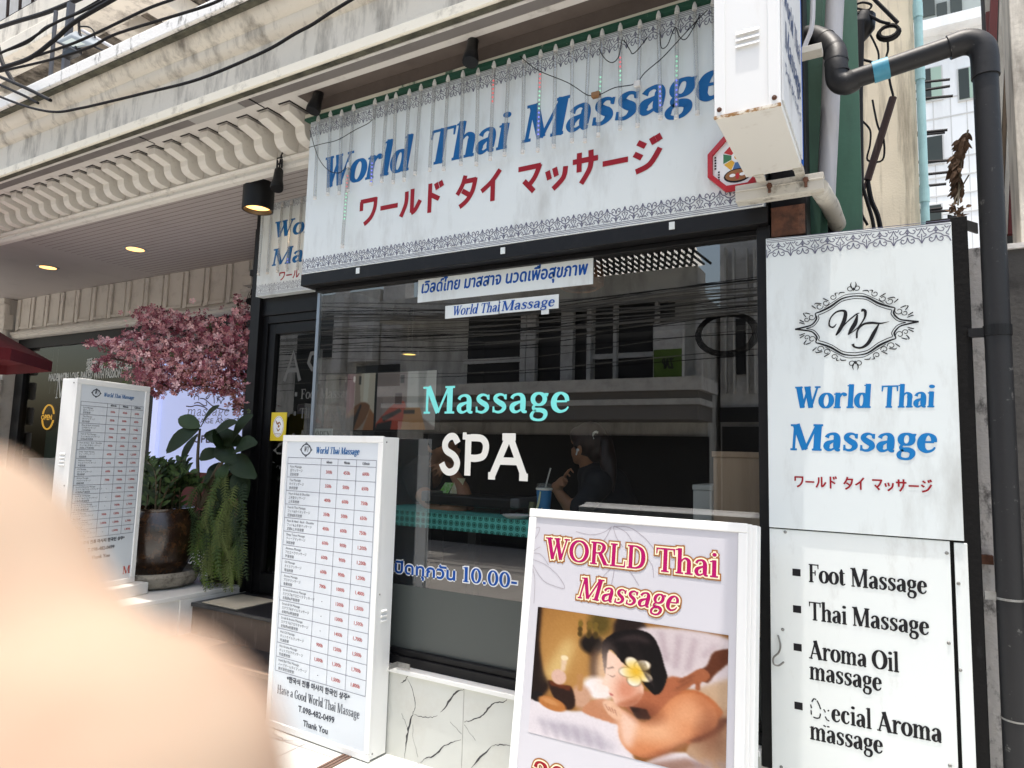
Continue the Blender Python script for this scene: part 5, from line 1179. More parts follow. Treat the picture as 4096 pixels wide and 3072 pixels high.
# masseur's hand and forearm
cv.poly(Q((1430, 900), (1330, 920), (1290, 1010), (1240, 1060), (1290, 1120), (1340, 1060), (1430, 960)), (112, 64, 42), 1)
cv.poly(Q((1120, 1115), (1180, 1080), (1260, 1030), (1310, 1070), (1285, 1110), (1260, 1120), (1250, 1170), (1230, 1165), (1225, 1130), (1170, 1170), (1105, 1185), (1100, 1170), (1150, 1140)), (176, 112, 78), .8)
for a in ((1130, 1125, 1220, 1070), (1120, 1160, 1210, 1100), (1240, 1110, 1250, 1165)): cv.poly(Q((a[0], a[1]), (a[2], a[3]), (a[2] + 5, a[3] + 8), (a[0] + 5, a[1] + 8)), (120, 70, 50), 1.2, .6)
C00, C10, C01, C11 = pp(222, 660), pp(1412, 835), pp(185, 1488), pp(1400, 1690)
cA, cB, cT, cBt = (C00[0] + C01[0]) / 2, (C10[0] + C11[0]) / 2, (C00[1] + C10[1]) / 2, (C01[1] + C11[1]) / 2
# stray light, folds and print grain
cv.ell(.40, .42, .06, .18, (250, 224, 208), 1.2, .6); cv.ell(.86, .62, .10, .10, (236, 184, 146), 1.4, .55); cv.ell(.70, .78, .10, .07, (246, 206, 172), 1.5, .5); cv.ell(.93, .72, .06, .12, (120, 70, 50), 1.4, .5); cv.ell(.62, .66, .07, .06, (120, 68, 48), 1.4, .55)
for k in (0, 1, 2, 3, 4, 5, 13, 14, 15):
    x = .05 + .06 * k; cv.poly([(x, .86 + .02 * math.sin(k)), (x + .05, .88 + .02 * math.cos(k)), (x + .07, .99), (x + .045, .99)], (176, 166, 178), 2.2, .35)
for k in range(8): cv.poly([(.47 + k * .012, .10 + k * .006), (.475 + k * .012, .10 + k * .006), (.62 + k * .006, .40 + k * .01), (.612 + k * .006, .40 + k * .01)], (70, 58, 58), .8, .35)
for k in range(30): cv.ell(.30 + .05 * math.sin(k * 2.1), .12 + .05 * math.cos(k * 3.3), .012, .02, ((140, 116, 52), (84, 66, 30))[k % 2], .8, .6)
g_ = np.random.default_rng(4).normal(0, 1, cv.im.shape[:2]); g_ = cv.blur(g_, .7)
cv.im = cv.im + g_[..., None] * 4
cv.im = np.clip(cv.im, 0, 255) / 255; cv.im = 255 * (cv.im ** 1.22) * .86
cv.build('poster_photograph', lambda u, v: fp.p(cA + (cB - cA) * u, cT + (cBt - cT) * v, -.0055), m_print, PT)
# ------------------------------------------------------------------ plants, jar, blossom
m_jar = M('brown_glazed_jar', (34, 21, 14), .25, dirt=(84, 56, 32), dfac=.7, dscale=16, dlo=.48, dhi=.66, bump=.1, bscale=40, spec=.7)
m_stone = M('weathered_stone_dish', (148, 142, 130), .95, dirt=(74, 66, 58), dfac=.8, dscale=14, dlo=.48, dhi=.66, bump=.35)
m_soil = M('potting_soil', (52, 42, 34), 1)
jc = Vector((-4.69, 3.12, .505))
R_ = .30
s = MB(); s.lathe([(.001, .0), (R_ * .72, .0), (R_ * .9, .025), (R_ * .98, .075), (R_, .088), (R_ * .98, .094), (R_ * .97, .112), (R_ * .90, .114), (R_ * .82, .085), (.001, .08)], jc, 48); tag(s.build('stone_dish', m_stone, smooth=True), 'round weathered stone dish under the brown glazed jar', 'dish')
jr = thing('glazed_jar', 'large brown glazed jar standing in the stone dish', 'jar', jc + Vector((0, 0, .085)))
R_ = .262; hk_ = .74
s = MB(); s.lathe([(r * R_, h * hk_) for r, h in ((.004, .0), (.66, .0), (.82, .10), (.95, .24), (1.0, .38), (.97, .50), (.86, .585), (.84, .60), (.87, .615), (.87, .63), (.80, .632), (.76, .60), (.72, .56), (.004, .56))], jc + Vector((0, 0, .085)), 56); s.build('jar_body', m_jar, jr, smooth=True)
s = MB(); s.lathe([(.001, .57 * hk_), (R_ * .73, .565 * hk_)], jc + Vector((0, 0, .085)), 24); s.build('soil', m_soil, jr)
def leaf(mb, base, tip, width, up, mi=0, curl=.15, n=6):
    b, t = Vector(base), Vector(tip); d = t - b; L = d.length; d = d.normalized()
    sd_ = d.cross(Vector(up)); sd_ = sd_.normalized() if sd_.length > 1e-4 else d.orthogonal().normalized()
    nn = sd_.cross(d)
    vs = []
    for i in range(n + 1):
        f = i / n; w = width * math.sin(math.pi * min(1, f * .93 + .03)) ** .8 * .5
        c = b + d * L * f - nn * curl * L * (f ** 2) + nn * .02 * L * math.sin(f * 3.1)
        vs += [c - sd_ * w + nn * w * .25, c, c + sd_ * w + nn * w * .25]
    fs = []
    for i in range(n):
        for k in range(2): fs.append((i * 3 + k, i * 3 + k + 1, (i + 1) * 3 + k + 1, (i + 1) * 3 + k))
    mb.add(vs, fs, mi)
m_leafD = M('dark_glossy_leaf', (32, 47, 24), .6, spec=.25, dirt=(28, 46, 24), dfac=.6, dscale=8)
m_leafM = M('mid_green_leaf', (58, 76, 38), .6, spec=.25, dirt=(40, 62, 30), dfac=.6, dscale=8)
m_fern = M('fern_green', (86, 96, 54), .8, spec=.2, dirt=(46, 58, 28), dfac=.7, dscale=12)
m_fernB = M('fern_bright', (92, 116, 52), .8, spec=.2)
m_stem = M('plant_stem', (72, 62, 40), .7)
r6 = random.Random(21)
# broad-leaved plant
bp = thing('broad_leaf_plant', 'broad dark leaved plant growing over the jar before the bluish poster', 'plant', (jc.x + .25, jc.y, 1.1))
base = at(800, 2030, 3.30)
s = MB(); tops = [at(800, 1715, 3.38), at(930, 1780, 3.4), at(880, 1850, 3.36), at(950, 1880, 3.4)]
for t_ in tops: s.tube([base, (base + t_) / 2 + Vector((r6.uniform(-.05, .05), 0, .05)), t_], [.016, .012, .008], 6, smooth=4)
s.build('stem', m_stem, bp, smooth=True)
s = MB()
LV = [((797, 1715), (650, 1800), .17), ((800, 1710), (715, 1670), .12), ((805, 1708), (862, 1618), .13), ((792, 1735), (728, 1850), .12), ((850, 1735), (948, 1690), .12), ((820, 1735), (968, 1765), .15), ((930, 1770), (985, 1655), .17), ((905, 1790), (850, 1720), .15), ((880, 1800), (800, 1840), .14), ((930, 1830), (990, 1890), .16), ((910, 1850), (880, 1940), .15), ((950, 1880), (975, 1985), .15), ((880, 1850), (830, 1920), .13), ((940, 1800), (1000, 1760), .15), ((900, 1880), (940, 1990), .14), ((860, 1900), (800, 1965), .12), ((930, 1900), (880, 2010), .13), ((870, 1780), (930, 1840), .15), ((840, 1880), (860, 1990), .12)]
for (b_, t_, w_) in LV:
    y = 3.38 + r6.uniform(-.05, .06)
    leaf(s, at(*b_, y), at(*t_, y - r6.uniform(.02, .14)), w_, (r6.uniform(-.5, .5), -.8, .5), r6.choice([0, 0, 0, 1]), curl=r6.uniform(.0, .25))
s.build('leaves', [m_leafD, M('broad_leaf_light', (46, 66, 30), .55, spec=.3, dirt=(30, 46, 20), dfac=.5, dscale=10)], bp, smooth=True)
# small leaved stalks in the jar
zz = thing('stalk_plant', 'upright stalks with small oval leaves growing out of the brown jar', 'plant', jc + Vector((0, 0, .50)))
s = MB(); s2_ = MB()
for k in range(30):
    b_ = jc + Vector((r6.uniform(-.14, .14), r6.uniform(-.1, .1), .50)); a = r6.uniform(-1, 1)
    tip_ = b_ + Vector((a * .26 + r6.uniform(-.05, .05), r6.uniform(-.05, .15), r6.uniform(.16, .40)))
    mid = (b_ + tip_) / 2 + Vector((-a * .06, 0, .08)); C_ = catmull([tuple(b_), tuple(mid), tuple(tip_)], 6); s2_.tube(C_, [.009, .004], 5)
    for j in range(2, len(C_)):
        c = Vector(C_[j])
        for sg_ in (-1, 1): leaf(s, c, c + Vector((sg_ * r6.uniform(.04, .07), r6.uniform(-.04, .03), r6.uniform(.02, .06))), .034, (0, -1, .3), r6.randint(0, 1), curl=.1, n=4)
s.build('leaves', [m_leafD, m_leafM], zz, smooth=True); s2_.build('stem', m_stem, zz, smooth=True)
# ferns
def frond(mb, P, wid, mi):
    C_ = [Vector(p) for p in catmull([tuple(p) for p in P], 9)]
    mb.tube(C_, [.004, .0015], 4, mi)
    n = len(C_)
    for j in range(1, n):
        t_ = (C_[j] - C_[j - 1]).normalized(); sd_ = t_.cross(Vector((.2, -1, .2))).normalized()
        w = wid * math.sin(math.pi * (.12 + .86 * j / n)) ** .7
        for h in (0,):
            c = C_[j - 1].lerp(C_[j], h); e = (C_[j] - C_[j - 1]).length * .26
            for sg_ in (-1, 1):
                o = c + sd_ * sg_ * w + t_ * w * .25 + Vector((0, r6.uniform(-.006, .006), -w * .25))
                mb.add([c - t_ * e, c + t_ * e, o + t_ * e * .4, o - t_ * e * .4], [(0, 1, 2, 3)], mi)
fe = thing('trailing_fern', 'trailing green fern hanging beside the brown jar down to the planter', 'fern', at(900, 2330, 3.5))
s = MB()
for k in range(84):
    sx_ = r6.uniform(820, 980); sy_ = r6.uniform(1930, 2230); Y0 = r6.uniform(3.26, 3.46)
    dx_ = r6.uniform(-125, 40); dy_ = r6.uniform(90, 230)
    if sy_ + dy_ > 2370: dy_ = 2370 - sy_
    ex_ = min(max(sx_ + dx_, 770), 975)
    P = [at(sx_, sy_, Y0 + .05), at(sx_ + (ex_ - sx_) * .5, sy_ - r6.uniform(10, 40), Y0 - .03), at(sx_ + (ex_ - sx_) * r6.uniform(.9, 1.25), sy_ + dy_ * .4, Y0 - .08), at(ex_ + r6.uniform(-15, 25), sy_ + dy_, Y0 - .09)]
    frond(s, P, r6.uniform(.034, .05), r6.choice([0, 0, 0, 1, 2, 3, 3]))
s.build('fronds', [m_fern, m_leafM, m_fernB, m_leafD], fe)
s = MB(); s.lathe([(.001, 0), (.13, 0), (.15, .2), (.14, .4), (.001, .4)], at(905, 2330, 3.55), 20); s.build('fern_pot', m_soil, fe, smooth=True)
s = MB()
for k in range(10):
    a = r6.uniform(-1, 1); b_ = at(925, 2330, 3.42); P = [b_, b_ + Vector((a * .06, -.03, .12)), b_ + Vector((a * .16, -.08, .12 + r6.uniform(-.08, .12)))]; frond(s, P, .03, 0)
tag(s.build('fern_tuft', m_fernB), 'bright green fern tuft at the foot of the black column', 'fern')

# artificial blossom tree
ct = thing('blossom_tree', 'pink artificial blossom branches spreading under the fascia beside the black column', 'blossom tree', at(930, 1500, 3.95))
BR = [[(1000, 1600, 4.05), (960, 1480, 4.0), (860, 1400, 3.9), (700, 1320, 3.75), (560, 1270, 3.6)], [(980, 1560, 4.05), (840, 1470, 3.85), (680, 1420, 3.7), (520, 1400, 3.55), (340, 1370, 3.45)], [(960, 1500, 4.0), (780, 1480, 3.8), (600, 1470, 3.6), (420, 1430, 3.5), (390, 1490, 3.45)], [(990, 1520, 4.05), (985, 1350, 3.9), (960, 1250, 3.85), (945, 1180, 3.8)], [(1000, 1450, 4.0), (900, 1330, 3.9), (800, 1260, 3.8)], [(960, 1540, 4.0), (850, 1540, 3.8), (720, 1540, 3.7), (600, 1540, 3.6)], [(900, 1520, 3.95), (930, 1580, 3.85), (980, 1640, 3.8)]]
s = MB(); s.tube([at(1000, 2300, 4.15), at(1005, 1900, 4.15), at(1000, 1600, 4.05)], [.05, .045, .035], 8, smooth=4)
for b_ in BR: s.tube([at(*p) for p in b_], [.024, .006], 6, smooth=5)
s.build('branches', M('brown_branch', (62, 44, 36), .9), ct, smooth=True)
m_bl = [M('blossom_pink', (200, 146, 150), .8, spec=.2), M('blossom_pale', (232, 192, 194), .8, spec=.2), M('blossom_rose', (138, 78, 90), .8, spec=.2), M('blossom_rust', (120, 78, 66), .8, spec=.2), M('blossom_leaf', (66, 84, 40), .6)]
s = MB()
def flower(c, r, mi):
    n = Vector((r6.gauss(0, .7), r6.gauss(-.6, .6), r6.gauss(.1, .7))).normalized(); a = n.orthogonal().normalized(); b = n.cross(a)
    for k in range(5):
        t = k * 1.2566 + r6.uniform(-.15, .15); t2 = .42
        d_ = a * math.cos(t) + b * math.sin(t); e1 = a * math.cos(t - t2) + b * math.sin(t - t2); e2 = a * math.cos(t + t2) + b * math.sin(t + t2)
        s.add([c, c + e1 * r * .8 + n * r * .3, c + d_ * r + n * r * .45, c + e2 * r * .8 + n * r * .3], [(0, 1, 2, 3)], mi)
def cloud(px, py, Y, rx, ry, n, mis=(0, 0, 1, 2, 2)):
    for k in range(n):
        x = px + r6.gauss(0, .5) * rx; y = py + r6.gauss(0, .5) * ry
        if x > 1003 + (y < 1350) * 0: x = 1003 - r6.uniform(0, 30)
        mi = r6.choice(mis)
        if r6.random() < .03: mi = 4
        flower(at(x, y, Y + r6.gauss(0, .10)), r6.uniform(.016, .036), mi)
for (px, py, Y, rx, ry, n) in ((900, 1360, 3.75, 110, 75, 330), (780, 1310, 3.75, 120, 60, 260), (660, 1290, 3.7, 130, 50, 260), (600, 1250, 3.65, 70, 30, 70), (700, 1400, 3.65, 150, 70, 400), (850, 1450, 3.7, 150, 80, 460), (950, 1420, 3.85, 60, 100, 260), (610, 1420, 3.6, 110, 60, 220), (560, 1370, 3.6, 90, 50, 150), (590, 1500, 3.6, 90, 55, 170), (720, 1500, 3.65, 120, 60, 260), (960, 1270, 3.8, 35, 60, 90), (945, 1195, 3.8, 14, 24, 14), (450, 1375, 3.5, 70, 18, 70), (360, 1372, 3.45, 30, 14, 26), (480, 1410, 3.5, 60, 25, 60), (415, 1440, 3.48, 30, 22, 30), (390, 1480, 3.45, 16, 26, 14), (440, 1460, 3.5, 30, 16, 14)):
    cloud(px, py, Y, rx, ry, n)
for (px, py, rx, ry, n) in ((820, 1520, 160, 30, 170), (900, 1560, 90, 22, 90), (960, 1610, 45, 32, 60), (700, 1540, 90, 26, 70), (610, 1560, 60, 30, 60)): cloud(px, py, 3.7, rx, ry, n, (2, 3, 3, 0))
s.build('blossom', m_bl, ct)

# ------------------------------------------------------------------ big black pipe on the right and its neighbours
bpY = 2.80
pp_ = thing('black_drain_pipe', 'thick black drain pipe with elbows and a blue band, right of the tall sign', 'drain pipe', (.29, bpY, 0))
R_ = .0388
def P3(x, y, Y=bpY): return at(x, y, Y)
vtop = Vector((.296, bpY, 2.94)); eb = .085
hz = [P3(3385, 328), P3(3940, 160)]
pA_, pB_ = P3(3400, 322), Vector((.296 - eb, bpY, 3.02))
s = MB(); s.tube([(.296, bpY, -.1), (.296, bpY, 2.94)], R_, 24); s.build('vertical_run', m_pipe, pp_, smooth=True)
s = MB(); s.tube([pA_, pB_], R_ * .93, 24); s.build('cross_run', m_pipe, pp_, smooth=True)
s = MB(); s.tube([(.296, bpY, 2.875), (.296, bpY, 2.945), (.29, bpY, 2.985), (.268, bpY, 3.012), (.235, bpY, 3.022), (.19, bpY, 3.015)], R_ * 1.13, 24, smooth=4); s.build('elbow', m_pipe, pp_, smooth=True)
e = [P3(3215, 150, 2.95), P3(3255, 145, 2.92), P3(3310, 172, 2.86), P3(3342, 215, 2.82), P3(3345, 268, 2.80), P3(3352, 320, 2.80), P3(3385, 335, 2.80), P3(3420, 318, 2.80)]
s = MB(); s.tube(e, R_ * 1.08, 24, smooth=5); s.build('elbow', m_pipe, pp_, smooth=True)
for (x, y, Y, dx_, dy_, dY) in ((3296, 162, 2.875, 26, 14, -.02), (3333, 200, 2.83, 14, 26, -.01), (3345, 245, 2.805, 2, 28, 0), (3350, 290, 2.80, 3, 26, 0)):
    a = P3(x, y, Y); b = P3(x + dx_ * .25, y + dy_ * .25, Y + dY * .25); s = MB(); s.tube([a, b], R_ * 1.13, 24); s.build('elbow_rib', m_pipe, pp_, smooth=True)
a, b = pA_.lerp(pB_, .23), pA_.lerp(pB_, .385); s = MB(); s.tube([a, b], R_ * 1.02, 24); s.build('coupling', m_pipeblue, pp_, smooth=True)
s = MB()
for z in (1.965,): s.tube([(.296, bpY, z - .018), (.296, bpY, z + .018)], R_ * 1.08, 24); s.box(.296 - R_ - .045, .296 - R_ + .01, bpY - .012, bpY + .012, z - .018, z + .012)
s.build('pipe_clamp', m_black, pp_, smooth=False)
s = MB(); s.tube([(.296, bpY, 1.075), (.296, bpY, 1.082)], R_ * 1.06, 24); s.box(.296 - R_ - .03, .296 - R_ + .005, bpY - .01, bpY + .01, 1.07, 1.095); s.tube([(.296, bpY, .70), (.296, bpY, .705)], R_ * 1.06, 24); s.build('pipe_strap', m_steel, pp_)
# wall pieces on the right
rc = thing('plaster_pier', 'narrow pier of peeling grey plaster between the tall sign and the black pipe', 'pier', (.25, 3.0, 0))
s = MB(); s.box(.2255, .345, 2.90, 3.15, -.1, 2.29); s.build('pier_body', m_grime, rc, bevel=.004)
s = MB(); s.box(.19, .262, 2.86, 2.899, 1.175, 1.205); s.build('steel_tie', m_rust, rc)
dw = thing('dark_wall', 'low charcoal rendered wall at the right edge behind the black pipe', 'wall', (.9, 3.1, 0))
s = MB(); s.box(.3455, 2.2, 3.0, 3.3, -.16, 2.295); s.build('wall_body', m_darkwall, dw)
s = MB(); s.box(.34, 2.2, 2.985, 3.31, 2.296, 2.315); s.build('coping', m_grime, dw)
q = at(4066, 600, 3.05); s = MB(); s.box(q.x, q.x + .25, 3.05, 3.25, 2.316, 6); tag(s.build('white_post', m_plaster, bevel=.004), 'white painted post standing on the charcoal wall beside the black drain pipe', 'post')
sb = thing('striped_hoarding', 'weathered white and maroon boarded hoarding behind the black pipe', 'hoarding', (.6, 3.6, 2.3))
s = MB(); y = 3.55
for (x0, x1, x2, x3, mi) in ((3925, 3960, 3995, 3965, 1), (3965, 3990, 4030, 4000, 0), (3992, 4010, 4048, 4032, 2), (4012, 4030, 4070, 4050, 0), (4032, 4060, 4090, 4072, 1)):
    a, b, c, d_ = at(x0, 935, y), at(x1, 935, y), at(x2, -60, y), at(x3, -60, y)
    a.x += 0; s.hexa([(a.x, y, a.z), (b.x, y, b.z), (b.x, y + .03, b.z), (a.x, y + .03, a.z), (d_.x, y, d_.z), (c.x, y, c.z), (c.x, y + .03, c.z), (d_.x, y + .03, d_.z)], mi); y += .004
s.build('boards', [m_stripewhite, m_redpaint, m_stripebrown], sb)
s = MB(); a = at(3962, 500, 3.70); b = at(4090, 900, 3.7); s.box(a.x + .0, b.x + .2, 3.75, 3.85, 2.2, 5); s.build('backing', m_dark, sb)
s = MB()
for k in range(9):
    z0 = 2.3 + k * .16; s.box(at(3962, 500, 3.62).x, at(4000, 500, 3.62).x, 3.60, 3.62, z0, z0 + .16, k % 2)
s.build('chevron_board', [m_stripewhite, m_redpaint], sb)
# green metal sheet side of the shop, grey pipe, plank, cables
gs = thing('green_sheet_wall', 'green painted metal sheet wall behind the grey pipe', 'sheet wall', (-.1, 3.3, 2.4))
for (x0, x1, Y) in ((3175, 3300, 3.05), (3285, 3440, 3.25)):
    a, b = at(x0, 500, Y), at(x1, 500, Y); s = MB(); s.box(a.x, b.x, Y, Y + .02, 2.2, 4.6); s.build('sheet', m_greensheet, gs)
s = MB(); a, b = at(3300, 560, 3.2), at(3385, 980, 3.2); s.hexa([(a.x - .02, 3.20, 2.3), (b.x + .0, 3.2, 2.3), (b.x, 3.22, 2.3), (a.x - .02, 3.22, 2.3), (a.x - .10, 3.2, 3.0), (a.x - .07, 3.2, 3.0), (a.x - .07, 3.22, 3.0), (a.x - .10, 3.22, 3.0)]); s.build('fold_strip', m_black, gs)
s = MB(); s.tube([at(3303, 800, 3.0), at(3318, 500, 3.0), at(3330, 200, 3.0), at(3345, -100, 3.0)], .036, 18); tag(s.build('grey_pipe', m_pvc, smooth=True), 'grey plastic pipe leaning up past the black elbow, before the green sheet', 'pipe')
s = MB(); s.tube([at(3206, 225, 2.70), at(3225, 170, 2.70), at(3248, 100, 2.70), at(3252, -40, 2.70)], .0095, 8, smooth=5); tag(s.build('grey_conduit', m_pvc, smooth=True), 'thin grey conduit curving up from the stub on the lightbox', 'conduit')
s = MB(); s.tube([at(3220, 830, 2.95), at(3217, 960, 2.95), at(3215, 1100, 2.95)], .011, 8); tag(s.build('blue_grey_conduit', M('blue_grey_plastic', (120, 134, 146), .5), smooth=True), 'thin blue grey conduit under the steel beam, left of the green sheet', 'conduit')
cw = thing('cream_wall', 'tall cream wall with dark vertical streaks in the gap beside the shop', 'wall', (.3, 6.1, 0))
a, b = at(3442, 500, 6.0), at(3668, 500, 6.0)
s = MB(); s.box(a.x, b.x, 6.0, 6.6, -.1, 14); s.build('wall_body', m_cream, cw)
s = MB(); a2 = at(3372, 500, 5.2); b2 = at(3440, 500, 5.2); s.box(a2.x, b2.x, 5.2, 5.4, -.1, 12); tag(s.build('grimy_pier', m_concrete), 'dark stained concrete pier between the green sheet and the cream wall', 'pier')
tp = thing('teal_pipe', 'thin pale teal pipe running up the edge of the cream wall', 'pipe', (b.x, 5.9, 0))
a, b = at(3702, 800, 5.9), at(3680, -100, 5.9)
s = MB(); xx = at(3684, 400, 5.9).x; s.tube([(xx, 5.9, 0), (xx, 5.9, 12)], .03, 14); s.build('pipe_body', m_teal, tp, smooth=True)
s = MB()
for z in (at(3684, 40, 5.9).z, at(3690, 290, 5.9).z, at(3690, 780, 5.9).z): s.tube([(xx, 5.9, z - .06), (xx, 5.9, z + .06)], .035, 14)
s.build('collar', m_teal, tp)
# plank, black pole, coil and cables in the gap
s = MB(); a, b = at(3372, 215, 4.0), at(3398, 205, 4.0)
s.hexa([tuple(at(3378, 210, 4.0)), tuple(at(3418, 215, 4.0)), tuple(at(3418, 215, 4.03)), tuple(at(3378, 210, 4.03)), tuple(at(3365, 60, 4.0)), tuple(at(3400, 10, 4.0)), tuple(at(3400, 10, 4.03)), tuple(at(3365, 60, 4.03))]); tag(s.build('timber_plank', m_stripebrown), 'weathered timber plank end above the black elbow', 'plank')
s = MB(); s.tube([at(3434, 760, 4.4), at(3430, 400, 4.4), at(3436, 90, 4.4)], .03, 10); tag(s.build('black_conduit', m_cable, smooth=True), 'thick black conduit running up the edge of the cream wall', 'conduit')
s = MB(); s.tube([at(3572, 390, 4.6), at(3520, 560, 4.6), at(3470, 720, 4.6)], .022, 8); s.tube([at(3470, 720, 4.6), at(3425, 830, 4.6), at(3412, 930, 4.6)], .012, 6); tag(s.build('slanting_rod', M('rust_brown_rod', (62, 44, 40), .8), smooth=True), 'dark brown rod slanting across the cream wall', 'rod')
s = MB()
for k in range(5): s.tube([at(3555 + (38 + k * 1.5) * math.cos(a_ * .4) , 125 + (24 + k) * math.sin(a_ * .4) - 9 * math.cos(a_ * .4) + k * 2, 4.5 + k * .012) for a_ in range(17)], .011, 6)
tag(s.build('cable_coil', m_cable, smooth=True), 'coil of black cable hanging on the cream wall', 'cable coil')
s = MB(); s.tube([at(3462, 60, 4.5), at(3448, 110, 4.5), at(3432, 160, 4.5)], [.06, .075, .04], 12, smooth=4); tag(s.build('splice_box', m_black, smooth=True), 'black cable splice housing left of the cable coil', 'splice box')
CBL = [('black cable falling from the top past the timber plank', [(3338, -20), (3342, 40), (3360, 90), (3370, 200), (3390, 350), (3395, 480), (3420, 620), (3455, 760), (3490, 880), (3500, 960)], 4.2, .010),
 ('black cable running from the splice to the coil', [(3400, 60), (3460, 55), (3520, 85), (3560, 95)], 4.45, .009), ('black cable coming down from the top to the coil', [(3480, -20), (3530, 30), (3585, 85), (3590, 90)], 4.45, .011),
 ('black looped cable over the splice', [(3405, 25), (3450, 10), (3485, 20), (3470, 40), (3420, 32)], 4.45, .007), ('thin cable crossing the cream wall above the blue band', [(3398, 234), (3440, 236), (3500, 252)], 4.6, .008),
 ('thin hanging cable below the coil', [(3550, 150), (3552, 200), (3546, 235), (3560, 330), (3572, 380), (3570, 392)], 4.6, .007), ('thin cable zigzagging beside the conduit', [(3430, 70), (3470, 120), (3512, 205), (3512, 260)], 4.6, .006),
 ('thin cable looping low on the cream wall', [(3445, 480), (3480, 520), (3480, 580), (3470, 640), (3530, 640), (3535, 560), (3510, 500), (3490, 400)], 4.6, .006), ('brown cable bundle at the foot of the cream wall', [(3470, 720), (3485, 800), (3510, 860), (3525, 930)], 4.6, .014), ('thin cable on the dark pier', [(3425, 480), (3440, 560), (3445, 700), (3440, 830), (3470, 900)], 4.5, .008)]
for lb, pts, Y, r_ in CBL:
    s = MB(); s.tube([at(x, y, Y) for x, y in pts], r_, 6, smooth=5); tag(s.build('black_cable', m_cable, smooth=True), lb, 'cable', 'cables in the gap beside the shop')
# dry plant
dp = thing('dry_plant', 'withered brown plant hanging beside the black vertical pipe', 'plant', at(3850, 600, 3.3))
s = MB(); st_ = MB()
for k in range(170):
    f = r6.random(); cx_ = 3868 - 40 * math.sin(f * 2.6) + r6.gauss(0, 8); cy_ = 530 + f * 240
    c = at(cx_, cy_, 3.25 + r6.uniform(-.04, .04)); leaf(s, c, c + Vector((r6.uniform(-.03, .01), r6.uniform(-.02, .02), r6.uniform(-.05, -.01))), .018, (r6.uniform(-1, 1), -1, .2), 0, curl=.5, n=3)
for k in range(26):
    c = at(3830 + r6.gauss(0, 14), 845 + r6.gauss(0, 12), 3.2); leaf(s, c, c + Vector((r6.uniform(-.025, .025), 0, r6.uniform(-.03, .03))), .016, (r6.uniform(-1, 1), -1, .2), 0, curl=.5, n=3)
s.build('withered_leaves', M('dead_leaf', (92, 70, 52), .9, dirt=(56, 42, 32), dfac=.7, dscale=20), dp)
st_.tube([at(3872, 520, 3.25), at(3845, 640, 3.24), at(3835, 770, 3.22), at(3832, 820, 3.2)], .004, 5, smooth=4); st_.tube([at(3875, 700, 3.25), at(3832, 775, 3.22), at(3812, 820, 3.2)], .003, 5, smooth=4); st_.build('stem', m_stem, dp)
s = MB(); a, b = at(3790, 875, 2.86), at(3905, 905, 3.0)
s.hexa([(a.x, a.y, a.z - .022), (a.x + .005, a.y - .004, a.z - .022), (b.x + .005, b.y - .004, b.z - .03), (b.x, b.y, b.z - .03), (a.x, a.y, a.z + .014), (a.x + .005, a.y - .004, a.z + .014), (b.x + .005, b.y - .004, b.z + .01), (b.x, b.y, b.z + .01)])
tag(s.build('flat_bracket', m_black), 'black drilled flat bracket on top of the tall monogram sign', 'bracket')

# white tower far behind
tw = thing('white_tower', 'white tower block far behind the gap, with green curtained windows', 'building', (2, 18, 0))
TY = 18.0
def tq(x, y): return at(x, y, TY)
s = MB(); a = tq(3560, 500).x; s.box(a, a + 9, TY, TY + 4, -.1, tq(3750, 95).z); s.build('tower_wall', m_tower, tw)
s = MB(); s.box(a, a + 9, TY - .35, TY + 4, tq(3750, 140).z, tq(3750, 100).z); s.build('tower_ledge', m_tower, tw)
s = MB(); s.box(a, a + 9, TY + 1.2, TY + 4, tq(3750, 99).z, 22); s.build('upper_storey', M('grey_tower_storey', (150, 158, 156), .7), tw)  # upper storey in a greyer tone than the wall below
for (x0, x1, y0, y1) in ((3682, 3768, 285, 393), (3832, 3900, 282, 390), (3690, 3772, 556, 648), (3682, 3768, 830, 920)):
    p, q = tq(x0, y0), tq(x1, y1); s = MB(); s.box(p.x - .03, q.x + .03, TY - .03, TY - .001, q.z - .04, p.z + .03); w_ = s.build('window', m_towerline, tw)
    s = MB(); s.box(p.x, q.x, TY - .04, TY - .0305, q.z, p.z); s.build('pane', m_winglass if y0 > 500 else m_curtain, w_)
    if y0 < 500: s = MB(); s.box(p.x, p.x + .2, TY - .045, TY - .0405, q.z, p.z); s.build('pane', m_winglass, w_)
s = MB()
for y in (208, 398, 474, 640, 712, 785, 860): z = tq(3750, y).z; s.box(a, a + 9, TY - .012, TY - .001, z - .015, z + .015)
for x in (3735, 3805, 3870): x_ = tq(x, 500).x; s.box(x_ - .01, x_ + .01, TY - .008, TY - .0005, 0, tq(3750, 400).z)
s.build('cladding_joint', m_towerline, tw)
s = MB()
for (x0, x1, y0, y1) in ((3745, 3790, 20, 85), (3800, 3850, 0, 80), (3690, 3740, 0, 60)):
    p, q = at(x0, y0, TY + 1.2), at(x1, y1, TY + 1.2); s.box(p.x, q.x, TY + 1.15, TY + 1.199, q.z, p.z)
s.build('upper_glazing', m_winglass, tw)
WR = [(3690, 330, 3800, 318), (3690, 365, 3800, 345), (3690, 395, 3812, 384), (3685, 530, 3790, 520), (3685, 540, 3780, 530), (3690, 645, 3800, 642), (3690, 700, 3800, 688), (3690, 745, 3785, 736), (3690, 845, 3800, 843), (3690, 842, 3770, 832)]
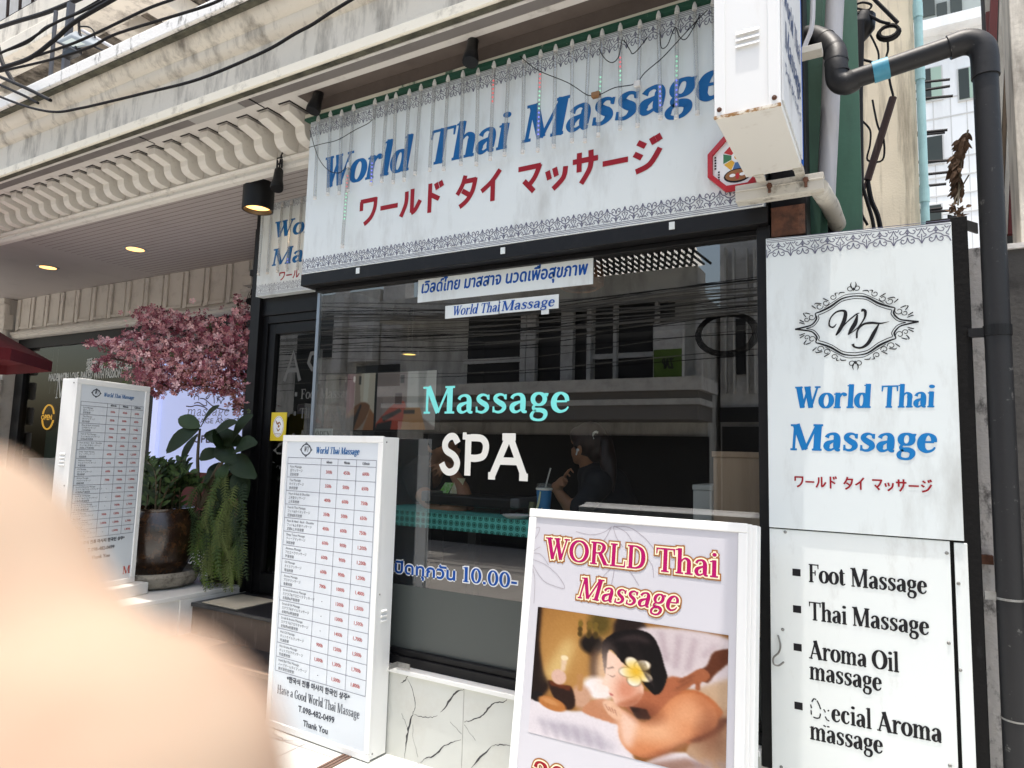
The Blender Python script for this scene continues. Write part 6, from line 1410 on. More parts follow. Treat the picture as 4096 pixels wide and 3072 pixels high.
for i, (x0, y0, x1, y1) in enumerate(WR):
    s = MB(); s.tube([at(x0 - 60, y0 + 6, 12), at(x1, y1, 12)], .022, 5)
    tag(s.build('drying_rod', m_cable), 'dark rod before the white tower, ' + ['above the first curtained window', 'across the first curtained window', 'at the sill of the curtained window', 'just above the dark lower window', 'higher above the dark lower window', 'at the sill of the lower window', 'below the dark lower window', 'midway down to the bracket', 'just above the tall sign, level', 'just above the tall sign, slanting'][i], 'rod', 'rods before the white tower')
# ------------------------------------------------------------------ inside the window: table, tableware, lamp, pictures, counter
TZ = 1.16
m_cloth = bpy.data.materials.new('patterned_teal_cloth'); m_cloth.use_nodes = True
_n = m_cloth.node_tree; _p = _n.nodes['Principled BSDF']; _p.inputs['Roughness'].default_value = .8
_tc = _n.nodes.new('ShaderNodeTexCoord'); _mp = _n.nodes.new('ShaderNodeMapping'); _mp.inputs['Scale'].default_value = (26, 26, 26); _n.links.new(_tc.outputs['Object'], _mp.inputs[0])
_vo = _n.nodes.new('ShaderNodeTexVoronoi'); _vo.feature = 'F1'; _vo.inputs['Scale'].default_value = 1.0; _vo.inputs['Randomness'].default_value = 0.0; _n.links.new(_mp.outputs[0], _vo.inputs['Vector'])
_cr = _n.nodes.new('ShaderNodeValToRGB'); _cr.color_ramp.interpolation = 'CONSTANT'
_e = _cr.color_ramp.elements; _e[0].position = 0; _e[0].color = (*lin((120, 84, 66)), 1); _e[1].position = .16; _e[1].color = (*lin((30, 92, 84)), 1)
for pos_, c_ in ((.27, (70, 170, 156)), (.36, (24, 88, 82)), (.44, (96, 200, 190))): e_ = _e.new(pos_); e_.color = (*lin(c_), 1)
_n.links.new(_vo.outputs['Distance'], _cr.inputs[0]); _n.links.new(_cr.outputs[0], _p.inputs['Base Color'])
tb = thing('dining_table', 'dark dining table inside the window under the patterned teal cloth', 'table', (-1.7, 3.55, .45))
s = MB(); s.box(-2.80, -.75, 3.22, 3.95, TZ - .035, TZ - .003); s.build('tabletop', m_dark, tb)
for x in (-2.45, -.95):
    for y in (3.3, 3.85): s = MB(); s.box(x - .03, x + .03, y - .03, y + .03, .45, TZ - .036); s.build('leg', M('table_leg_grey', (70, 72, 74), .5), tb)
s = MB(); s.box(-2.82, -1.5, 3.205, 3.93, TZ - .002, TZ + .002); s.box(-2.82, -1.5, 3.20, 3.2045, TZ - .085, TZ + .002); tag(s.build('tablecloth', m_cloth), 'teal patterned cloth over the table inside the window', 'tablecloth')
s = MB(); s.box(-1.49, -.75, 3.21, 3.60, TZ - .002, TZ + .012); tag(s.build('table_board', M('grey_board', (108, 112, 112), .4), bevel=.003), 'grey board lying on the right half of the table inside the window', 'board')
tr_ = thing('black_griddle', 'long black griddle tray on stubby feet on the teal cloth', 'tray', (-2.1, 3.5, TZ))
a, b = at(1712, 2015, 3.42), at(2080, 2030, 3.42)
s = MB(); s.box(a.x, b.x, 3.38, 3.66, TZ + .035, TZ + .095); s.build('tray_body', m_black, tr_, bevel=.012)
s = MB(); s.box(a.x - .02, a.x + .05, 3.37, 3.67, TZ + .05, TZ + .11); s.box(b.x - .04, b.x + .02, 3.37, 3.67, TZ + .045, TZ + .10); s.build('handle', M('tray_edge', (96, 96, 98), .3), tr_, bevel=.01)
s = MB()
for x in (a.x + .1, b.x - .12): s.box(x, x + .07, 3.40, 3.46, TZ + .004, TZ + .034); s.box(x, x + .07, 3.56, 3.62, TZ + .004, TZ + .034)
s.build('foot', m_black, tr_)
for i, (px, c_) in enumerate(((1772, (120, 196, 60)), (1815, (214, 206, 160)))):
    q = at(px, 1990, 3.5); s = MB(); s.hexa([(q.x - .035, 3.5, TZ + .096), (q.x + .035, 3.5, TZ + .096), (q.x + .035, 3.505, TZ + .096), (q.x - .035, 3.505, TZ + .096), (q.x - .01, 3.53, TZ + .16 + i * .03), (q.x + .06, 3.53, TZ + .16 + i * .03), (q.x + .06, 3.535, TZ + .16 + i * .03), (q.x - .01, 3.535, TZ + .16 + i * .03)])
    tag(s.build('menu_card', M('card_%s' % ('lime', 'cream')[i], c_, .5, dirt=(240, 240, 220), dfac=.8, dscale=30), bevel=.002), ('lime green card propped on the black tray', 'cream printed card propped on the black tray, right of the lime card')[i], 'card')
q = atz(2175, 2050, TZ + .012); q.y = min(q.y, 3.5)
q = Vector((at(2175, 2040, 3.32).x, 3.32, TZ + .012))
cp = thing('paper_cup', 'blue paper cup with a clear lid and pale straw on the table', 'cup', q)
zt = at(2175, 1957, 3.32).z - q.z
s = MB(); s.lathe([(.001, 0), (.030, 0), (.042, zt), (.038, zt), (.001, zt - .004)], q, 28); s.build('cup_body', M('cup_blue', (36, 118, 176), .45), cp, smooth=True)
s = MB(); s.lathe([(.044, zt - .004), (.046, zt + .004), (.043, zt + .008)], q, 28); s.build('cup_rim', i_ivory, cp, smooth=True)
s = MB(); s.lathe([(.043, zt + .008), (.040, zt + .03), (.03, zt + .033), (.001, zt + .033)], q, 28); s.build('lid', m_tubeplastic, cp, smooth=True)
s = MB(); s.tube([q + Vector((-.01, 0, .05)), q + Vector((.012, 0, zt + .03)), q + Vector((.036, 0, zt + .115))], .004, 8); s.build('straw', M('pale_straw', (206, 206, 200), .4), cp, smooth=True)
ink = Ink(Fr((q.x, q.y - .0435, q.z), (1, 0, 0), (0, 0, 1)), .001); ink.ribbon([(-.03, .03, .008), (-.012, .07, .012), (.0, zt - .01, .008)], 0); ink.rect(.008, .014, .02, .055); ink.build('cup_print', M('cup_cream', (206, 214, 170), .5), cp)
q = Vector((at(2130, 2030, 3.36).x, 3.36, TZ + .003)); s = MB(); s.lathe([(.001, 0), (.022, 0), (.022, .06), (.018, .07), (.018, .085), (.001, .085)], q, 16); tag(s.build('spice_jar', M('spice_glass', (118, 122, 84), .3, dirt=(50, 56, 30), dfac=.9, dscale=60), smooth=True), 'small spice jar left of the blue paper cup', 'jar')
q = Vector((at(2065, 2055, 3.26).x, 3.26, TZ + .003)); s = MB(); s.lathe([(.001, .004), (.05, .004), (.075, .018), (.078, .018), (.05, .0), (.001, .0)], q, 24); tag(s.build('plate', i_white, smooth=True), 'white plate on the teal cloth beside the poster', 'plate')
# woven basket lamp behind the banner
q = at(2320, 1110, 3.15); bl = thing('basket_lamp', 'brown woven basket lamp shade hanging behind the lettered banner', 'lamp', q)
s = MB(); R_ = .125; s.lathe([(R_ * .6, .10), (R_ * .9, .07), (R_, .0), (R_ * .98, -.04), (R_ * .7, -.062), (R_ * .66, -.055), (R_ * .9, -.03), (R_ * .93, .0)], q, 32); s.build('shade', M('woven_rattan', (112, 72, 40), .7, dirt=(52, 30, 16), dfac=.8, dscale=40, bump=.4), bl, smooth=True)
s = MB(); s.tube([q + Vector((0, 0, .1)), (q.x, q.y, 2.5)], .005, 6); s.build('cord', m_cable, bl)
# two framed room photographs
fpn = thing('photo_panel', 'dark framed pair of massage room photographs hanging inside the glass corner', 'picture', (-2.78, 3.2, 1.63))
s = MB(); s.box(-3.02, -2.30, 3.205, 3.22, 1.62, 1.985); s.box(-2.788, -2.772, 3.2, 3.2045, 1.62, 1.985); s.build('panel_frame', m_black, fpn)
c1 = Canvas(70, 80, (150, 132, 116)); c1.poly([(0, 0), (.0, 1), (.25, 1), (.28, 0)], (112, 48, 58), 1); c1.poly([(.5, 0), (.52, .55), (.62, .68), (1, .8), (1, 0)], (190, 180, 160), 1); c1.poly([(.6, 0), (.6, .5), (.75, .62), (.8, .0)], (206, 200, 184), 1); c1.poly([(.42, .05), (.42, .2), (.5, .2), (.5, .05)], (60, 56, 52), .4)
c1.poly([(.0, .75), (.5, .52), (.85, .6), (.5, .95), (.0, 1)], (120, 76, 44), .8); c1.poly([(.1, 1.), (.5, .55), (.56, .56), (.3, 1)], (40, 28, 22), .8); c1.poly([(.62, 1), (.85, .62), (1, .72), (1, 1)], (150, 96, 56), 1); c1.ell(.25, .1, .04, .06, (236, 222, 210), .5); c1.poly([(.0, .8), (.3, .74), (.28, 1), (0, 1)], (34, 22, 22), 2)
m_lightpic = VCOL('room_photo_print', .35)
c1.build('room_photo', lambda u, v: (-3.015 + .226 * u, 3.199, 1.978 - .35 * v), m_lightpic, fpn)
c2 = Canvas(130, 80, (136, 122, 116)); c2.poly([(.52, 0), (.52, .6), (1, .95), (1, 0)], (196, 194, 186), 1); c2.poly([(.7, 0), (.72, .6), (.8, .7), (.84, 0)], (150, 150, 142), 1.5); c2.poly([(.4, .06), (.4, .2), (.47, .2), (.47, .06)], (50, 46, 46), .4); c2.poly([(.0, .9), (.3, .56), (.5, .55), (.44, 1), (0, 1)], (176, 62, 40), .7); c2.poly([(.44, 1), (.5, .62), (.75, .62), (.85, 1)], (176, 124, 72), .8)
c2.poly([(.32, .38), (.44, .38), (.44, .56), (.32, .56)], (52, 30, 34), .7); c2.poly([(.1, .78), (.4, .64), (.45, .68), (.14, .86)], (26, 22, 24), .8); c2.poly([(.02, .9), (.28, .84), (.26, 1), (0, 1)], (22, 18, 20), 1); c2.poly([(.48, .66), (.66, .66), (.66, .72), (.48, .73)], (28, 24, 24), .7)
c2.build('room_photo', lambda u, v: (-2.77 + .44 * u, 3.199, 1.978 - .345 * v), m_lightpic, fpn)
# counter, white box, small plates on the glass
a, b = at(2853, 1805, 3.1), at(3040, 1805, 3.1)
ctn = thing('wooden_counter', 'blond wood counter inside the window at its right end', 'counter', (a.x + .12, 3.2, .45))
s = MB(); s.box(a.x, -.445, 3.1, 3.5, .45, a.z - .025); s.build('counter_body', m_wood, ctn, bevel=.002)
s = MB(); s.box(a.x - .006, -.44, 3.095, 3.51, a.z - .0245, a.z); s.build('counter_top', m_wood, ctn, bevel=.002)
a = at(2772, 1960, 3.15); b = at(2852, 1960, 3.15); s = MB(); s.box(a.x, b.x - .004, 3.15, 3.4, .9, a.z); s.box(a.x - .003, b.x - .001, 3.147, 3.403, a.z + .0005, a.z + .025); tag(s.build('white_bin', M('dull_white_plastic', (176, 178, 176), .5), bevel=.004), 'white lidded bin beside the wooden counter inside the window', 'bin')
q = at(1296, 1735, 2.96); s = MB(); s.box(q.x - .075, q.x + .07, 2.955, 2.96, q.z - .09, q.z + .03); o_ = s.build('open_plate', M('open_plate_grey', (150, 160, 154), .5)); tag(o_, 'grey OPEN plate inside the glass, just above the nearer price lightbox', 'sign')
ink = Ink(FY(2.955), .001); ink.serif('OPEN', q.x - .065, q.z - .03, .045, 0, width=.125); ink.build('plate_lettering', M('open_dark_green', (36, 60, 52), .5), o_)
ysk = thing('yellow_sticker', 'yellow sticker with a white oval emblem on the black door frame', 'sticker', (-3.9, 3.47, 1.6))
a, b, c, d_ = at(1087, 1650, 3.47), at(1166, 1652, 3.47), at(1162, 1762, 3.47), at(1079, 1757, 3.47)
fyk = FY(3.47); x0, x1, z1, z0 = a.x, a.x + .155, a.z, a.z - .205
s = MB(); s.box(x0, x1, 3.47, 3.475, z0, z1); s.build('sticker_sheet', M('sticker_yellow', (222, 196, 50), .5), ysk)
ink = Ink(fyk, .0006); xm, zm = (x0 + x1) / 2, (z0 + z1) / 2; ink.disc(xm, zm, .056, 0, .078); ink.ribbon([(xm + .05 * math.cos(k * .4), zm + .071 * math.sin(k * .4), .0025) for k in range(16)], 1, closed=True, n=1)
ink.ribbon([(xm - .03, zm + .045, .004), (xm - .01, zm + .02, .014), (xm + .01, zm + .03, .01), (xm + .025, zm + .01, .006)], 1); ink.ribbon([(xm - .015, zm - .01, .004), (xm, zm - .03, .010), (xm + .02, zm - .015, .006)], 1); ink.disc(xm + .004, zm + .002, .010, 1); ink.rect(xm - .035, xm + .035, zm - .055, zm - .051, 1); ink.build('sticker_emblem', [i_white, i_gold], ysk)
q = at(1637, 1417, 4.4); l = thing('inner_downlight', 'small yellow downlight glowing in the dark room behind the glass', 'downlight', q)
s = MB(); s.lathe([(.001, 0), (.055, 0)], q, 20); s.build('diffuser', EM('yellow_glow', (255, 214, 110), 1.3), l); s = MB(); s.lathe([(.056, -.004), (.075, -.004), (.075, .03), (.001, .03)], q, 20); s.build('trim_ring', m_black, l); s = MB(); s.tube([q + Vector((0, 0, .03)), (q.x, q.y, 2.9)], .02, 8); s.build('stem', m_black, l)

# ------------------------------------------------------------------ people at the table
m_skin = M('skin', (176, 124, 92), .5, dirt=(150, 96, 70), dfac=.4, dscale=12)
m_shirt = M('dark_navy_shirt', (30, 32, 40), .85, dirt=(20, 21, 26), dfac=.6, dscale=8)
m_hair = M('dark_brown_hair', (38, 24, 22), .45, dirt=(70, 40, 36), dfac=.7, dscale=30, streak=8)
def fuse(mb, name, mat, parent, vox, smooth=6):
    o = mb.build(name, mat, parent, smooth=True)
    r = o.modifiers.new('remesh', 'REMESH'); r.mode = 'VOXEL'; r.voxel_size = vox; r.use_smooth_shade = True
    k = o.modifiers.new('smooth', 'SMOOTH'); k.iterations = smooth; k.factor = .5
    return o
def limb(mb, pts, rs, n=12): mb.tube(pts, rs, n); [mb.ball(p, r * .99, n=6) for p, r in zip(pts, rs)]
def finger(mb, pts, r0): 
    rs = [r0 * (1 - .1 * i) for i in range(len(pts))]; limb(mb, pts, rs, 8)
# woman with ponytail, facing left and a little away
pw_ = thing('person', 'woman in a dark top with a ponytail and white earbud, seated behind the blue cup', 'person', at(2430, 2150, 3.85))
hd = at(2345, 1782, 3.78)
s = MB()
s.ball(hd + Vector((.012, .0, .015)), .088, n=10, sc=(1.0, .86, 1.12)); s.ball(hd + Vector((-.038, .012, -.045)), .062, n=8, sc=(1, .85, .95)); s.ball(hd + Vector((-.062, .015, -.085)), .030, n=6); s.ball(hd + Vector((-.093, .018, -.028)), .014, n=5, sc=(1.1, .8, 1.2)); s.ball(hd + Vector((-.082, .016, -.068)), .013, n=5); s.ball(hd + Vector((-.07, .0, .03)), .03, n=6)
ea = at(2318, 1800, 3.69); s.ball(ea, .026, n=7, sc=(.75, .35, 1.25))
nk = at(2350, 1868, 3.80); limb(s, [hd + Vector((.01, .005, -.05)), nk + Vector((0, 0, .02)), nk + Vector((.03, .02, -.07))], [.055, .052, .07])
el, wr_, hn = at(2285, 2035, 3.60), at(2238, 1975, 3.58), at(2225, 1950, 3.58)
sh = at(2392, 1935, 3.66)
limb(s, [sh, at(2330, 2010, 3.6), el], [.06, .05, .045]); limb(s, [el, wr_], [.042, .03]); limb(s, [wr_, hn, at(2252, 1925, 3.57)], [.03, .034, .03])
for k, (x, y) in enumerate(((2282, 1876), (2268, 1892), (2257, 1912), (2248, 1930))):
    finger(s, [at(2252 + k * 1, 1918 + k * 6, 3.57), at(x - 8, y + 6, 3.55), at(x, y, 3.535), at(x + 12, y + 14, 3.535)], .0095)
finger(s, [hn, at(2238, 1935, 3.55), at(2252, 1942, 3.53)], .011)
fuse(s, 'body', m_skin, pw_, .0065, 4)
s = MB(); limb(s, [at(2450, 2220, 3.9), at(2440, 2050, 3.88), at(2412, 1960, 3.84), at(2372, 1905, 3.82)], [.17, .175, .155, .10]); limb(s, [at(2378, 1912, 3.82), sh, at(2345, 2005, 3.61), at(2316, 2030, 3.60)], [.09, .088, .066, .062]); limb(s, [at(2450, 1930, 3.98), at(2510, 2040, 4.0)], [.1, .08]); fuse(s, 'top', m_shirt, pw_, .012, 5)
s = MB(); s.ball(hd + Vector((.024, .0, .032)), .104, n=10, sc=(1.02, .9, 1.08)); s.ball(hd + Vector((.066, .0, -.02)), .075, n=8, sc=(.9, .9, 1.1)); s.ball(hd + Vector((-.045, -.02, .06)), .052, n=8); limb(s, [hd + Vector((.02, -.055, .04)), hd + Vector((-.032, -.072, -.0))], [.032, .02])
limb(s, [hd + Vector((.09, -.01, .055)), at(2425, 1770, 3.76), at(2436, 1840, 3.74), at(2444, 1900, 3.72), at(2452, 1965, 3.70)], [.035, .042, .045, .036, .008]); limb(s, [at(2425, 1770, 3.74), at(2420, 1860, 3.71), at(2432, 1925, 3.69)], [.035, .032, .008]); fuse(s, 'hair', m_hair, pw_, .008, 3)
s = MB(); c = hd + Vector((.092, -.06, .055)); s.tube([c + Vector((.004 * 0 + .020 * math.cos(a_ * .5), -.012, .024 * math.sin(a_ * .5))) for a_ in range(2, 9)], .007, 8); s.build('hair_clip', i_ivory, pw_, smooth=True)
s = MB(); s.ball(ea + Vector((-.006, -.012, .0)), .009, n=6); s.tube([ea + Vector((-.006, -.015, 0)), ea + Vector((-.014, -.016, -.03))], .004, 8); s.build('earbud', i_white, pw_, smooth=True)
# man leaning his chin on his hand, facing right and away
pm_ = thing('person', 'man in a dark shirt leaning his chin on his hand behind the white letter S', 'person', at(1690, 2150, 3.75))
hd = at(1775, 1790, 3.72)
s = MB()
s.ball(hd + Vector((.0, .0, .02)), .096, n=10, sc=(1.0, .88, 1.14)); s.ball(hd + Vector((.035, .02, -.05)), .068, n=8); s.ball(hd + Vector((.055, .03, -.095)), .034, n=6); s.ball(hd + Vector((.098, .03, -.02)), .016, n=5, sc=(1.1, .8, 1.2)); s.ball(hd + Vector((.085, .03, -.072)), .014, n=5)
ea = at(1722, 1788, 3.66); s.ball(ea, .030, n=7, sc=(.8, .4, 1.3))
nk = hd + Vector((-.05, .0, -.12)); limb(s, [hd + Vector((-.01, 0, -.05)), nk, nk + Vector((-.05, 0, -.08))], [.062, .062, .08])
sh2, el2 = at(1668, 1905, 3.60), at(1738, 2030, 3.45); hn2 = at(1765, 1875, 3.55)
limb(s, [sh2, at(1690, 1975, 3.5), el2], [.065, .056, .046]); limb(s, [at(1866, 2020, 3.52), at(1848, 1950, 3.55), at(1812, 1885, 3.58)], [.052, .044, .032])
limb(s, [at(1812, 1885, 3.58), at(1790, 1868, 3.56), at(1765, 1864, 3.55)], [.034, .036, .03])
for k, (x, y) in enumerate(((1718, 1864), (1728, 1884), (1742, 1902), (1758, 1906))): finger(s, [at(1778 + k * 5, 1860 + k * 5, 3.55), at((1778 + x) / 2 + k * 2, (1858 + y) / 2 - 3, 3.53), at(x, y, 3.54)], .0105)
finger(s, [at(1795, 1870, 3.56), at(1780, 1848, 3.55), at(1768, 1840, 3.57)], .012)
limb(s, [el2, at(1800, 2035, 3.42), at(1850, 2035, 3.45)], [.043, .036, .03])
fuse(s, 'body', m_skin, pm_, .0065, 4)
s = MB(); limb(s, [at(1665, 2230, 3.85), at(1662, 2060, 3.82), at(1668, 1950, 3.78), at(1710, 1870, 3.76)], [.19, .20, .18, .09]); limb(s, [at(1690, 1880, 3.72), sh2, at(1682, 1965, 3.52)], [.1, .10, .082]); fuse(s, 'shirt', m_shirt, pm_, .012, 5)
s = MB(); s.ball(hd + Vector((-.012, .0, .045)), .106, n=10, sc=(1.0, .9, 1.0)); s.ball(hd + Vector((-.05, .01, .0)), .075, n=8, sc=(.9, .95, 1.1)); s.ball(hd + Vector((.04, 0, .09)), .055, n=7); fuse(s, 'hair', M('black_short_hair', (34, 27, 25), .6), pm_, .009, 3)

# ------------------------------------------------------------------ flood light, poles and street cables at the upper left
fl = thing('flood_light', 'grey flood light on dark posts standing on the cornice ledge at the upper left', 'flood light', atz(230, 388, 4.19))
YF = atz(195, 388, 4.19).y
s = MB(); b_ = atz(195, 388, 4.19); t_ = at(224, 45, YF); s.tube([b_, t_], .016, 8); b_ = atz(252, 372, 4.19); t_ = at(285, 15, b_.y); s.tube([b_, t_], .030, 4); s.build('post', M('post_grey', (74, 76, 82), .6), fl)
L0 = [at(x, y, YF - .02) for x, y in ((222, 168), (285, 138), (378, 178), (300, 196))]
s = MB(); up_ = Vector((0, .03, .05)); s.hexa([tuple(p) for p in (L0[0], L0[3], L0[2], L0[1])] + [tuple(p + up_) for p in (L0[0], L0[3], L0[2], L0[1])]); s.build('lamp_body', M('flood_grey', (150, 156, 158), .5), fl, bevel=.006)
ctr = (L0[0] + L0[1] + L0[2] + L0[3]) / 4; dn_ = Vector((0, -.004, -.006))
s = MB(); s.quad(*[tuple(ctr + (p - ctr) * .62 + dn_) for p in (L0[0], L0[3], L0[2], L0[1])]); s.build('lens', M('flood_lens', (214, 218, 204), .3), fl)
s = MB(); s.tube([at(222, 165, YF - .03), at(318, 210, YF - .03)], .008, 6); s.box(*sorted((at(272, 200, YF).x, at(318, 200, YF).x)), YF - .03, YF + .02, at(300, 222, YF).z, at(300, 200, YF).z); s.build('yoke', m_black, fl)
s = MB(); s.tube([at(330, 122, YF + .1), atz(552, 246, 4.19)], .013, 8); s.build('white_arm', m_pvc, fl)
s = MB(); s.tube([at(315, 80, YF), at(318, 130, YF), at(330, 150, YF)], .010, 6, smooth=4); s.tube([at(318, 106, YF), at(355, 108, YF), at(375, 125, YF), at(380, 150, YF)], .006, 6, smooth=5); s.tube([at(375, 185, YF), at(450, 220, YF), atz(530, 256, 4.19)], .008, 6); s.build('lamp_cable', m_cable, fl, smooth=True)
SC_ = [('thick black street cable crossing in front of the flood light posts', [(-60, 310), (0, 275), (120, 232), (220, 158), (300, 88), (440, 5), (520, -40)], 2.0, .013),
 ('street cable over the flood light, running up to the right', [(-40, 285), (0, 271), (253, 188), (376, 137), (579, 40), (690, -2), (760, -30)], 2.05, .008), ('lower street cable passing before the flood light and the balcony beams', [(-40, 298), (0, 286), (202, 239), (362, 188), (470, 134), (800, 32), (900, -10)], 2.1, .008),
 ('uppermost thin street cable along the balcony edge', [(-40, 230), (0, 213), (115, 160), (215, 95), (330, 45), (430, -5)], 2.0, .008), ('pair of twisted thin cables below the balcony edge', [(-40, 228), (0, 212), (110, 172), (180, 110), (260, 75), (380, 10), (420, -20)], 2.2, .006),
 ('long sagging black cable across the cornice', [(-60, 360), (0, 387), (119, 430), (224, 448), (325, 432), (398, 416), (579, 372), (800, 315), (1053, 208), (1180, 135), (1249, 98), (1330, 45), (1420, -10)], 2.3, .0085),
 ('thick black bundle running into the ledge at the left edge', [(-60, 280), (0, 307), (108, 354), (202, 401)], 2.4, .013), ('second black bundle running into the ledge at the left edge', [(-60, 312), (0, 340), (90, 380), (152, 412)], 2.4, .010), ('slanting dark rod at the left edge below the balcony', [(-10, 180), (10, 250), (55, 330)], 2.6, .018), ('dark cable along the foot of the balcony railing', [(-30, 118), (60, 88), (180, 52), (280, 12), (330, -10)], 2.7, .018)]
for lb, pts, Y, r_ in SC_:
    s = MB(); s.tube([at(x, y, Y) for x, y in pts], r_, 7, smooth=6); tag(s.build('street_cable', m_cable, smooth=True), lb, 'cable', 'street cables at the upper left')

# ------------------------------------------------------------------ the other side of the street, seen mirrored in the window
OY = -5.2
def op_(px, py): q = at(px, py, 2 * 2.9 - OY); return (q.x, q.z)
ob_ = thing('opposite_building', 'grey shophouse across the street, mirrored in the shop window', 'building', (-4, OY, 0))
m_ow = M('opposite_wall', (205, 203, 196), .8, dirt=(96, 92, 88), dfac=.6, dscale=3, streak=3); m_ol = M('opposite_light_trim', (206, 204, 200), .8, dirt=(130, 126, 120), dfac=.5, dscale=5); m_od = M('opposite_dark', (34, 34, 35), .4); m_om = M('opposite_canopy', (120, 116, 112), .8)
def orect(x0, x1, y0, y1, d0, d1, mb, mi=0):
    a, b = op_(x0, y0), op_(x1, y1); mb.box(a[0], b[0], OY + d0, OY + d1, min(a[1], b[1]), max(a[1], b[1]), mi)
s = MB(); a, b = op_(1560, 2400), op_(2830, 1190); s.box(a[0], b[0], OY - 3, OY, -.17, b[1]); s.build('facade_wall', m_ow, ob_)
s = MB()
for (x0, x1) in ((1880, 2090), (2160, 2250), (2305, 2360), (2385, 2462), (2478, 2625), (2642, 2700)): orect(x0, x1, 1215, 1555, .0, .02, s)
orect(1700, 2840, 1735, 2500, .0, .05, s); s.build('dark_glazing', m_od, ob_)
s = MB()
for (x0, x1) in ((2100, 2112), (2125, 2150), (2260, 2275), (2282, 2300), (2362, 2372), (2466, 2474), (2630, 2640), (2790, 2815)): orect(x0, x1, 1190, 1560, .02, .14, s)
orect(2372, 2630, 1420, 1427, .02, .06, s); orect(1860, 2100, 1440, 1447, .02, .06, s); orect(2365, 2640, 1558, 1568, .0, .1, s); s.build('pilaster', m_ol, ob_)
s = MB(); orect(1650, 2850, 1575, 1690, .0, .9, s); s.build('canopy', m_om, ob_); s = MB(); orect(1640, 2870, 1566, 1580, .0, 1.0, s); orect(1645, 2860, 1628, 1634, .0, .93, s); s.build('canopy_trim', m_ol, ob_)
def op2(px, py, Y): q = at(px, py, 2 * 2.9 - Y); return Vector((q.x, Y, q.z))
a, b = op2(1500, 1200, OY + .5), op2(2790, 1062, OY + .5); lo_ = op2(2500, 1190, OY + .5)
s = MB(); s.box(a.x, b.x, OY, OY + .5, lo_.z, b.z); s.build('parapet', m_ow, ob_)
La, Lb = op2(2000, 1062, OY + .40), op2(2790, 1062, OY + .40); Lz = Lb.z; Hz = op2(2790, 930, OY + 1.3).z
s = MB(); n_ = 34; dx_ = (Lb.x - La.x) / n_
for k in range(n_):
    x = La.x + k * dx_; s.tube([(x, OY + .40, Lz), (x + dx_ * 3, OY + 1.3, Hz)], .022, 5); s.tube([(x + dx_ * 3, OY + .43, Lz), (x, OY + 1.33, Hz)], .022, 5)
s.build('roof_lattice', m_od, ob_)
m_tl = bpy.data.materials.new('added_translucent_sheet'); m_tl.use_nodes = True
_t = m_tl.node_tree; _tr = _t.nodes.new('ShaderNodeBsdfTranslucent'); _tr.inputs[0].default_value = (.88, .87, .80, 1); _t.links.new(_tr.outputs[0], _t.nodes['Material Output'].inputs[0])
s = MB(); s.quad((La.x, OY + .36, Lz), (Lb.x + .1, OY + .36, Lz), (Lb.x + .1, OY + 1.26, Hz + .01), (La.x, OY + 1.26, Hz + .01)); s.build('added_bright_sheet', m_tl, ob_)  # sheet added to brighten the mirrored lattice, standing in for bright sky
zs = thing('hanging_shop_sign', 'white and green lightbox sign reading ZAP across the street, mirrored in the window', 'sign', (0, OY + 1, 0))
a, b = op_(2660, 1320), op_(2772, 1530); s = MB(); s.box(a[0], b[0], OY + .5, OY + .62, b[1], a[1]); s.build('sign_box', m_ol, zs); z_ = b[1] + (a[1] - b[1]) * .52
fz = Fr((a[0], OY + .625, b[1]), (-1, 0, 0), (0, 0, 1))
s = MB(); s.box(a[0] + .01, b[0] - .01, OY + .6205, OY + .625, b[1] + .01, z_); s.build('sign_green', M('sign_lime', (84, 112, 34), .6), zs)
ink = Ink(fz, .002); w_ = b[0] - a[0]; ink.text('ZAP', -w_ * .70, (z_ - b[1]) * .35, (z_ - b[1]) * .5, 0, width=w_ * .38, bold=.008); ink.build('sign_lettering', m_od, zs)
o2 = thing('opposite_tower', 'pale building beyond the opposite shophouse, mirrored at the right of the window', 'building', (3, OY - 1, 0))
s = MB(); a, b = op_(2850, 2300), op_(3900, 700); s.box(a[0], b[0], OY - 4, OY - .6, -.17, 9); s.build('tower_wall', m_ol, o2)
s = MB()
for x in (2870, 2905, 2960, 2990): orect(x, x + 10, 960, 1560, -.6, -.45, s)
s.build('tower_pilaster', m_ow, o2); s = MB(); orect(2915, 2955, 1250, 1480, -.6, -.55, s); orect(2850, 3030, 1620, 1680, -.6, -.5, s); orect(2860, 3030, 1700, 2200, -.6, -.5, s); s.build('tower_opening', m_od, o2)
o3 = thing('opposite_block', 'stained block across the street, mirrored at the left of the window', 'building', (-16, OY, 0))
s = MB(); a, b = op_(700, 2300), op_(1480, 1215); s.box(a[0], b[0], OY - 4, OY - .3, -.17, b[1] + .4); s.build('block_wall', m_ow, o3)
s = MB(); orect(1390, 1475, 1230, 1440, -.3, -.1, s); orect(1330, 1345, 1150, 1500, -.3, -.1, s); orect(1500, 1560, 1100, 1700, -.6, -.3, s); s.build('block_panel', m_ol, o3); s = MB(); orect(1240, 1320, 1260, 1420, -.3, -.25, s); orect(1400, 1600, 1460, 1900, -.3, -.2, s); orect(1000, 1200, 1300, 1900, -.3, -.2, s); s.build('block_opening', m_od, o3)
rc_ = random.Random(9)
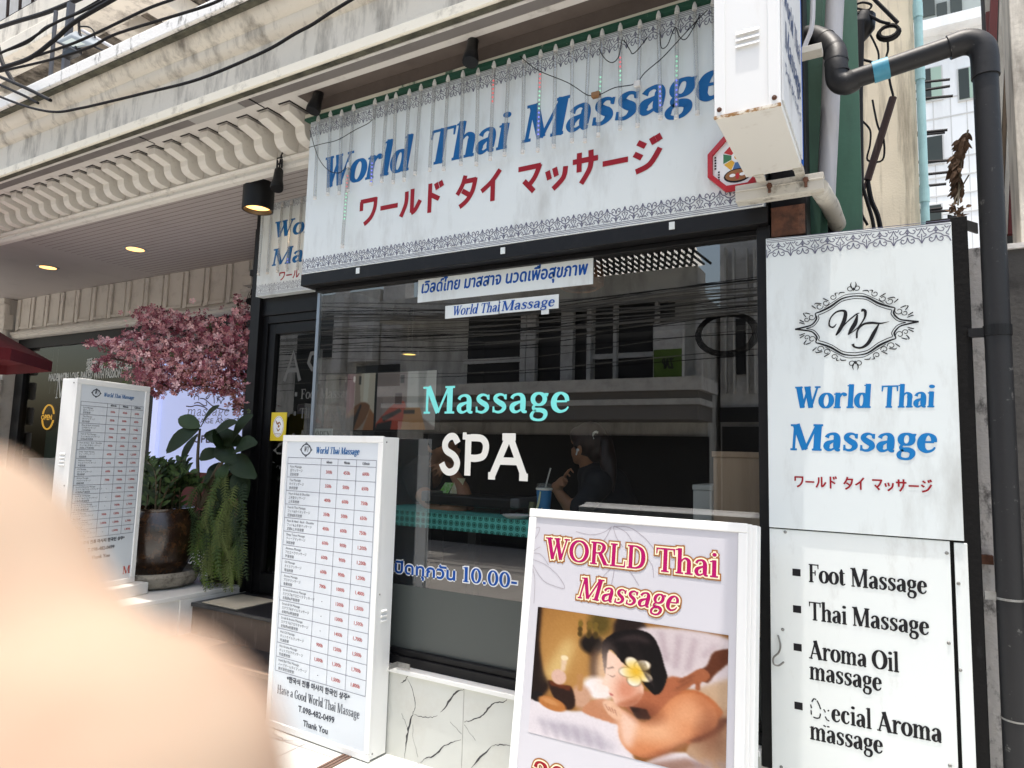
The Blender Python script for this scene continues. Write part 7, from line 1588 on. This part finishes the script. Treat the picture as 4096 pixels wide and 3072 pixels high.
for k in range(34):
    y0 = 1165 + rc_.gauss(95, 70); x0 = -11 - rc_.uniform(0, 3); Yc = -3.2 - rc_.uniform(0, .8)
    a, b = at(1250, y0 + rc_.uniform(-30, 30) + 60, 2 * 2.9 - Yc), at(3050, y0 + rc_.uniform(-60, 30) - 30, 2 * 2.9 - Yc)
    m = (a + b) / 2 + Vector((0, 0, -rc_.uniform(.05, .3))); ex = (b - a) * .6
    s = MB(); s.tube([(p.x, Yc, p.z) for p in (a - ex, a, m, b, b + ex)], rc_.uniform(.004, .011), 5, smooth=6)
    tag(s.build('overhead_cable', m_cablegrey if k % 3 else m_cable, smooth=True), 'overhead cable in the tangle across the street, mirrored in the window', 'cable', 'overhead cables across the street')
s = MB(); q = at(2905, 1335, 2 * 2.9 + 3.4)
for k in range(5): s.tube([(q.x + (.34 + k * .02) * math.cos(a_ * .3), -3.4 - k * .01, q.z + (.24 + k * .015) * math.sin(a_ * .3)) for a_ in range(22)], .008, 5)
tag(s.build('cable_loop', m_cable, smooth=True), 'large loop of spare cable across the street, mirrored at the right of the window', 'cable coil')

# ------------------------------------------------------------------ the fingers that cover the lower left corner
def hc(px, py, d): v = RW @ np.array([(px - 2048) / F_PX * d, (py - 1536) / F_PX * d, d]); return Vector((v[0], v[1], v[2] + CAM_H))
m_hand = M('pale_hand_skin', (162, 141, 122), .8, spec=.15, dirt=(150, 114, 94), dfac=.5, dscale=90)
m_hand.node_tree.nodes['Principled BSDF'].inputs['Subsurface Weight'].default_value = .1
m_hand.node_tree.nodes['Principled BSDF'].inputs['Subsurface Radius'].default_value = (.004, .0016, .0008)
m_hand.node_tree.nodes['Principled BSDF'].inputs['Subsurface Scale'].default_value = 1.0
s = MB()
def hl(pts, rs): limb(s, [hc(*p) for p in pts], rs, 16)
hl([(-430, 2490, .036), (-900, 2660, .036), (-1500, 2950, .038), (-2700, 3900, .046)], [.0103, .0102, .0104, .012])
hl([(-150, 2880, .0345), (-900, 3300, .036), (-2000, 4000, .042)], [.0095, .010, .012])
hl([(340, 3330, .031), (-300, 3900, .032), (-1000, 4700, .036), (-2300, 5400, .046)], [.0098, .0102, .0108, .0125])
hl([(-200, 5100, .034), (-900, 5500, .036), (-2400, 6000, .047)], [.0092, .0098, .0115])
hl([(-900, 6300, .036), (-1500, 6500, .039), (-2700, 6700, .048)], [.0080, .0086, .0105])
hl([(-2700, 3900, .046), (-2900, 5000, .055), (-2700, 6600, .05)], [.014, .020, .014]); hl([(-2300, 5400, .046), (-3000, 5400, .06), (-3900, 6200, .075)], [.014, .022, .02])
hl([(-3000, 4300, .055), (-2400, 3000, .050), (-1900, 2100, .046), (-1500, 1700, .044)], [.015, .012, .0105, .0095])
hl([(-3300, 5600, .065), (-4300, 7000, .09), (-5000, 8200, .12)], [.024, .024, .026])
tag(fuse(s, 'hand', m_hand, None, .0011, 10), 'blurred pale fingertips held very close, covering the corner below the sideways price lightbox', 'hand')
